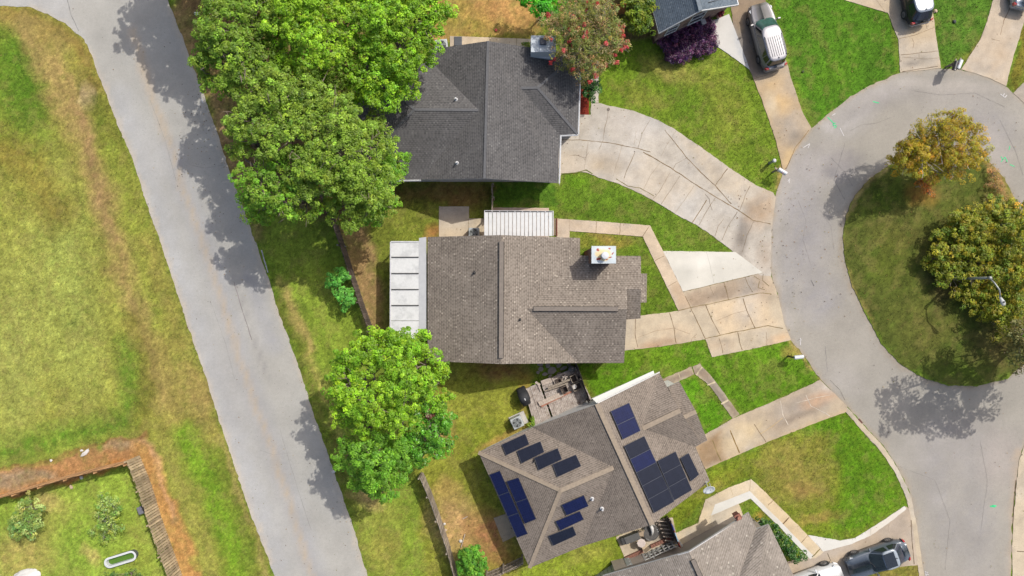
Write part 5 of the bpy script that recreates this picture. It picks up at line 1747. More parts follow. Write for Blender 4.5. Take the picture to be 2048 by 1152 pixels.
def tree(label, lobes, base=None, cat="tree", name="tree", trunk_r=.2, twigs=10, bark=None, group=None, bare=0, seed=0, twig_r=.018, stems=1, **kw):
    rg = np.random.default_rng(500 + seed)
    cs = np.array([l[0] for l in lobes])
    if base is None:
        base = (cs[:, 0].mean(), cs[:, 1].mean())
    t = thing(name, label, cat, (base[0], base[1], 0), 0, group)
    _, clumps = crown_mesh("crown", lobes, t, seed=seed, **kw)
    mb_ = MB()
    zmean = cs[:, 2].mean()
    fork = Vector((base[0], base[1], max(.25, zmean * .42)))
    for s_ in range(stems):
        bb = Vector((base[0] + (rg.normal(0, .18) if stems > 1 else 0), base[1] + (rg.normal(0, .18) if stems > 1 else 0), -.1))
        pth = wob_path(bb, fork, 4, trunk_r * .25, rg)
        mb_.tube(pth, [trunk_r * (1.25 - .5 * i / 4) for i in range(5)], 9)
    for (c, rx, ry, rz) in lobes:
        e = Vector(c) - Vector((0, 0, rz * .15))
        pth = wob_path(fork - Vector((0, 0, .1)), e, 5, .16 * min(1, zmean / 5), rg)
        mb_.tube(pth, [trunk_r * .62 * (1 - .13 * i) for i in range(6)], 7)
        near = clumps[np.linalg.norm((clumps - np.array(c)) / np.array([rx, ry, rz]), axis=1) < 1.35]
        if len(near) == 0:
            continue
        for p in near[rg.choice(len(near), min(twigs, len(near)), replace=False)]:
            mb_.tube(wob_path(e, p, 3, .1 * rx, rg), [twig_r * 2.2, twig_r * 1.7, twig_r * 1.2, twig_r * .6], 5)
        for _ in range(bare):
            d = Vector((rg.normal(), rg.normal(), abs(rg.normal()) * .5 + .2)).normalized()
            tip = Vector(c) + Vector((d.x * rx, d.y * ry, d.z * rz)) * rg.uniform(1.0, 1.35)
            pth = wob_path(e, tip, 4, .12 * rx, rg)
            mb_.tube(pth, [twig_r * 2.2, twig_r * 1.8, twig_r * 1.4, twig_r, twig_r * .5], 5)
            mb_.tube(wob_path(pth[2], pth[2] + (tip - e) * .4 + Vector((rg.normal(0, .2), rg.normal(0, .2), .1)), 2, .05, rg), [twig_r * 1.1, twig_r * .8, twig_r * .4], 5)
    mb_.build("trunk", bark or M_BARK, t, world=True, smooth=True)
    return t


C_LIME, C_BRIGHT, C_OLIV = A(142, 180, 40), A(120, 164, 34), A(122, 152, 48)
C_OLD, C_DKG, C_FRESH = A(104, 140, 38), A(84, 132, 34), A(112, 160, 42)
big = dict(split=True, leaf=.125, clump=.22, per=30, dens=.86, val=.27, warm=.06, twig_r=.024)
GR = "big trees massed beside the road"
tree("olive green tree at the road edge with bare twigs, northwest corner of the mass", [lob(450, 58, 9, 50), lob(474, 120, 9, 52), lob(426, 112, 8, 34), lob(505, 40, 8.6, 50), lob(522, 140, 7.6, 48), lob(402, 128, 6.5, 16), lob(440, 160, 7, 34), lob(432, -24, 8.6, 36), lob(490, -20, 8.6, 50), lob(545, 80, 7, 40)],
     col=C_OLIV, col2=C_OLD, mix2=.3, seed=1, group=GR, bare=3, base=W2(535, 130), **{**big, 'dens': .85})
tree("yellowish lime green tree, the brightest crown of the mass", [lob(600, 35, 9.2, 56), lob(642, 92, 9.2, 52), lob(690, 48, 8.6, 52), lob(582, 108, 7.5, 42), lob(640, 0, 9.2, 60), lob(560, 10, 7.5, 40), lob(560, -30, 8, 50), lob(545, 40, 6.4, 34), lob(650, 140, 7, 36)],
     col=C_LIME, col2=C_BRIGHT, mix2=.25, seed=2, group=GR, base=W2(690, 120), **big)
tree("bright green broadleaf tree overhanging the charcoal roof's west wing", [lob(760, 36, 9, 62), lob(830, 36, 8.2, 58), lob(800, 112, 8, 58), lob(738, 118, 8, 48), lob(842, 112, 6.6, 38), lob(772, 178, 7, 46), lob(718, 178, 6.2, 40), lob(868, 8, 8, 42), lob(820, -30, 8.5, 60), lob(735, -20, 8.8, 55), lob(808, 165, 6, 30)],
     col=C_BRIGHT, col2=C_LIME, mix2=.35, seed=3, group=GR, bare=1, base=W2(815, 130), **big)
tree("broad olive green tree in the middle of the mass, facing the road", [lob(560, 210, 8.6, 60), lob(500, 240, 8.6, 42), lob(620, 198, 8.6, 56), lob(662, 248, 9, 56), lob(582, 278, 8.6, 56), lob(512, 292, 7.6, 40), lob(508, 178, 8.4, 46), lob(470, 300, 6, 16), lob(478, 250, 7, 24), lob(600, 158, 7, 38), lob(660, 172, 7, 38), lob(560, 150, 6.6, 36)],
     col=C_OLIV, col2=A(134, 162, 56), mix2=.35, seed=4, group=GR, bare=3, base=W2(630, 265), **{**big, 'leaf': .12})
tree("tall olive green tree at the south end of the mass, over the wooden fence", [lob(682, 312, 9, 56), lob(642, 352, 8.2, 52), lob(722, 362, 8, 52), lob(738, 292, 7.6, 42), lob(756, 270, 6.6, 26), lob(700, 408, 6.6, 48), lob(744, 404, 6.4, 40), lob(752, 238, 6.2, 22), lob(700, 250, 8, 40)],
     col=C_OLIV, col2=A(134, 162, 56), mix2=.3, seed=5, group=GR, bare=3, base=W2(745, 385), **{**big, 'leaf': .12})
tree("fresh green feathery tree reaching over the charcoal roof's gutter", [lob(795, 325, 5.2, 24), lob(770, 345, 5.6, 30), lob(765, 395, 5.4, 30), lob(735, 430, 5, 26)],
     col=C_FRESH, col2=C_OLIV, mix2=.25, seed=6, group=GR, base=W2(790, 395), **{**big, 'clump': .24})
tree("mid green tree leaning to the kerb, southwest corner of the mass", [lob(522, 362, 7.8, 42), lob(566, 398, 7.4, 42), lob(612, 402, 6.8, 42), lob(524, 410, 6.4, 30), lob(500, 395, 6, 22), lob(575, 345, 7, 46), lob(485, 300, 4.6, 14), lob(530, 430, 4.5, 18)],
     col=C_FRESH, col2=C_OLIV, mix2=.5, seed=7, group=GR, bare=3, base=W2(600, 400), **{**big, 'clump': .24})
# beyond the top edge: what throws the shade across the road there
for i, (gx_, gy_, z, r) in enumerate(((455, -78, 9, 74), (560, -60, 9, 60), (505, 12, 9.2, 54))):
    c = G(gx_, gy_, 0)
    L0 = [((c.x + dx, c.y + dy, z + dz), r / S * k, r / S * k, r / S * k * .8) for dx, dy, dz, k in ((0, 0, 0, .8), (1.6, .6, -.8, .6), (-1.5, .5, -1, .6), (.2, 1.8, -.5, .6), (.3, -1.0, -1, .6))]
    tree(("green roadside tree just past the picture's top edge", "second green tree past the top edge, behind the lime one", "third green tree past the top edge, nearest the picture above the kerb")[i], L0, col=C_OLIV, seed=20 + i, group=GR, base=(c.x + (i == 2) * -.8, c.y + (i == 2) * 3.6), **{**big, 'dens': .45, 'leaf': .2, 'per': 30})

GB = "trees over the back fence of the solar panelled house"
tree("bright green tree on the road side of the fence gap, over the verge", [lob(722, 722, 7, 42), lob(702, 772, 7, 42), lob(738, 806, 7.4, 42), lob(692, 822, 6, 30), lob(738, 856, 6, 32), lob(690, 742, 6, 26), lob(745, 690, 6, 26)],
     col=C_BRIGHT, col2=C_LIME, mix2=.45, seed=8, group=GB, bare=1, base=W2(752, 772), **{**big, 'leaf': .125})
tree("bright green tree touching the white patio cover's south end", [lob(800, 702, 7, 46), lob(850, 732, 6.6, 42), lob(812, 764, 7.4, 46), lob(860, 790, 6, 36), lob(802, 832, 7, 40), lob(778, 684, 6.4, 24), lob(880, 745, 5.6, 20), lob(830, 680, 6, 24)],
     col=C_BRIGHT, col2=C_LIME, mix2=.3, seed=9, group=GB, base=W2(832, 748), **{**big, 'leaf': .125})
tree("mid green feathery tree hanging low over the verge", [lob(756, 922, 6, 54), lob(714, 908, 5.2, 34), lob(806, 904, 5, 36), lob(772, 962, 5, 34), lob(728, 950, 4.6, 28), lob(700, 885, 4.6, 20)],
     col=A(112, 160, 44), col2=A(96, 146, 38), mix2=.35, seed=10, group=GB, base=W2(800, 900), **{**big, 'clump': .23, 'leaf': .16, 'aspect': .4})
tree("dark glossy green tree in the garden corner, with one dead brown tuft", [lob(862, 850, 5.6, 40), lob(882, 880, 5, 28), lob(842, 892, 5, 34), lob(872, 828, 5, 28), lob(820, 920, 4.4, 26)],
     col=A(82, 136, 32), col2=A(100, 150, 40), mix2=.35, seed=11, group=GB, base=W2(872, 850), mat=LEAFG, **{**big, 'leaf': .12})
dead = thing("dead_branch", "reddish brown dead leaf tuft on top of the dark glossy tree", "dead branch", tuple(G(862, 828, 5.9)))
crown_mesh("foliage", [lob(862, 828, 6.0, 8)], dead, leaf=.16, clump=.2, col=A(132, 92, 70), col2=A(160, 138, 118), mix2=.3, seed=12, gain=1.0, per=26, dens=2)

# crape myrtle with red flower heads
cm_l = [lob(1150, 38, 5.2, 56), lob(1200, 60, 5, 46), lob(1132, 92, 4.8, 32), lob(1178, 108, 4.6, 46), lob(1138, 40, 5, 36), lob(1222, 86, 4.4, 30), lob(1168, 144, 3.6, 26), lob(1112, 48, 4.4, 20), lob(1235, 60, 4, 18), lob(1190, 20, 5, 40), lob(1140, 120, 4, 26)]
cm = tree("crape myrtle in red bloom with sparse olive and tan foliage, leaning over the charcoal roof", cm_l, cat="flowering tree", name="crape_myrtle", col=A(124, 132, 62), col2=A(168, 146, 104), mix2=.3, seed=13,
          split=True, leaf=.1, aspect=.45, clump=.2, per=18, dens=1.0, val=.25, warm=.14, base=W2(1172, 130), trunk_r=.09, stems=4, twigs=34, bark=M_BARKP, twig_r=.012, bare=3)
rg = np.random.default_rng(77)
fl = []
for px, py in ((1096, 29), (1107, 38), (1146, 34), (1160, 39), (1169, 50), (1156, 58), (1150, 50), (1168, 75), (1170, 80), (1143, 48), (1138, 83), (1147, 92), (1101, 78), (1110, 119), (1102, 126), (1172, 4), (1184, 12), (1175, 21), (1195, 8),
               (1212, 88), (1236, 50), (1244, 62), (1246, 72), (1240, 82), (1246, 92), (1242, 101), (1230, 112), (1233, 125), (1204, 134), (1197, 136), (1188, 131), (1212, 131), (1165, 141), (1189, 148), (1192, 153), (1180, 163), (1238, 81), (1252, 95), (1255, 84), (1199, 47), (1172, 66), (1140, 60), (1128, 100), (1170, 121), (1146, 138), (1245, 55)):
    s_ = rg.uniform(1.9, 3.7)
    fl.append(lob(px, py, rg.uniform(5.2, 6.0) - (1.2 if py > 110 or px > 1225 else 0), s_))
crown_mesh("flower", fl, cm, leaf=.07, aspect=.9, clump=.1, per=16, dens=1.4, col=A(200, 66, 70), col2=A(222, 110, 108), mix2=.4, seed=14, gain=1.1, val=.15, warm=.05, inner=.2)

tree("dark green rounded shrub at the north end of the red mulch bed", [lob(1172, 158, 1.6, 20), lob(1184, 180, 1.4, 18), lob(1170, 184, 1.2, 14), lob(1178, 140, 1.6, 16)], cat="shrub", name="shrub", col=A(52, 92, 38), col2=A(70, 110, 44), seed=15, leaf=.1, clump=.2, per=40, trunk_r=.04, twigs=4, mat=LEAFG)
tree("yellow green bushy tree left of the slate blue roof", [lob(1270, 24, 3, 26), lob(1285, 48, 2.6, 22), lob(1262, 52, 2.4, 18), lob(1280, 0, 3, 26), lob(1298, 20, 2.6, 18)], col=A(124, 142, 30), col2=A(86, 112, 28), mix2=.4, seed=16, leaf=.14, clump=.26, per=36, trunk_r=.08, twigs=5)
tree("bright green shrub at the top edge left of the crape myrtle", [lob(1078, 2, 3, 30), lob(1100, 8, 2.8, 24), lob(1058, -12, 3, 26), lob(1095, 22, 2.4, 14)], cat="shrub", name="shrub", col=A(70, 166, 26), col2=A(100, 190, 40), seed=17, leaf=.14, clump=.25, per=40, trunk_r=.08, twigs=4)
tree("light green shrub leaning on the dark wooden fence, upper of the pair", [lob(674, 558, 1.7, 15), lob(690, 553, 1.5, 10), lob(660, 566, 1.2, 9), lob(682, 544, 1.4, 7)], cat="shrub", name="shrub", col=A(104, 172, 66), col2=A(84, 150, 52), seed=18, leaf=.12, clump=.2, per=34, trunk_r=.035, twigs=5, base=W2(682, 566))
tree("light green shrub leaning on the dark wooden fence, lower of the pair", [lob(690, 590, 1.7, 15), lob(701, 600, 1.5, 11), lob(676, 582, 1.3, 9), lob(696, 612, 1.1, 7)], cat="shrub", name="shrub", col=A(110, 178, 70), col2=A(84, 150, 52), seed=19, leaf=.12, clump=.2, per=34, trunk_r=.035, twigs=5, base=W2(700, 598))
tree("round mid green bush in the fence corner at the picture's bottom", [lob(945, 1122, 1.8, 26), lob(930, 1112, 1.5, 18), lob(958, 1135, 1.5, 18), lob(928, 1136, 1.4, 16), lob(950, 1104, 1.5, 16)], cat="shrub", name="shrub", col=A(92, 148, 40), col2=A(112, 168, 50), seed=22, leaf=.09, clump=.18, per=50, trunk_r=.05, twigs=4)
# island trees
tree("orange tinged sparse tree at the north of the traffic island with pale bare twigs", [lob(1880, 280, 4.8, 50, 1.1), lob(1846, 298, 4.4, 46, 1), lob(1926, 298, 4.4, 44, 1), lob(1820, 300, 3.8, 26, .8), lob(1955, 300, 3.6, 22, .7), lob(1886, 250, 4.6, 32, .9), lob(1812, 318, 3.6, 30, .8), lob(1910, 330, 3.4, 34, .8), lob(1862, 336, 3.2, 34, .8), lob(1950, 316, 3.4, 20, .6), lob(1838, 276, 4.4, 24, .7), lob(1920, 265, 4.4, 26, .7), lob(1905, 238, 4.2, 14, .5), lob(1796, 322, 3.0, 16, .5)],
     col=A(160, 150, 38), col2=A(172, 140, 40), mix2=.28, gain=1.5, seed=23, split=True, leaf=.11, aspect=.42, clump=.2, per=24, dens=1.0, trunk_r=.12, twigs=12, bark=plain('white_bare_twigs', A(206, 194, 178), .9), bare=4, twig_r=.02, base=W2(1850, 340), val=.2)
tree("low reddish orange sapling in front of the orange tree on the island", [lob(1850, 368, 1.6, 15), lob(1862, 360, 1.6, 14), lob(1856, 384, 1.1, 10), lob(1840, 364, 1.4, 9)], name="sapling", cat="sapling", col=A(182, 116, 50), col2=A(198, 140, 70), mix2=.4, seed=24, leaf=.1, aspect=.45, clump=.18, per=24, trunk_r=.03, twigs=8, bark=M_BARKP)
tree("large yellow olive tree spreading round the street lamp on the island", [lob(1945, 470, 1.67, 46, 1.1), lob(1990, 452, 1.98, 50), lob(1902, 500, 1.24, 40, .9), lob(2030, 470, 2.23, 50), lob(1962, 545, 1.43, 46, 1.1), lob(2012, 550, 1.61, 50), lob(1905, 555, 0.93, 34, .8), lob(2032, 630, 1.86, 46), lob(1998, 615, 1.24, 34, .9), lob(1950, 590, 0.87, 32, .7), lob(1870, 515, 0.93, 24, .7), lob(2046, 540, 2.11, 40), lob(1930, 440, 1.49, 26, .9), lob(1985, 420, 1.74, 30), lob(1880, 545, 0.80, 18, .6), lob(2010, 505, 1.98, 40), lob(1950, 510, 1.61, 34), lob(2040, 430, 1.98, 30), lob(1965, 622, 0.80, 22, .6), lob(1908, 470, 1.24, 24, .8)],
     col=A(144, 146, 42), col2=A(118, 134, 38), mix2=.42, gain=1.6, seed=25, split=True, leaf=.115, clump=.22, per=28, dens=1.0, trunk_r=.10, twigs=10, bark=M_BARKP, bare=1, twig_r=.011, base=W2(1962, 545), val=.24, warm=.16)
tree("grey green speckled tree at the right edge below the street lamp", [lob(2042, 690, 4.4, 30), lob(2044, 726, 4, 20), lob(2060, 670, 5, 36), lob(2030, 665, 4, 22)], col=A(124, 122, 70), col2=A(150, 146, 96), mix2=.35, seed=26, leaf=.13, clump=.26, per=24, trunk_r=.1, twigs=8, bark=M_BARKP, base=W2(2046, 676))
c = G(2006, 676, 0)
tree("tall green tree at the east side of the island, out of frame, shading the asphalt",
     [((c.x + dx, c.y + dy, 9 + dz), r_, r_, r_ * .7) for dx, dy, dz, r_ in ((0, 0, 0, 1.9), (1.8, .8, -.5, 1.7), (-2.6, -.4, -.6, 1.5), (2.8, 2, -.8, 1.6), (-1, -1.0, -1, 1.2), (-3.2, .6, -1.0, 1.1), (1.4, -.8, -.8, 1.4), (3.2, .2, -.8, 1.4))],
     col=C_OLIV, seed=27, leaf=.2, clump=.4, per=30, dens=.75, base=(c.x + 1.2, c.y))
# low growth at the island's north-east edge
tree("low green and straw undergrowth at the island's northeast kerb", [lob(1990, 370, .5, 16), lob(2002, 400, .5, 18), lob(2018, 420, .5, 16), lob(1985, 345, .4, 12), lob(2030, 440, .6, 16), lob(1978, 392, .4, 10)], cat="undergrowth", name="undergrowth", col=A(128, 122, 54), col2=A(174, 134, 86), mix2=.45, seed=28, leaf=.12, aspect=.3, clump=.2, per=26, trunk_r=.02, twigs=2)
# small trees in the walled yard
tree("small dusty green tree with a dense crown, left one in the fenced yard", [lob(60, 1014, 1.8, 22), lob(48, 1036, 1.6, 24), lob(66, 1040, 1.4, 18), lob(38, 1058, 1.2, 18), lob(56, 1060, 1.0, 16), lob(78, 1022, 1.4, 13), lob(30, 1044, 1.2, 10)], col=A(112, 136, 66), col2=A(150, 166, 100), mix2=.4, seed=29, gain=2.1, leaf=.15, aspect=.4, clump=.22, per=22, dens=.8, trunk_r=.05, twigs=8)
tree("small sparse tree with grey bare twigs in its middle, right one in the fenced yard", [lob(222, 1008, 1.6, 18), lob(232, 1022, 1.4, 14), lob(214, 1046, 1.4, 18), lob(230, 1058, 1.2, 14), lob(202, 1006, 1.4, 11), lob(208, 1074, 1.0, 11), lob(198, 1034, 1.2, 10), lob(182, 1062, .8, 7), lob(204, 990, 1.2, 8)], col=A(104, 132, 56), col2=A(140, 158, 86), mix2=.4, gain=2.0, seed=30, leaf=.13, aspect=.5, clump=.19, per=16, dens=.6, trunk_r=.03, twigs=8, bark=plain("grey_twig_bark", A(150, 148, 140), .9), bare=1, twig_r=.007, base=W2(216, 1034))
tree("low dark green bush cut by the bottom edge in the fenced yard", [lob(236, 1152, 1.2, 14), lob(262, 1156, 1.2, 14), lob(286, 1154, 1.1, 10), lob(216, 1158, 1.1, 10)], cat="shrub", name="shrub", col=A(82, 112, 48), col2=A(112, 136, 66), seed=31, leaf=.13, aspect=.5, clump=.2, per=18, trunk_r=.04, twigs=6)
# purple shrub bed
PUR = [(1312, 64), (1330, 62), (1410, 34), (1418, 44), (1432, 88), (1424, 98), (1380, 112), (1344, 124), (1326, 108)]
rg = np.random.default_rng(31)
pl = []
while len(pl) < 120:
    x, y = rg.uniform(1310, 1434), rg.uniform(30, 126)
    if inside(np.array([x]), np.array([y]), PUR)[0]:
        pl.append(lob(x, y, rg.uniform(.3, .55), rg.uniform(6, 9), .3))
tree("bed of deep purple leaved shrubs below the stone gable wall", pl, cat="shrub bed", name="shrub", col=A(66, 32, 72), col2=A(112, 66, 96), mix2=.28, seed=32, leaf=.13, aspect=.28, clump=.17, per=20, dens=1.5, trunk_r=.02, twigs=1, val=.3, warm=.1, mat=LEAFG)
# shrub row beside the south house
sl = []
for i in range(14):
    t_ = i / 13
    x, y = 1522 + 66 * t_, 1044 + 62 * t_
    sl.append(lob(x + rg.uniform(-4, 6), y + rg.uniform(-5, 5), rg.uniform(.5, .9), rg.uniform(8, 12) * (.8 + .5 * t_)))
tree("row of dark green foundation shrubs along the tan roofed house", sl, cat="shrub row", name="shrub", col=A(48, 88, 30), col2=A(92, 122, 44), mix2=.3, seed=33, leaf=.11, clump=.18, per=28, trunk_r=.03, twigs=2, mat=LEAFG)
tree("small green weed clump at the grey chimney's foot on the patio strip", [lob(1053, 92, .5, 7), lob(1058, 90, .4, 5)], cat="weed", name="shrub", col=A(110, 130, 50), seed=34, leaf=.09, clump=.12, per=20, trunk_r=.015, twigs=2)
tree("small weed at the corner between the air conditioner and the wooden deck", [lob(1062, 848, .4, 6), lob(1066, 838, .3, 4)], cat="weed", name="shrub", col=A(120, 150, 46), seed=35, leaf=.09, clump=.12, per=20, trunk_r=.015, twigs=2)
# ------------------------------------------------------------------ vehicles
M_TYRE = plain("tyre_rubber", (0.02, 0.02, 0.021), .85)
M_RIM = plain("alloy_rim", A(168, 168, 170), .35, metal=.6)
M_CGLASS = plain("dark_car_glass", (0.012, 0.016, 0.02), .06, var=.05, coat=.5)
M_CGREEN = plain("green_tinted_windscreen", (0.022, 0.062, 0.056), .08, var=.6, scale=3.0)
M_TRIM = plain("black_car_trim", (0.02, 0.02, 0.022), .55)
M_HEAD = plain("headlight_lens", A(214, 218, 222), .15, coat=.5)
M_TAIL = plain("red_tail_light", A(186, 26, 30), .2, coat=.5)
M_CHROME = plain("bright_trim", A(200, 202, 206), .25, metal=.8)


def paint_mat(name, rgb, metal=.35, rough=.3):
    return plain(name, rgb, rough, metal=metal, var=.05, scale=1.5, coat=.4)


def sup(t, p):
    c, s_ = math.cos(t), math.sin(t)
    return math.copysign(abs(c) ** (2 / p), c), math.copysign(abs(s_) ** (2 / p), s_)


def vehicle(label, at, head, L=4.4, W=1.72, Ht=1.38, belt=.86, hood=.78, deck=.9, cf=.62, cr=-1.75, rf=-.05, rr=-1.2, body=None, glass=None, cat="car", name="car",
            rails=False, roof_ribs=0, sunroof=False, roof_m=None, wheel=.31, wb=None, panes=2, rear_bright=None, bed=None, rear_glass=None, group=None):
    """nose along +x. cf/cr: cabin front and rear at the belt; rf/rr: roof front and rear"""
    g = G(at[0], at[1], 0)
    t = thing(name, label, cat, (g.x, g.y, 0), math.atan2(head[1], head[0]), group)
    mb_ = MB()
    hl = L / 2
    NS = 25
    rows = []
    for i in range(NS):
        u = -1 + 2 * i / (NS - 1)
        u = math.sin(u * math.pi / 2)
        x = u * hl
        e = abs(u)
        w = W / 2 * (1 - .30 * e ** 6 - .04 * e ** 2.5)
        if x > cf - .1:
            f_ = min(1, (x - cf + .1) / (hl - cf + .1))
            zt = belt + (hood - belt) * f_ ** 1.1 - .10 * max(0, f_ - .86) / .14
        elif x < cr + .1:
            f_ = min(1, (cr + .1 - x) / (hl + cr - .1 + 1e-6)) if hl + cr > .12 else 1
            zt = belt + (deck - belt) * f_ - .08 * max(0, f_ - .8) / .2
        else:
            zt = belt
        zb = .22 + .12 * e ** 6
        endl = .0 if e < .999 else 1
        prof = [(w * .86, zb), (w * .97, zb + .08), (w, zb + .3), (w * .985, (zt + zb) / 2 + .12), (w * .93, zt - .05), (w * .87, zt), (w * .80, zt + .012), (0, zt + .035)]
        if bed and bed[0] < x < bed[1]:
            prof = prof[:6] + [(w * .80, zt - .01), (w * .78, .62)]
            prof[-1] = (0, .62) if False else (w * .78, .62)
        full = [(x, y, z) for y, z in prof] + [(x, -y, z) for y, z in (prof[-2::-1] if prof[-1][0] == 0 else prof[::-1])]
        if len(full) == 15:
            full.insert(8, full[7])
        rows.append(full)
    n = len(rows[0])
    for r in rows:
        mb_.v += [Vector(p) for p in r]
    for i in range(NS - 1):
        for k in range(n - 1):
            mb_.f.append([i * n + k, (i + 1) * n + k, (i + 1) * n + k + 1, i * n + k + 1])
            mb_.m.append(0)
        mb_.f.append([i * n + n - 1, (i + 1) * n + n - 1, (i + 1) * n, i * n])
        mb_.m.append(1)
    mb_.f.append([k for k in range(n)])
    mb_.m.append(0)
    mb_.f.append([(NS - 1) * n + k for k in range(n)][::-1])
    mb_.m.append(0)
    # greenhouse
    K = 64
    wb_, wr = W / 2 * .945, W / 2 * .77

    def loop(x0, x1, hw, z, p, dz=0):
        out = []
        for k in range(K):
            cx, sy = sup(2 * math.pi * k / K, p)
            out.append(Vector(((x0 + x1) / 2 + (x1 - x0) / 2 * cx, hw * sy, z)))
        return out
    A0 = loop(cr, cf, wb_, belt - .02, 4.4)
    A1 = loop(rr, rf, wr, Ht - .05, 4.0)
    A2 = loop(rr + .1, rf - .1, wr * .9, Ht - .012, 3.8)
    A3 = loop(rr + .35, rf - .35, wr * .5, Ht, 3.5)
    A2b = loop(rr + .15, rf - .15, wr * .84, Ht - .009, 3.8)
    base = len(mb_.v)
    for l_ in (A0, A1, A2, A2b, A3):
        mb_.v += l_
    for r in range(4):
        for k in range(K):
            k2 = (k + 1) % K
            mb_.f.append([base + r * K + k, base + r * K + k2, base + (r + 1) * K + k2, base + (r + 1) * K + k])
            mb_.m.append(0 if r == 0 else 2)
    mb_.f.append([base + 4 * K + k for k in range(K)])
    mb_.m.append(2)
    bo = mb_.build("body", [body, M_TRIM, roof_m or body], t, smooth=True)

    def patch(d0, d1, v0, v1, nm, m, off=.012):
        p_ = MB()
        ks = [k for k in range(K + 1)]
        i0, i1 = d0 / 360 * K, d1 / 360 * K
        cols_ = [i0 + (i1 - i0) * q / 10 for q in range(11)]

        def at_(l_, kf):
            kf %= K
            a_ = int(kf)
            return l_[a_].lerp(l_[(a_ + 1) % K], kf - a_)
        pts = []
        for c_ in cols_:
            a_, b_ = at_(A0, c_), at_(A1, c_)
            nx_ = (at_(A0, c_ + .4) - at_(A0, c_ - .4))
            nn_ = nx_.cross(b_ - a_).normalized()
            if nn_.dot(Vector((a_.x - (cf + cr) / 2, a_.y, .2))) < 0:
                nn_ = -nn_
            pts.append([a_.lerp(b_, v0) + nn_ * off, a_.lerp(b_, v1) + nn_ * off])
        for q in range(10):
            p_.poly([pts[q][0], pts[q + 1][0], pts[q + 1][1], pts[q][1]])
        return p_.build(nm, m, t, smooth=True)
    gl = glass or M_CGLASS
    patch(-42, 42, .06, .96, "windscreen", gl)
    patch(140, 220, .10, .92, "rear_window", rear_glass or M_CGLASS)
    for sgn in (1, -1):
        if panes == 2:
            segs = ((51, 90), (93, 131))
        else:
            segs = ((51, 78), (80.5, 105), (107.5, 131))
        for a_, b_ in segs:
            if sgn < 0:
                a_, b_ = 360 - b_, 360 - a_
            patch(a_, b_, .12, .90, "side_window", M_CGLASS)
    wbh = (wb or L * .59) / 2
    for sx in (1, -1):
        for sy in (1, -1):
            wm = MB()
            Mx = Matrix.Rotation(math.pi / 2, 3, 'X')
            cpos = (sx * wbh + .05, sy * (W / 2 - .09), wheel)
            wm.lathe(cpos, [(wheel * .62, -.1), (wheel * .93, -.1), (wheel, -.06), (wheel, .06), (wheel * .93, .1), (wheel * .62, .1)], 22, mtx=Mx)
            wo = wm.build("wheel", M_TYRE, t, smooth=False)
            rm = MB()
            y0 = cpos[1] + sy * .1
            for q in range(5):
                a_ = q * 2 * math.pi / 5
                rm.bar((cpos[0], y0, wheel), (cpos[0] + math.cos(a_) * wheel * .58, y0, wheel + math.sin(a_) * wheel * .58), .03, .07)
            rm.lathe((cpos[0], y0, wheel), [(wheel * .6, -.015), (wheel * .62, .012), (wheel * .54, .014), (wheel * .53, -.01)], 22, mtx=Mx)
            rm.build("rim", M_RIM, wo)
            ar = MB()
            for q in range(13):
                a0_, a1_ = math.pi * q / 13, math.pi * (q + 1) / 13
                r0, r1 = wheel * 1.04, wheel * 1.2
                yy = sy * (W / 2 + .004)
                ar.poly([(cpos[0] + math.cos(a0_) * r0, yy, wheel + math.sin(a0_) * r0), (cpos[0] + math.cos(a1_) * r0, yy, wheel + math.sin(a1_) * r0),
                         (cpos[0] + math.cos(a1_) * r1, yy - sy * .01, wheel + math.sin(a1_) * r1), (cpos[0] + math.cos(a0_) * r1, yy - sy * .01, wheel + math.sin(a0_) * r1)])
            ar.build("wheel_arch", M_TRIM, t)
    for sy in (1, -1):
        h_ = MB()
        zt = hood - .10
        h_.hexa([(hl * .985, sy * W * .20, zt - .10), (hl * .84, sy * W * .462, zt - .08), (hl * .80, sy * W * .44, zt - .02), (hl * .95, sy * W * .21, zt - .04),
                 (hl * .985, sy * W * .20, zt + .03), (hl * .84, sy * W * .465, zt + .06), (hl * .76, sy * W * .43, zt + .105), (hl * .93, sy * W * .21, zt + .075)])
        h_.build("headlight", M_HEAD, t)
        h_ = MB()
        zt = deck - .07
        h_.hexa([(-hl * .995, sy * W * .32, zt - .2), (-hl * .99, sy * W * .41, zt - .2), (-hl * .92, sy * W * .462, zt - .18), (-hl * .95, sy * W * .33, zt - .18),
                 (-hl * .985, sy * W * .32, zt + .0), (-hl * .98, sy * W * .41, zt + .0), (-hl * .915, sy * W * .458, zt + .02), (-hl * .945, sy * W * .33, zt + .03)])
        h_.build("tail_light", M_TAIL, t)
        m_ = MB()
        m_.box((cf - .28, sy * (W / 2 + .09), belt + .08), (.11, .2, .14), rz=sy * .15)
        m_.bar((cf - .28, sy * W * .44, belt + .02), (cf - .28, sy * (W / 2 + .06), belt + .05), .05, .05)
        m_.build("mirror", body, t, bevel=.02)
    b_ = MB()
    b_.hexa([(-hl * .93, -W * .43, .34), (-hl * 1.012, -W * .36, .34), (-hl * 1.012, W * .36, .34), (-hl * .93, W * .43, .34),
             (-hl * .93, -W * .43, .58), (-hl * 1.012, -W * .36, .56), (-hl * 1.012, W * .36, .56), (-hl * .93, W * .43, .58)])
    b_.build("rear_bumper", rear_bright or body, t, bevel=.02)
    b_ = MB()
    b_.hexa([(hl * .9, W * .43, .3), (hl * 1.01, W * .34, .3), (hl * 1.01, -W * .34, .3), (hl * .9, -W * .43, .3),
             (hl * .9, W * .43, .5), (hl * 1.01, W * .34, .5), (hl * 1.01, -W * .34, .5), (hl * .9, -W * .43, .5)])
    b_.build("front_bumper", body, t, bevel=.02)
    k_ = MB()
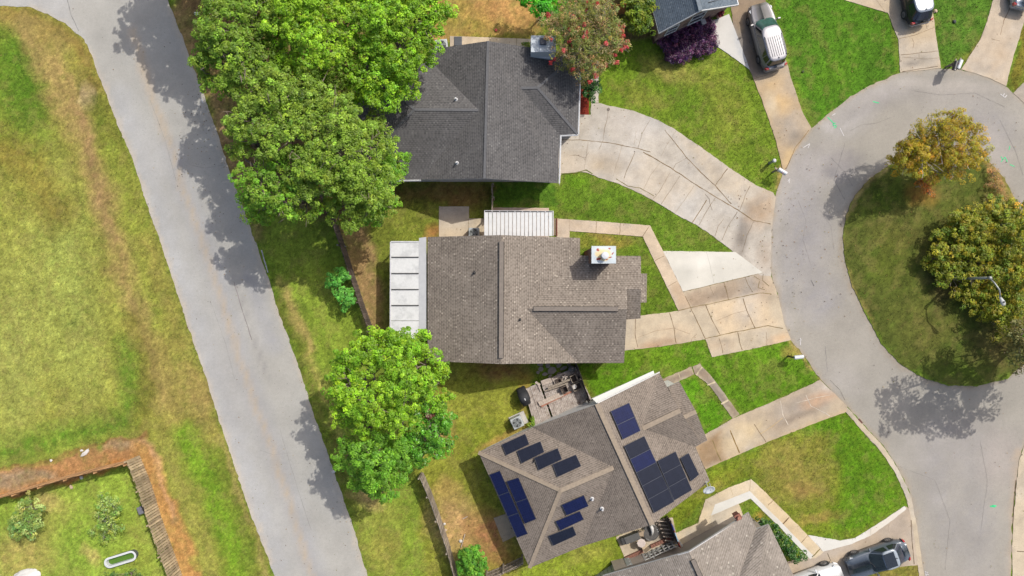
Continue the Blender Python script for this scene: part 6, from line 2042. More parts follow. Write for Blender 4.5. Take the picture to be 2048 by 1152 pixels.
    k_.poly([(hl * 1.013, W * .2, .42), (hl * 1.013, W * .2, .58), (hl * 1.0, -W * .2, .6), (hl * 1.013, -W * .2, .42)][::-1])
    k_.build("grille", M_TRIM, t)
    w_ = MB()
    for sy in (.28, -.1):
        w_.bar((cf - .03, sy * W, belt + .045), (cf - .25, (sy + .28) * W, belt + .14), .02, .02)
    w_.build("wiper", M_TRIM, t)
    if rails:
        for sy in (1, -1):
            r_ = MB()
            r_.tube([(rr + .25, sy * wr * .86, Ht - .02), (rr + .35, sy * wr * .86, Ht + .05), (rf - .75, sy * wr * .86, Ht + .05), (rf - .65, sy * wr * .86, Ht - .02)], .024, 6)
            r_.build("roof_rail", M_TRIM, t)
    for q in range(roof_ribs):
        y_ = (-.5 + (q + .5) / roof_ribs) * wr * 1.35
        r_ = MB()
        r_.bar((rr + .28, y_, Ht + .003), (rf - .75, y_, Ht + .003), .03, .02)
        r_.build("roof_groove", M_TRIM, t)
    if sunroof:
        r_ = MB()
        r_.box(((rr + rf) / 2 + .10, 0, Ht + .006), (.78, wr * 1.55, .014))
        r_.build("sunroof", M_CGLASS, t)
    a_ = MB()
    a_.bar((rr + .2, 0, Ht - .01), (rr + .1, 0, Ht + .06), .03, .05)
    a_.build("antenna", M_TRIM, t)
    return t


vehicle("silver grey minivan with ribbed roof and roof rails, parked on the driveway", (1527, 80), (-.26, .966), L=4.7, W=1.78, Ht=1.6, belt=.95, hood=.86, deck=1.0, cf=1.22, cr=-2.2, rf=.42, rr=-2.0,
        body=paint_mat("warm_silver_paint", A(148, 145, 146), .1, .36), glass=M_CGREEN, cat="minivan", name="minivan", rails=True, roof_ribs=6, panes=3, wb=2.8, roof_m=paint_mat("silver_roof_paint", A(180, 177, 182), .0, .4))
vehicle("black crossover with a reflection painted pale on its roof, parked at the top edge", (1818, -5), (-.22, .975), L=4.35, W=1.74, Ht=1.5, belt=.95, hood=.9, deck=.96, cf=.95, cr=-2.05, rf=.25, rr=-1.62,
        body=paint_mat("black_blue_paint", A(46, 48, 56), .2), cat="suv", name="suv", wb=2.5, wheel=.34, rear_bright=M_CHROME, roof_m=paint_mat("roof_reflection_tone", A(170, 178, 186), .3), rear_glass=plain("blue_black_glass", (.012, .016, .035), .08, coat=.4))  # pale roof colour stands for a reflection on the black paint
vehicle("silver white car whose tail just enters the top right corner", (2044, -36), (.22, .975), L=4.4, W=1.72, Ht=1.4, belt=.88, hood=.8, deck=.94, cf=.75, cr=-1.85, rf=.05, rr=-1.3,
        body=paint_mat("silver_white_paint", A(206, 210, 216)), rear_bright=paint_mat("silver_bumper_paint", A(188, 192, 198)))
vehicle("dark grey sedan with a black sunroof, parked by the street at the lower right", (1746, 1111), (-.94, -.34), L=4.35, W=1.74, Ht=1.36, belt=.86, hood=.78, deck=.88, cf=.72, cr=-1.78, rf=-.12, rr=-1.15,
        body=paint_mat("gunmetal_paint", A(98, 107, 118), .1), sunroof=True, wb=2.55, glass=plain("grey_green_windscreen", (.012, .017, .018), .1, var=.6, scale=2.5), roof_m=paint_mat("gunmetal_roof_toplit", A(164, 174, 182), .0), rear_glass=plain("blue_black_glass", (.012, .016, .035), .08, coat=.4))  # roof is a lighter copy of the body paint, top light coloured in
vehicle("white pickup truck cut by the bottom edge, beside the tan roofed house", (1609, 1161), (.94, .34), L=4.9, W=1.8, Ht=1.62, belt=1.06, hood=1.02, deck=1.02, cf=.95, cr=-.75, rf=.42, rr=-.62,
        body=paint_mat("white_truck_paint", A(238, 239, 240), .0), cat="pickup truck", name="pickup_truck", wb=3.1, wheel=.36, bed=(-2.2, -.8))
# ------------------------------------------------------------------ fences
def wood_mat(name, c1, c2, scale=1.0):
    if name in _mc:
        return _mc[name]
    m, nt, b = new_mat(name)
    co = obco(nt)
    mp = nt.nodes.new("ShaderNodeMapping")
    mp.inputs["Scale"].default_value = (9 * scale, 9 * scale, 1.2 * scale)
    nt.links.new(co, mp.inputs[0])
    f = noise(nt, mp.outputs[0], 1.0, 5, .65)
    g = noise(nt, co, 2.2, 3, .6)
    c = ramp(nt, f, [(.25, c1), (.75, c2)])
    c = mul(nt, c, maprange(nt, g, .3, .7, .8, 1.2))
    ge = nt.nodes.new("ShaderNodeNewGeometry")
    c = mul(nt, c, maprange(nt, ge.outputs["Random Per Island"], 0, 1, .66, 1.22))
    nt.links.new(c, b.inputs["Base Color"])
    b.inputs["Roughness"].default_value = .93
    bump(nt, b, f, .5, .01)
    _mc[name] = m
    return m


W_DARK = wood_mat("dark_weathered_wood", A(78, 66, 58), A(128, 112, 100))
W_GREY = wood_mat("grey_weathered_wood", A(134, 122, 108), A(190, 176, 158))
W_TANW = wood_mat("tan_grey_fence_wood", A(152, 132, 104), A(214, 194, 158))
W_ORNG = wood_mat("orange_fence_wood", A(176, 112, 56), A(216, 150, 84))
W_RUST = wood_mat("rust_brown_fence_wood", A(204, 152, 100), A(228, 180, 128))


def fence(label, path, hgt, mat, board=.14, gap=.012, side=1, post_m=None, rails=3, post_every=2.4, uneven=.03, seed=0, name="fence", lean=0.0):
    """board fence along ground points (picture units); rails and posts on the given side"""
    rg = np.random.default_rng(900 + seed)
    pts = [G(p[0], p[1], 0) for p in path]
    t = thing(name, label, "fence", tuple(pts[0]))
    bd, rl = MB(), MB()
    posts = []
    for a_, b_ in zip(pts[:-1], pts[1:]):
        d = b_ - a_
        L_ = d.length
        d = d / L_
        s_ = Vector((-d.y, d.x, 0)) * side
        k = max(1, int(L_ / (board + gap)))
        st = L_ / k
        for i in range(k):
            c = a_ + d * (i + .5) * st
            h_ = hgt + rg.normal(0, uneven)
            off = s_ * rg.normal(0, .006)
            tilt = rg.normal(0, .012)
            lo = [c - d * board / 2 - s_ * .011 + off, c + d * board / 2 - s_ * .011 + off, c + d * board / 2 + s_ * .011 + off, c - d * board / 2 + s_ * .011 + off]
            if side < 0:
                lo = lo[::-1]
            hi = [p + Vector((0, 0, h_)) + s_ * (lean + tilt) for p in lo]
            lo = [p + Vector((0, 0, .03)) for p in lo]
            bd.hexa(lo + hi)
        for z in [hgt * f for f in ((.15, .52, .88) if rails == 3 else (.2, .82))]:
            rl.bar(a_ + s_ * .045 + Vector((0, 0, z)), b_ + s_ * .045 + Vector((0, 0, z)), .04, .085)
        kp = max(1, round(L_ / post_every))
        for i in range(kp + 1):
            posts.append((a_ + d * (L_ * i / kp), s_, d))
    bd.build("board_panel", mat, t, world=True)
    rl.build("rail", mat, t, world=True)
    seen = []
    for c, s_, d in posts:
        if any((c - q).length < .3 for q in seen):
            continue
        seen.append(c)
        p = MB()
        e = c + s_ * .115
        p.hexa([e + Vector((0, 0, -.1)) + d * a2 + s_ * b2 for a2, b2 in ((-.045, -.045), (.045, -.045), (.045, .045), (-.045, .045))][::(1 if side > 0 else -1)] +
               [e + Vector((0, 0, hgt + .04)) + d * a2 + s_ * b2 for a2, b2 in ((-.045, -.045), (.045, -.045), (.045, .045), (-.045, .045))][::(1 if side > 0 else -1)])
        p.build("post", post_m or mat, t, world=True)
    return t


fence("dark brown weathered wood fence between the verge and the white patio cover", [(645, 380), (668, 428), (691, 492), (708, 545), (727, 603), (747, 659), (772, 726)], 1.6, W_DARK, seed=1, side=-1)
fence("grey weathered wood fence running down to the picture's bottom from the bright trees", [(846, 944), (862, 980), (879, 1027), (900, 1090), (916, 1152), (930, 1205)], 1.6, W_GREY, seed=2, side=-1)
fence("short grey fence crossing the garden behind the taupe roofed house", [(975, 1144), (1008, 1131), (1046, 1112)], 1.5, W_GREY, seed=3, side=1)
fence("rusty brown yard fence with a thin dark top, along the bare earth", [(-60, 1007), (60, 973), (160, 944), (276, 915)], 1.8, W_RUST, seed=4, side=-1, uneven=.01)
fence("tan grey plank yard fence seen broadside, running to the bottom edge", [(280, 911), (303, 968), (323, 1034), (345, 1095), (368, 1160), (400, 1260)], 1.75, W_TANW, seed=5, side=-1, board=.15, gap=.03, uneven=.05)
fence("thin grey fence between the charcoal roofed and brown roofed houses", [(984, 373), (985, 400), (984, 428)], 1.4, W_GREY, seed=6, side=1, rails=2)
fence("black weathered fence closing off the cluttered wooden deck", [(1147, 716), (1160, 752), (1176, 796)], 1.5, wood_mat("black_wood", A(46, 40, 38), A(96, 86, 80)), seed=7, side=-1)
fence("bright orange new wood fence at the top edge above the crape myrtle", [(1180, 38), (1215, 32), (1256, 26)], 1.8, W_ORNG, seed=8, side=1)
fence("pale grey vinyl fence along the tan roofed house's edge", [(1170, 1165), (1235, 1122), (1256, 1112)], 1.4, plain("grey_vinyl", A(190, 194, 192), .5, var=.06), seed=9, side=-1, board=.28, gap=.02, uneven=.002)
fence("low white rail fence between the furnished patio and the tan roofed house", [(1258, 1118), (1300, 1100), (1355, 1076)], 1.2, plain("white_vinyl", A(214, 214, 210), .5, var=.06), seed=10, side=-1, board=.1, gap=.25, uneven=.002)
# painted garden gate: blue, pale blue and red boards
fg = thing("fence", "narrow garden fence of blue, pale blue and red painted boards on the patio's east side", "fence", tuple(G(1342, 1060, 0)))
rg = np.random.default_rng(5)
a_, b_ = G(1333, 1030, 0), G(1352, 1082, 0)
cols_ = [A(60, 30, 26), A(40, 52, 150), A(34, 46, 150), A(44, 56, 160), A(150, 80, 50), A(150, 190, 224), A(160, 200, 232), A(140, 184, 216), A(160, 196, 224), A(120, 60, 40), A(176, 40, 36), A(170, 52, 44)]
d = (b_ - a_).normalized()
for i, c in enumerate(cols_):
    mb = MB()
    L_ = (b_ - a_).length / len(cols_)
    p = a_ + d * L_ * (i + .5)
    mb.bar(p - d * L_ * .47 + Vector((0, 0, .7)), p + d * L_ * .47 + Vector((0, 0, .7)), .05, 1.35 + rg.normal(0, .03))
    mb.build("board", plain("painted_board_%d" % i, c, .7), fg, world=True)
mb = MB()
mb.bar(a_ + Vector((-.05, 0, .4)), b_ + Vector((-.05, 0, .4)), .05, .08)
mb.build("rail", W_DARK, fg, world=True)
mb = MB()
mb.bar(a_ + Vector((-.05, 0, 1.1)), b_ + Vector((-.05, 0, 1.1)), .05, .08)
mb.build("rail", W_DARK, fg, world=True)

# ------------------------------------------------------------------ mailboxes
def mailbox(label, px, py, ang, box_m, flag=True, side_m=None, group=None, hgt=1.05, arm=True, post=W_GREY):
    """px,py: where the foot of the post stands"""
    g = G(px, py, 0)
    t = thing("mailbox", label, "mailbox", (g.x, g.y, 0), ang, group)
    p = MB()
    p.box((0, 0, hgt / 2 - .05), (.1, .1, hgt + .1))
    p.build("post", post, t, bevel=.008)
    if arm:
        p = MB()
        p.bar((-.25, 0, hgt - .06), (.55, 0, hgt - .06), .09, .09)
        p.bar((.02, 0, hgt - .45), (.35, 0, hgt - .1), .06, .06)
        p.build("arm", post, t)
    b_ = MB()
    prof = [(-.13, 0), (.13, 0), (.13, .14)] + [(.13 * math.cos(a2), .14 + .11 * math.sin(a2)) for a2 in np.linspace(.2, math.pi - .2, 9)] + [(-.13, .14)]
    for xa, xb, m_ in ((-.02, .6, 0),):
        n = len(prof)
        i0 = len(b_.v)
        b_.v += [Vector((xa, y, z + hgt)) for y, z in prof] + [Vector((xb, y, z + hgt)) for y, z in prof]
        for k in range(n):
            b_.f.append([i0 + k, i0 + (k + 1) % n, i0 + n + (k + 1) % n, i0 + n + k])
            b_.m.append(0)
        b_.f.append([i0 + k for k in range(n)][::-1])
        b_.f.append([i0 + n + k for k in range(n)])
        b_.m += [0, 0]
    b_.build("box", box_m, t)
    dd = MB()
    dd.v = [Vector((.605, y * .96, z * .96 + hgt + .005)) for y, z in prof]
    dd.f = [list(range(len(prof)))]
    dd.m = [0]
    do = dd.build("door", side_m or box_m, t)
    h = MB()
    h.bar((.63, 0, hgt + .2), (.63, 0, hgt + .24), .04, .03)
    h.build("handle", M_CHROME, do)
    if flag:
        f = MB()
        f.bar((.3, -.145, hgt + .06), (.3, -.145, hgt + .26), .015, .02)
        f.box((.34, -.145, hgt + .26), (.1, .012, .06))
        f.build("flag", M_TAIL, t)
    return t


M_MBW = plain("white_mailbox_metal", A(226, 230, 232), .4, var=.06)
M_MBB = plain("black_mailbox_metal", A(36, 38, 42), .45)
M_MBS = plain("steel_mailbox_metal", A(150, 168, 176), .35, metal=.3)
mailbox("white topped mailbox on a pale post beside the street lawn's white capped bollard", 1545, 344, -.55, M_MBW, side_m=M_MBS)
mailbox("black mailbox, left one of the pair between two driveways", 1892, 134, -1.85, M_MBB, flag=False)
mailbox("white mailbox, right one of the pair between two driveways", 1901, 132, -1.95, M_MBW, side_m=M_MBS)
mailbox("lone white mailbox on a black post at the brown roofed house's kerb", 1576, 712, .12, M_MBW, flag=False, arm=False, post=M_MBB)
bo = thing("bollard", "grey post with a round white cap on the lawn beside the white topped mailbox", "bollard", tuple(G(1539, 326, 0)))
g = wloc[bo]
mb = MB()
mb.lathe(g, [(.1, -.1), (.1, .85), (.07, .9)], 14)
mb.build("post", plain("grey_post", A(150, 158, 150), .5), bo, world=True)
mb = MB()
mb.lathe(g, [(.13, .88), (.14, .93), (.1, 1.0), (.04, 1.02)], 16)
mb.build("cap", M_GUT, bo, world=True)

# ------------------------------------------------------------------ street lamp on the island
sl_ = thing("street_lamp", "grey metal street lamp whose arm reaches over the yellow olive tree", "street lamp", tuple(G(1905, 557.4, 0)))
base = wloc[sl_]
M_GALV = plain("galvanised_lamp_metal", A(168, 172, 166), .45, metal=.3, var=.1)
zt = 3.9
mb = MB()
mb.tube([base + Vector((0, 0, -.2)), base + Vector((0, 0, 2)), base + Vector((.0, 0, zt))], [.11, .095, .075], 12)
mb.build("pole", M_GALV, sl_, world=True, smooth=True)
mb = MB()
top = base + Vector((0, 0, zt - .12))
e1 = G(2001, 596, zt + .12)
mb.tube([top, top.lerp(e1, .25) + Vector((0, 0, .22)), top.lerp(e1, .6) + Vector((0, 0, .32)), e1], .05, 8)
mb.lathe(base + Vector((0, 0, zt - .05)), [(.12, -.12), (.12, .06), (.05, .1)], 12)
mb.build("arm", M_GALV, sl_, world=True, smooth=True)
e2 = G(2006, 606, zt + .08)
d = (e2 - e1).normalized()
s_ = Vector((-d.y, d.x, 0)).normalized()
mb = MB()
rows = []
for t_, w_, h_ in ((-.15, .06, .05), (.1, .11, .09), (.3, .16, .12), (.48, .15, .1), (.58, .08, .05)):
    c = e1 + d * t_
    rows.append([c + s_ * w_ * math.cos(a2) + Vector((0, 0, h_ * math.sin(a2) * (1 if math.sin(a2) > 0 else .5))) for a2 in np.linspace(0, 2 * math.pi, 13)[:-1]])
i0 = 0
for r in rows:
    mb.v += r
for i in range(len(rows) - 1):
    for k in range(12):
        mb.f.append([i * 12 + k, i * 12 + (k + 1) % 12, (i + 1) * 12 + (k + 1) % 12, (i + 1) * 12 + k])
        mb.m.append(0)
mb.f.append(list(range(12)))
mb.f.append([48 + k for k in range(12)])
mb.m += [0, 0]
lh = mb.build("lamp_head", plain("pale_lamp_head", A(212, 214, 212), .4), sl_, world=True, smooth=True)
mb = MB()
mb.lathe(e1 + d * .3 + Vector((0, 0, .115)), [(.05, 0), (.055, .05), (.03, .07)], 12)
mb.build("photocell", M_MBB, lh, world=True)

# ------------------------------------------------------------------ satellite dish at the taupe roof's corner
sdsh = thing("satellite_dish", "white oval satellite dish on the corner of the taupe roof", "satellite dish", tuple(G(1411, 968, 2.7)))
c = G(1417, 978, 3.3)
ax = Vector((.15, -.55, .85)).normalized()
u = ax.cross(Vector((1, 0, 0))).normalized()
v = ax.cross(u).normalized()
mb = MB()
NR, NK = 6, 28
mb.v = [c]
for r in range(1, NR + 1):
    for k in range(NK):
        a2 = 2 * math.pi * k / NK
        rr_ = r / NR
        mb.v.append(c + v * math.cos(a2) * .42 * rr_ + u * math.sin(a2) * .36 * rr_ + ax * .09 * rr_ * rr_)
for k in range(NK):
    mb.f.append([0, 1 + k, 1 + (k + 1) % NK])
    mb.m.append(0)
for r in range(NR - 1):
    for k in range(NK):
        mb.f.append([1 + r * NK + k, 1 + (r + 1) * NK + k, 1 + (r + 1) * NK + (k + 1) % NK, 1 + r * NK + (k + 1) % NK])
        mb.m.append(0)
do = mb.build("reflector", plain("white_dish", A(226, 230, 230), .4, var=.04), sdsh, world=True, smooth=True)
md = do.modifiers.new("solid", 'SOLIDIFY')
md.thickness = .02
mb = MB()
mb.tube([G(1411, 966, 2.72), G(1413, 968, 3.1), c - ax * .05], .035, 8)
mb.bar(G(1406, 968, 2.74), G(1415, 963, 2.74), .12, .03)
mb.build("mast", M_GALV, sdsh, world=True)
mb = MB()
tip = c + ax * .5 - u * .1 * 0 + Vector((.0, .28, .02))
mb.tube([c + Vector((0, .33, .02)), c + Vector((.02, .44, .2)), tip], .018, 6)
mb.box(tip, (.12, .1, .08))
mb.build("feed_arm", plain("grey_feed", A(190, 192, 192), .5), sdsh, world=True)

# ------------------------------------------------------------------ air conditioners
M_ACB = plain("ac_cabinet_metal", A(188, 194, 194), .5, var=.07)
M_FAN = plain("dark_fan_blades", A(60, 66, 66), .5)


def ac(label, px, py, rz, sz=.78, hgt=.8, pad=True):
    g = G(px, py, 0)
    t = thing("air_conditioner", label, "air conditioner", (g.x, g.y, 0), rz)
    b_ = MB()
    h = sz / 2
    b_.box((0, 0, hgt / 2 + .05), (sz, sz, hgt))
    b_.build("cabinet", M_ACB, t, bevel=.04)
    f = MB()
    f.lathe((0, 0, hgt + .052), [(h * .80, 0), (h * .80, .006)], 28)
    fo = f.build("fan_well", plain("fan_well_black", A(30, 32, 32), .9), t)
    f = MB()
    for k in range(4):
        a2 = k * math.pi / 2 + .4
        e = Vector((math.cos(a2), math.sin(a2), 0))
        s2 = Vector((-e.y, e.x, 0))
        z = Vector((0, 0, hgt + .064))
        f.poly([z + e * .07 - s2 * .05, z + e * h * .74 - s2 * .16, z + e * h * .76 + s2 * .12 + Vector((0, 0, .02)), z + e * .07 + s2 * .05])
    f.lathe((0, 0, hgt + .06), [(.08, 0), (.08, .03), (.05, .04)], 14)
    f.build("fan", plain("grey_fan_blades", A(120, 126, 126), .5), fo)
    g_ = MB()
    for r_ in (.3, .52, .72, .84):
        pth = [Vector((h * r_ * math.cos(a2), h * r_ * math.sin(a2), hgt + .1)) for a2 in np.linspace(0, 2 * math.pi, 25)]
        g_.tube(pth, .007, 4, cap=False)
    for k in range(8):
        a2 = k * math.pi / 4
        g_.tube([Vector((.02, 0, hgt + .1)), Vector((h * .84 * math.cos(a2), h * .84 * math.sin(a2), hgt + .1))], .007, 4)
    g_.build("grille", M_ACB, t)
    if pad:
        p = MB()
        p.box((.12, 0, .03), (sz * 1.5, sz * 1.15, .09))
        p.build("pad", plain("ac_pad_concrete", A(202, 198, 190), .85), t)
    return t


ac("grey air conditioner on a pale pad beside the wooden deck", 1034, 841, .43)
ac("grey air conditioner wedged between patio slab and white ribbed awning", 949, 468, 0, .74, pad=False)
ac("white air conditioner half hidden by leaves at the charcoal roof's north eave", 885, 99, .1, .86, pad=False)
# black bin at the north eave
bn = thing("wheelie_bin", "dark grey wheeled bin standing against the charcoal roof's north eave", "wheelie bin", tuple(G(918, 92, 0)))
g = wloc[bn]
mb = MB()
mb.hexa([g + Vector(q) for q in ((-.2, -.24, .03), (.2, -.24, .03), (.2, .2, .03), (-.2, .2, .03), (-.27, -.3, .92), (.27, -.3, .92), (.27, .28, .92), (-.27, .28, .92))])
mb.build("body", plain("charcoal_bin_plastic", A(66, 70, 74), .55), bn, world=True, bevel=.03)
mb = MB()
mb.hexa([g + Vector(q) for q in ((-.29, -.34, .93), (.29, -.34, .93), (.29, .33, .93), (-.29, .33, .93), (-.26, -.31, .99), (.26, -.31, .99), (.26, .3, 1.03), (-.26, .3, 1.03))])
mb.bar(g + Vector((-.22, -.36, .97)), g + Vector((.22, -.36, .97)), .05, .05)
mb.build("lid", plain("bin_lid_plastic", A(74, 78, 84), .5), bn, world=True, bevel=.02)
for sx in (-1, 1):
    mb = MB()
    mb.lathe(g + Vector((sx * .23, -.26, .1)), [(.1, -.03), (.1, .03)], 14, mtx=Matrix.Rotation(math.pi / 2, 3, 'Y'))
    mb.build("wheel", M_TYRE, bn, world=True)

# ------------------------------------------------------------------ the deck and what lies on it
def deck_quad(t0, t1, s0, s1):
    return None


dk = thing("deck", "weathered pinkish grey plank deck between the brown and taupe roofed houses", "deck", tuple(G(1110, 800, 0)))
m, nt, b = new_mat("peeling_deck_planks")
co = obco(nt)
f = noise(nt, co, 3.2, 5, .7)
f2 = noise(nt, co, 16, 3, .6)
c = ramp(nt, f, [(.3, A(136, 118, 106)), (.5, A(188, 176, 166)), (.7, A(220, 210, 200))])
nt.links.new(mul(nt, c, maprange(nt, f2, .3, .7, .75, 1.2)), b.inputs["Base Color"])
b.inputs["Roughness"].default_value = .95
M_DECK = m
A_, B_, C_, D_ = (1048, 779), (1151, 734), (1184, 800), (1070, 855)
zdk = .32
mb = MB()
rg = np.random.default_rng(3)
k = 34
for i in range(k):
    t0, t1 = (i + .04) / k, (i + .96) / k
    if rg.random() < .04:
        continue
    q = [lerp2(A_, B_, t0), lerp2(A_, B_, t1), lerp2(D_, C_, t1), lerp2(D_, C_, t0)]
    j = rg.normal(0, .012)
    pp = [G(x, y, zdk + j) for x, y in q]
    mb.hexa([v_ - Vector((0, 0, .04)) for v_ in pp[::-1]] + pp[::-1])
mb.build("plank_floor", M_DECK, dk, world=True)
mb = MB()
for t_ in (.02, .35, .68, .98):
    mb.bar(G(*lerp2(A_, D_, t_), .2), G(*lerp2(B_, C_, t_), .2), .08, .16)
mb.build("joist", W_DARK, dk, world=True)
mb = MB()
mb.bar(G(*lerp2(A_, D_, 1.03), .3), G(*lerp2(B_, C_, 1.03), .3), .1, .12)
mb.build("edge_board", wood_mat("reddish_edge_board", A(150, 96, 74), A(206, 150, 126)), dk, world=True)


def plank(label, a, b, z, w=.16, h=.05, m=W_GREY, group="loose timber on the deck"):
    g = G((a[0] + b[0]) / 2, (a[1] + b[1]) / 2, z)
    mb_ = MB()
    mb_.bar(G(*a, z) - g, G(*b, z) - g, w, h)
    o_ = mb_.build("plank", m)
    o_.location = g
    tag(o_, label, "plank", group)


W_PALE = wood_mat("pale_loose_timber", A(176, 158, 142), A(222, 208, 194))
plank("widest pale plank lying diagonally across the middle of the deck", (1078, 808), (1126, 787), .44, .32, .05, W_PALE)
plank("long reddish plank lying just below the widest pale one", (1082, 813), (1143, 783), .40, .12, .05, wood_mat("reddish_edge_board", A(150, 96, 74), A(206, 150, 126)))
plank("grey beam crossing the deck toward the dark fence, upper of two", (1096, 776), (1142, 758), .62, .14, .1, W_GREY)
plank("grey beam crossing the deck toward the dark fence, lower of two", (1090, 782), (1136, 766), .58, .1, .08, W_GREY)
plank("thin stick lying up the deck's left part", (1073, 763), (1082, 783), .4, .07, .04, W_PALE)
plank("short upright grey batten leaning over the deck's upper edge", (1105, 756), (1112, 770), .5, .08, .04, W_PALE)
plank("thin pole across the dark end of the deck by the roof", (1153, 817), (1173, 800), .5, .05, .04, W_GREY)
plank("short grey plank near the black grill end of the deck", (1071, 764), (1080, 770), .42, .16, .03, W_PALE)
for i, (px, py, w_, d_, rz, m_, lb) in enumerate((
        (1093, 763, .75, .36, .35, W_PALE, "flat pale board sheet lying at the deck's upper edge"),)):
    g = G(px, py, .42)
    mb = MB()
    mb.box((0, 0, 0), (w_, d_, .05), rz=rz)
    o_ = mb.build("board", m_)
    o_.location = g
    tag(o_, lb, "board")


def crate(label, px, py, w_, d_, h_, rz, m_, z0=zdk):
    g = G(px, py, z0)
    t = thing("crate", label, "crate", tuple(g), rz, "open crates on the deck")
    mb_ = MB()
    mb_.box((0, 0, .03), (w_, d_, .04))
    mb_.build("base", plain("crate_shadow_wood", A(84, 74, 68), .9), t)
    for (cx2, cy2, sx2, sy2) in ((0, d_ / 2, w_, .04), (0, -d_ / 2, w_, .04), (w_ / 2, 0, .04, d_ - .05), (-w_ / 2, 0, .04, d_ - .05)):
        mb_ = MB()
        mb_.box((cx2, cy2, h_ / 2), (sx2, sy2, h_))
        mb_.build("side", m_, t)


crate("open grey crate with a brown inside, nearest the round grill", 1147, 756, .42, .5, .45, .42, W_GREY)
crate("open crate holding a white bundle, below the one nearest the grill", 1153, 772, .62, .46, .4, .42, W_GREY)
crate("empty black crate in the middle of the deck", 1128, 778, .46, .42, .4, .42, W_DARK)
crate("dark crate at the deck's upper edge beside the flat pale board", 1117, 762, .4, .34, .3, .42, W_DARK)
bdl = MB()
for q in range(9):
    a2 = q * .9
    bdl.box((.1 * math.cos(a2), .08 * math.sin(a2), .03 * (q % 3)), (.2, .14, .08), rz=a2)
o_ = bdl.build("cloth_bundle", plain("white_rag", A(228, 224, 218), .8), bevel=.03)
o_.location = G(1148, 773, .6)
tag(o_, "crumpled white cloth bundle lying in the open crate on the deck", "cloth bundle")
bdl = MB()
for q in range(8):
    a2 = q * 1.3
    bdl.box((.13 * math.cos(a2), .08 * math.sin(a2), .025 * (q % 3)), (.16, .07, .05), rz=a2)
o_ = bdl.build("cloth_bundle", plain("beige_rag", A(214, 200, 186), .8), bevel=.02)
o_.location = G(1129, 754, .5)
tag(o_, "tangle of beige scraps lying left of the round grill", "cloth bundle")
# kettle grill, covered grill, round grey cover
M_CHAR = plain("charcoal_lid_enamel", A(84, 84, 86), .4, var=.1)


def kettle(label, px, py, r, zc, m, name="kettle_grill", cat="kettle grill"):
    g = G(px, py, 0)
    t = thing(name, label, cat, tuple(g))
    mb_ = MB()
    mb_.lathe((0, 0, zc), [(r * .35, -r * .6), (r * .8, -r * .35), (r, 0), (r * 1.04, .02), (r * .97, .06), (r * .8, r * .38), (r * .45, r * .56), (.03, r * .62)], 26)
    lid = mb_.build("bowl", m, t, smooth=True)
    mb_ = MB()
    mb_.lathe((0, 0, zc + r * .62), [(.05, -.01), (.05, .03), (.02, .05)], 10)
    mb_.build("handle", M_TRIM, lid)
    for q in range(3):
        a2 = q * 2.094 + .4
        mb_ = MB()
        mb_.tube([(r * .5 * math.cos(a2), r * .5 * math.sin(a2), zc - r * .5), (r * .95 * math.cos(a2), r * .95 * math.sin(a2), 0)], .018, 6)
        mb_.build("leg", M_GALV, t)


kettle("round dark kettle grill in the shade beside the brown roof's south eave", 1141, 735, .24, .85, M_CHAR)
kettle("round grey dome lidded grill standing at the white wall's corner", 1188, 797, .24, .8, plain("grey_dome_cover", A(116, 120, 120), .7, var=.12))
cg = thing("covered_grill", "black fabric covered grill at the west end of the wooden deck", "covered grill", tuple(G(1047, 790, 0)), .0)
g = wloc[cg]
mb = MB()
dA = Vector((.40, -.92, 0))
sA = Vector((.92, .40, 0))
rows = []
for t_, w_, h_ in ((-.62, .24, .55), (-.58, .3, .9), (-.3, .33, 1.02), (-.26, .36, 1.12), (.1, .37, 1.2), (.36, .36, 1.12), (.4, .3, .95), (.62, .28, .9), (.66, .22, .5)):
    c = Vector((0, 0, 0)) + dA * t_
    prof = [(-w_ * 1.08, .05), (-w_ * 1.0, h_ * .6), (-w_ * .9, h_ * .92), (-w_ * .5, h_), (0, h_ + .03), (w_ * .5, h_), (w_ * .9, h_ * .92), (w_ * 1.0, h_ * .6), (w_ * 1.08, .05)]
    rows.append([c + sA * y + Vector((0, 0, z)) for y, z in prof])
for r in rows:
    mb.v += r
for i in range(len(rows) - 1):
    for k in range(8):
        mb.f.append([i * 9 + k, i * 9 + k + 1, (i + 1) * 9 + k + 1, (i + 1) * 9 + k])
        mb.m.append(0)
mb.f.append(list(range(9))[::-1])
mb.f.append([(len(rows) - 1) * 9 + k for k in range(9)])
mb.m += [0, 0]
co_ = mb.build("cover", plain("black_cover_fabric", A(44, 46, 50), .75, var=.3, scale=5, bmp=.3), cg, smooth=True)
mb = MB()
mb.poly([Vector((.02, -.06, 1.235)), Vector((.10, -.2, 1.232)), Vector((.15, -.19, 1.22)), Vector((.09, -.03, 1.225))])
mb.build("label_patch", M_GUT, co_)
for q in ((-.45, -1), (.45, -1), (-.45, 1), (.45, 1)):
    mb = MB()
    p = dA * q[0] + sA * q[1] * .26
    mb.box((p.x, p.y, .08), (.06, .06, .16))
    mb.build("leg", M_TRIM, cg)
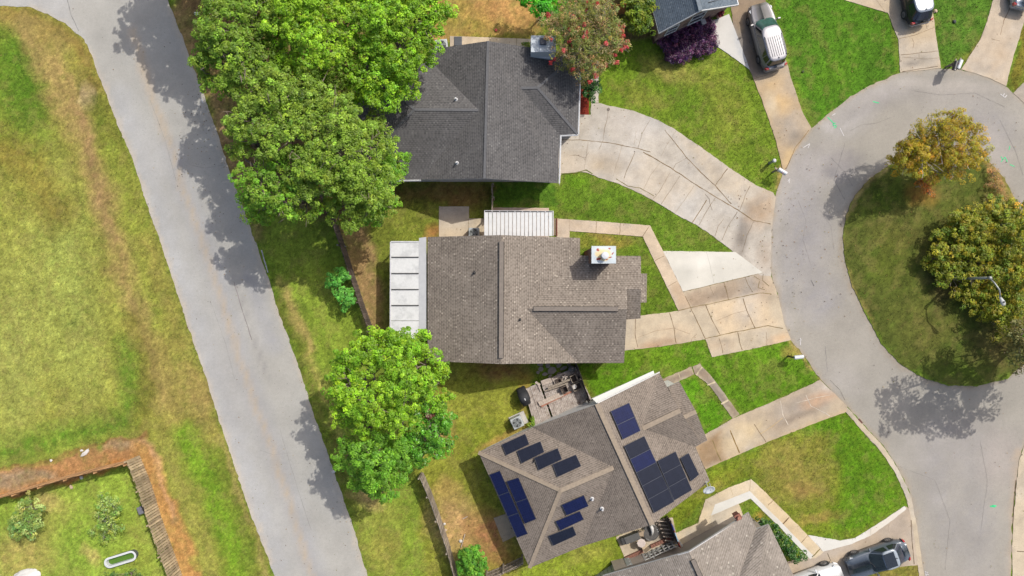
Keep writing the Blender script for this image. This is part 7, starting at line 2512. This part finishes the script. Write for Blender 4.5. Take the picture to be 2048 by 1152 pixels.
# stone slabs in the shade beside the deck
M_FLAG = plain("grey_flagstone", A(150, 142, 132), .9, var=.25, scale=5, bmp=.3)
rg = np.random.default_rng(8)
fl_ = [(1082, 738, .34, .3), (1096, 731, .3, .34), (1080, 729, .4, .2), (1104, 741, .62, .42), (1118, 731, .4, .26), (1128, 736, .5, .22), (1118, 747, .3, .16), (1138, 728, .26, .2), (1090, 748, .36, .2), (1076, 745, .22, .2), (1112, 726, .26, .16), (1100, 752, .3, .12)]
for i, (x, y, w_, d_) in enumerate(fl_):
    g = G(x, y, 0)
    mb = MB()
    n = 6
    mb.prism([(w_ * .55 * math.cos(a2) * rg.uniform(.85, 1.15) * 1.1, d_ * .55 * math.sin(a2) * rg.uniform(.85, 1.15) * 1.1) for a2 in np.linspace(.5, .5 + 2 * math.pi, n + 1)[:-1]], -.03, .05)
    o_ = mb.build("flagstone", M_FLAG)
    o_.location = (g.x, g.y, 0)
    o_.rotation_euler = (0, 0, .35 + rg.normal(0, .15))
    tag(o_, "rough grey flagstone laid in the shaded strip between brown roof and deck", "flagstone", "flagstones beside the deck")

# ------------------------------------------------------------------ furnished patio
tb = thing("patio_table", "small round white topped table on the tan patio", "table", tuple(G(1279, 1079, 0)))
mb = MB()
mb.lathe((0, 0, .68), [(.3, 0), (.32, .02), (.31, .045), (.28, .05)], 8)
mb.build("table_top", plain("pinkish_white_top", A(222, 208, 200), .5), tb)
for q in range(4):
    a2 = q * math.pi / 2 + .6
    mb = MB()
    mb.tube([(.1 * math.cos(a2), .1 * math.sin(a2), .68), (.26 * math.cos(a2), .26 * math.sin(a2), 0)], .018, 6)
    mb.build("leg", M_GALV, tb)


def chair(label, px, py, rz, m_):
    g = G(px, py, 0)
    t = thing("patio_chair", label, "chair", tuple(g), rz, "chairs on the tan patio")
    mb_ = MB()
    mb_.box((0, 0, .42), (.46, .44, .04))
    mb_.build("seat", m_, t, bevel=.01)
    mb_ = MB()
    mb_.hexa([(-.26, -.22, .44), (-.23, -.22, .44), (-.23, .22, .44), (-.26, .22, .44), (-.34, -.2, .9), (-.31, -.2, .9), (-.31, .2, .9), (-.34, .2, .9)])
    mb_.build("backrest", m_, t)
    for sx, sy in ((1, 1), (1, -1), (-1, 1), (-1, -1)):
        mb_ = MB()
        mb_.tube([(sx * .2, sy * .19, .42), (sx * .23, sy * .21, 0)], .016, 6)
        mb_.build("leg", M_GALV, t)


chair("tan metal chair above the small round table", 1279, 1062, -1.6, plain("tan_chair", A(178, 158, 132), .6))
chair("pale wire chair below right of the small round table", 1285, 1086, 2.2, plain("pale_chair", A(206, 186, 158), .6))
tr = thing("trampoline", "round dark netted disc under the taupe roof's south corner, white cloth over its rim", "trampoline", tuple(G(1300, 1062, 0)))
mb = MB()
mb.lathe((0, 0, .3), [(.52, 0), (.52, .015)], 30)
mb.build("mat", plain("dark_netting", A(96, 94, 92), .8, var=.3, scale=8), tr)
mb = MB()
mb.tube([(.56 * math.cos(a2), .56 * math.sin(a2), .31) for a2 in np.linspace(0, 2 * math.pi, 33)], .03, 6, cap=False)
mb.build("rim", M_CHAR, tr)
for q in range(5):
    a2 = q * 2 * math.pi / 5
    mb = MB()
    mb.tube([(.55 * math.cos(a2), .55 * math.sin(a2), .3), (.55 * math.cos(a2), .55 * math.sin(a2), 0)], .02, 6)
    mb.build("leg", M_CHAR, tr)
wc_ = MB()
rg = np.random.default_rng(2)
pth = [G(1302, 1052, .62), G(1304, 1057, .55), G(1305, 1063, .5), G(1304, 1070, .48)]
wc_.tube([p - pth[0] for p in pth], [.1, .13, .1, .06], 8)
o_ = wc_.build("towel", plain("white_towel", A(236, 234, 230), .8), smooth=True)
o_.location = pth[0]
tag(o_, "rolled white towel hanging over the round dark disc on the patio", "towel")
for i, (px, py) in enumerate(((1312.5, 1056), (1314, 1060))):
    mb = MB()
    mb.lathe((0, 0, 0), [(.05, 0), (.055, .2), (.03, .26), (.03, .3)], 12)
    o_ = mb.build("bottle", M_GUT)
    o_.location = (*W2(px, py), .03)
    tag(o_, ("small white bottle on the patio's shaded end, upper of two", "small white bottle on the patio's shaded end, lower of two")[i], "bottle", "two white bottles on the patio")
ht = thing("storage_bench", "long dark grey storage bench against the taupe roofed house's south wall", "bench", tuple(G(1259, 1073, 0)), .36)
mb = MB()
mb.box((0, 0, .24), (1.35, .5, .46))
mb.build("chest", plain("dark_grey_resin", A(66, 66, 66), .6), ht, bevel=.03)
mb = MB()
mb.box((.12, 0, .5), (1.1, .52, .05))
mb.build("lid", plain("mid_grey_resin", A(96, 96, 94), .6), ht, bevel=.02)
pg = thing("bench", "slatted pale wooden bench in the shaded east end of the patio", "bench", tuple(G(1329, 1058, 0)), -1.18)
for q in range(6):
    mb = MB()
    mb.box((-.75 + q * .3 - .0, 0, .42), (.06, .7, .04), rz=-.5)
    mb.build("slat", W_PALE, pg)
mb = MB()
mb.bar((-.85, .2, .38), (.85, .2, .38), .06, .06)
mb.bar((-.85, -.2, .38), (.85, -.2, .38), .06, .06)
mb.build("frame", W_DARK, pg)
for sx, sy in ((1, 1), (1, -1), (-1, 1), (-1, -1)):
    mb = MB()
    mb.box((sx * .8, sy * .2, .19), (.06, .06, .38))
    mb.build("leg", W_DARK, pg)
M_BRK = plain("red_brick_edging", A(150, 104, 88), .9, var=.35, scale=22, bmp=.4)
for a_, b_, lb in (((1251, 1117), (1286, 1101), "low red brick edging along the patio's south side, longer west piece"), ((1301, 1093), (1346, 1073), "low red brick edging along the patio's south side, east piece")):
    g = G((a_[0] + b_[0]) / 2, (a_[1] + b_[1]) / 2, 0)
    mb = MB()
    pa_, pb_ = G(*a_, .1) - Vector((g.x, g.y, 0)), G(*b_, .1) - Vector((g.x, g.y, 0))
    for q in range(9):
        mb.bar(pa_.lerp(pb_, q / 9 + .006), pa_.lerp(pb_, (q + 1) / 9 - .006), .24, .22)
    o_ = mb.build("brick_edging", M_BRK, bevel=.01)
    o_.location = (g.x, g.y, 0)
    tag(o_, lb, "edging")
for px, py, w_, d_, h_, rz, m_, lb in (
        (1297, 1110, .34, .5, .5, .42, plain("grey_resin_box", A(182, 184, 178), .6), "pale grey lidded box between the two brick edgings"),
        (1314, 1104, .62, .5, .3, .42, plain("pale_planter_grey", A(200, 200, 190), .7), "pale grey planter box below the east brick edging"),
        (1338, 1095, .72, .42, .3, .42, plain("dark_planter_grey", A(132, 134, 128), .7), "darker grey planter box at the foot of the painted fence"),
        (1275, 1122, .72, .42, .3, .42, plain("black_planter_box", A(92, 90, 84), .8), "dark brown planter box below the west brick edging")):
    g = G(px, py, 0)
    t = thing("planter_box", lb, "planter", tuple(g), rz, "boxes along the patio edge")
    for cx2, cy2, sx2, sy2 in ((0, d_ / 2, w_, .05), (0, -d_ / 2, w_, .05), (w_ / 2, 0, .05, d_ - .06), (-w_ / 2, 0, .05, d_ - .06)):
        mb = MB()
        mb.box((cx2, cy2, h_ / 2), (sx2, sy2, h_))
        mb.build("side", m_, t)
    mb = MB()
    mb.box((0, 0, h_ * .4), (w_ - .06, d_ - .06, h_ * .7))
    mb.build("filling", m_, t)

# ------------------------------------------------------------------ odds and ends
pt = thing("flower_pot", "round pot of dark red leaves at the slate blue house's corner", "flower pot", tuple(G(1436, 32, 0)))
mb = MB()
mb.lathe((0, 0, 0), [(.17, 0), (.24, .4), (.27, .42), (.27, .5), (.22, .5), (.2, .44)], 22)
mb.build("pot", plain("pinkish_glazed_pot", A(200, 150, 136), .4), pt)
crown_mesh("plant", [((wloc[pt].x, wloc[pt].y, .55), .22, .22, .16)], pt, leaf=.09, clump=.09, col=A(150, 30, 48), col2=A(96, 20, 34), mix2=.5, seed=61, per=24, dens=1.6)
mb = MB()
mb.box((0, 0, .45), (.28, .34, .9))
mb.box((0, 0, .92), (.32, .38, .05))
o_ = mb.build("utility_box", plain("grey_utility_box", A(172, 172, 174), .5), bevel=.01)
o_.location = G(1400, 53, 0)
o_.rotation_euler = (0, 0, .35)
tag(o_, "grey utility box standing in the purple shrubs by the stone wall", "utility box")
# trough ring in the yard
tg = thing("water_trough", "long white rimmed oval trough with grass inside, in the fenced yard", "trough", tuple(G(246, 1115, 0)), .30)
def stad(L_, r, k=12):
    o2 = []
    for i in range(k + 1):
        a2 = -math.pi / 2 + math.pi * i / k
        o2.append((L_ + r * math.cos(a2), r * math.sin(a2)))
    for i in range(k + 1):
        a2 = math.pi / 2 + math.pi * i / k
        o2.append((-L_ + r * math.cos(a2), r * math.sin(a2)))
    return o2


def ring_wall(prof, nm, m_, par):
    mb_ = MB()
    loops = [[Vector((x, y, z)) for x, y in stad(.80, r)] for r, z in prof]
    n = len(loops[0])
    for l_ in loops:
        mb_.v += l_
    for i in range(len(loops) - 1):
        for k in range(n):
            mb_.f.append([i * n + k, i * n + (k + 1) % n, (i + 1) * n + (k + 1) % n, (i + 1) * n + k])
            mb_.m.append(0)
    return mb_.build(nm, m_, par)


ring_wall([(.34, -.02), (.36, .3), (.36, .34)], "wall", plain("dark_trough_side", A(96, 102, 104), .5), tg)
ring_wall([(.36, .33), (.38, .36), (.24, .37), (.225, .34), (.22, .0)], "rim", plain("white_trough_rim", A(226, 230, 230), .45, var=.05), tg)
gd = MB()
gd.prism(stad(.80, .215), -.02, .06)
gd.build("planting", plain("green_planting", A(86, 130, 34), .95, var=.4, scale=14, bmp=.8), tg)
# tarp heap bottom-left
tpn = MB()
k = 22
rg = np.random.default_rng(4)
gx2, gy2 = np.meshgrid(np.linspace(-1, 1, k), np.linspace(-1, 1, k))
hz = np.clip(1 - np.hypot(gx2, gy2) ** 2, 0, 1) * .5 * (.6 + .8 * fbm(gx2 * 2.3 + 5, gy2 * 2.3, 3)) + (fbm(gx2 * 4, gy2 * 4, 8) - .5) * .12 * (np.hypot(gx2, gy2) < 1)
wz = 1 + .15 * (fbm(gx2 * 2, gy2 * 2, 12) - .5)
ii2 = np.arange(k * k).reshape(k, k)
rr2 = np.hypot(gx2, gy2)
sc2 = np.where(rr2 > 1, 1 / np.maximum(rr2, 1e-6), 1)
vv = np.stack([(gx2 * sc2 * 1.1 * wz).ravel(), (gy2 * sc2 * .55 * wz).ravel(), np.maximum(hz, .015).ravel()], 1)
ff = np.stack([ii2[:-1, :-1].ravel(), ii2[:-1, 1:].ravel(), ii2[1:, 1:].ravel(), ii2[1:, :-1].ravel()], 1)
o_ = fast_mesh("tarpaulin", vv, ff, plain("white_tarp", A(226, 224, 220), .6, var=.1, scale=3, bmp=.3), smooth=True)
o_.location = G(52, 1154, 0)
o_.rotation_euler = (0, 0, .28)
tag(o_, "crumpled white tarpaulin heap at the bottom left corner of the yard", "tarpaulin")
mb = MB()
mb.box((0, 0, .3), (.34, .5, .5))
mb.box((0, 0, .57), (.38, .54, .06))
o_ = mb.build("storage_box", plain("grey_box_plastic", A(128, 126, 132), .5), bevel=.03)
o_.location = G(289, 1016, 0)
o_.rotation_euler = (0, 0, .35)
tag(o_, "grey lidded box standing against the yard's plank fence", "box")


def rock(label, px, py, r, m_, z=0.0, seed=0, flat=.6, name="stone", cat="stone", group=None, stretch=1.0, rz=0):
    bm = bmesh.new()
    bmesh.ops.create_icosphere(bm, subdivisions=2, radius=1)
    rg2 = np.random.default_rng(seed)
    for v_ in bm.verts:
        n_ = .8 + .4 * rg2.random()
        v_.co = Vector((v_.co.x * r * n_ * stretch, v_.co.y * r * n_, v_.co.z * r * flat * n_))
    me = bpy.data.meshes.new(name)
    bm.to_mesh(me)
    bm.free()
    me.materials.append(m_)
    o2 = bpy.data.objects.new(name, me)
    link(o2)
    o2.location = G(px, py, z + r * flat * .5)
    o2.rotation_euler = (0, 0, rz)
    tag(o2, label, cat, group)


M_RK = plain("white_chalky_stone", A(224, 220, 214), .9, var=.12)
M_RKT = plain("tan_stone", A(206, 182, 154), .9, var=.15)
rock("long white chunk of concrete on the bare earth above the yard fence", 170, 906, .14, M_RK, seed=1, stretch=2.6, rz=.75, name="rubble", cat="rubble")
rock("small white stone just left of the long white chunk", 163, 901, .08, M_RK, seed=2, stretch=1.5)
rock("small white stone on the bare earth's left part", 102, 921, .1, M_RK, seed=3)
rock("white ball lying in the fence's shade in the yard", 163, 955, .13, M_RK, seed=4, flat=1, name="ball", cat="ball")
rock("tan block standing in the yard below the white ball", 142, 974, .16, M_RKT, seed=5, stretch=.7, name="rubble", cat="rubble", rz=.4)
rock("coral pink ball on the dry grass north of the charcoal roof", 992, 60, .1, plain("coral_ball", A(222, 88, 92), .5), seed=6, flat=1, name="ball", cat="ball")
rock("white bag on the road's edge beside the tree shade", 667, 943, .12, M_RK, seed=7, stretch=1.2, name="bag", cat="litter", rz=.3)
rock("pale debris chunk on the bare patch beside the grey fence, upper one", 889, 1048, .1, M_RK, seed=8, name="rubble", cat="rubble")
rock("pale debris chunk on the bare patch beside the grey fence, lower one", 891, 1060, .09, M_RKT, seed=9, name="rubble", cat="rubble")
rock("white debris chunk nearest the round bush", 921, 1082, .12, M_RK, seed=10, name="rubble", cat="rubble")
rock("small white litter on the verge at the top left of the trees", 393, 27, .12, M_RK, seed=11, stretch=1.6, name="bag", cat="litter")
rock("small pale stone beside the black crossover on the lawn", 1871, 22, .13, M_RKT, seed=12)
rock("dark grey valve lid bump on the lawn between two driveways", 1909, 43, .12, plain("dark_valve_lid", A(70, 74, 70), .8), seed=13, name="valve_cover", cat="valve cover")
rock("dark clump on the vivid green lawn beside the minivan's driveway", 1606, 143, .09, plain("dark_clump", A(70, 84, 40), .9), seed=14, name="clod", cat="clod")
rock("pale boulder at the east tip of the island", 2007, 705, .2, M_RKT, seed=15)
rock("white stone in the foliage south of the orange tree", 1838, 357, .13, M_RK, seed=16, stretch=1.6, rz=-.9)
rock("white stone in the foliage right of its twin south of the orange tree", 1860, 357, .1, M_RK, seed=17, stretch=1.4, rz=.6)
for i, (a_, b_) in enumerate((((925, 1038), (935, 1033)), ((922, 1095), (930, 1068)))):
    g = G((a_[0] + b_[0]) / 2, (a_[1] + b_[1]) / 2, .05)
    mb = MB()
    mb.tube([G(*a_, .05) - g, G(*b_, .05) - g], .03, 6)
    o_ = mb.build("stick", W_PALE)
    o_.location = g
    tag(o_, ("short pale stick on the dry lawn left of the taupe roof", "longer pale stick lying above the round bush")[i], "stick")
pst = thing("marker_post", "pale metal marker post leaning at the dark wooden fence", "post", tuple(G(695, 493, 0)))
mb = MB()
mb.tube([(-.1, 0, 0), (-.34, .02, 1.5)], .035, 8)
mb.build("pole", plain("pale_blue_grey_metal", A(166, 184, 190), .4), pst)
mb = MB()
mb.lathe((-.34, .02, 1.5), [(.05, -.02), (.05, .02)], 10)
mb.build("cap", M_GALV, pst)
# red bed edging and step stones at the awning
mb = MB()
mb.bar((0, 0, .05), (0, -1.25, .05), .08, .12)
o_ = mb.build("edging", plain("dark_red_edging", A(120, 66, 50), .9, var=.4, scale=20))
o_.location = G(1113.5, 437, 0)
tag(o_, "dark red strip of edging between the white awning and the front path", "edging")
mb = MB()
mb.prism([(0, 0), (.2, 0), (.2, -1.2), (0, -1.2)], -.05, .04)
o_ = mb.build("gravel_bed", plain("brown_gravel", A(150, 132, 108), .95, var=.4, scale=18, bmp=.8))
o_.location = G(1106.5, 437, 0)
o_["kind"] = "stuff"
tag(o_, "narrow brown gravel strip beside the white awning", "gravel")
# lid of a buried box on the north concrete
mb = MB()
mb.lathe((0, 0, .036), [(.1, 0), (.1, .012), (.08, .014)], 14)
o_ = mb.build("drain_cover", plain("dark_drain_iron", A(120, 108, 96), .7))
o_.location = G(1217, 219, 0)
tag(o_, "small round drain cover in the big front driveway's upper edge", "drain cover")
st = MB()
st.box((0, 0, .08), (.9, .5, .2))
o_ = st.build("doorstep", plain("white_concrete_step", A(226, 226, 220), .8))
o_.location = G(1518, 1050, 0)
o_.rotation_euler = (0, 0, .5)
tag(o_, "white concrete doorstep in the notch of the tan roofed house", "doorstep")
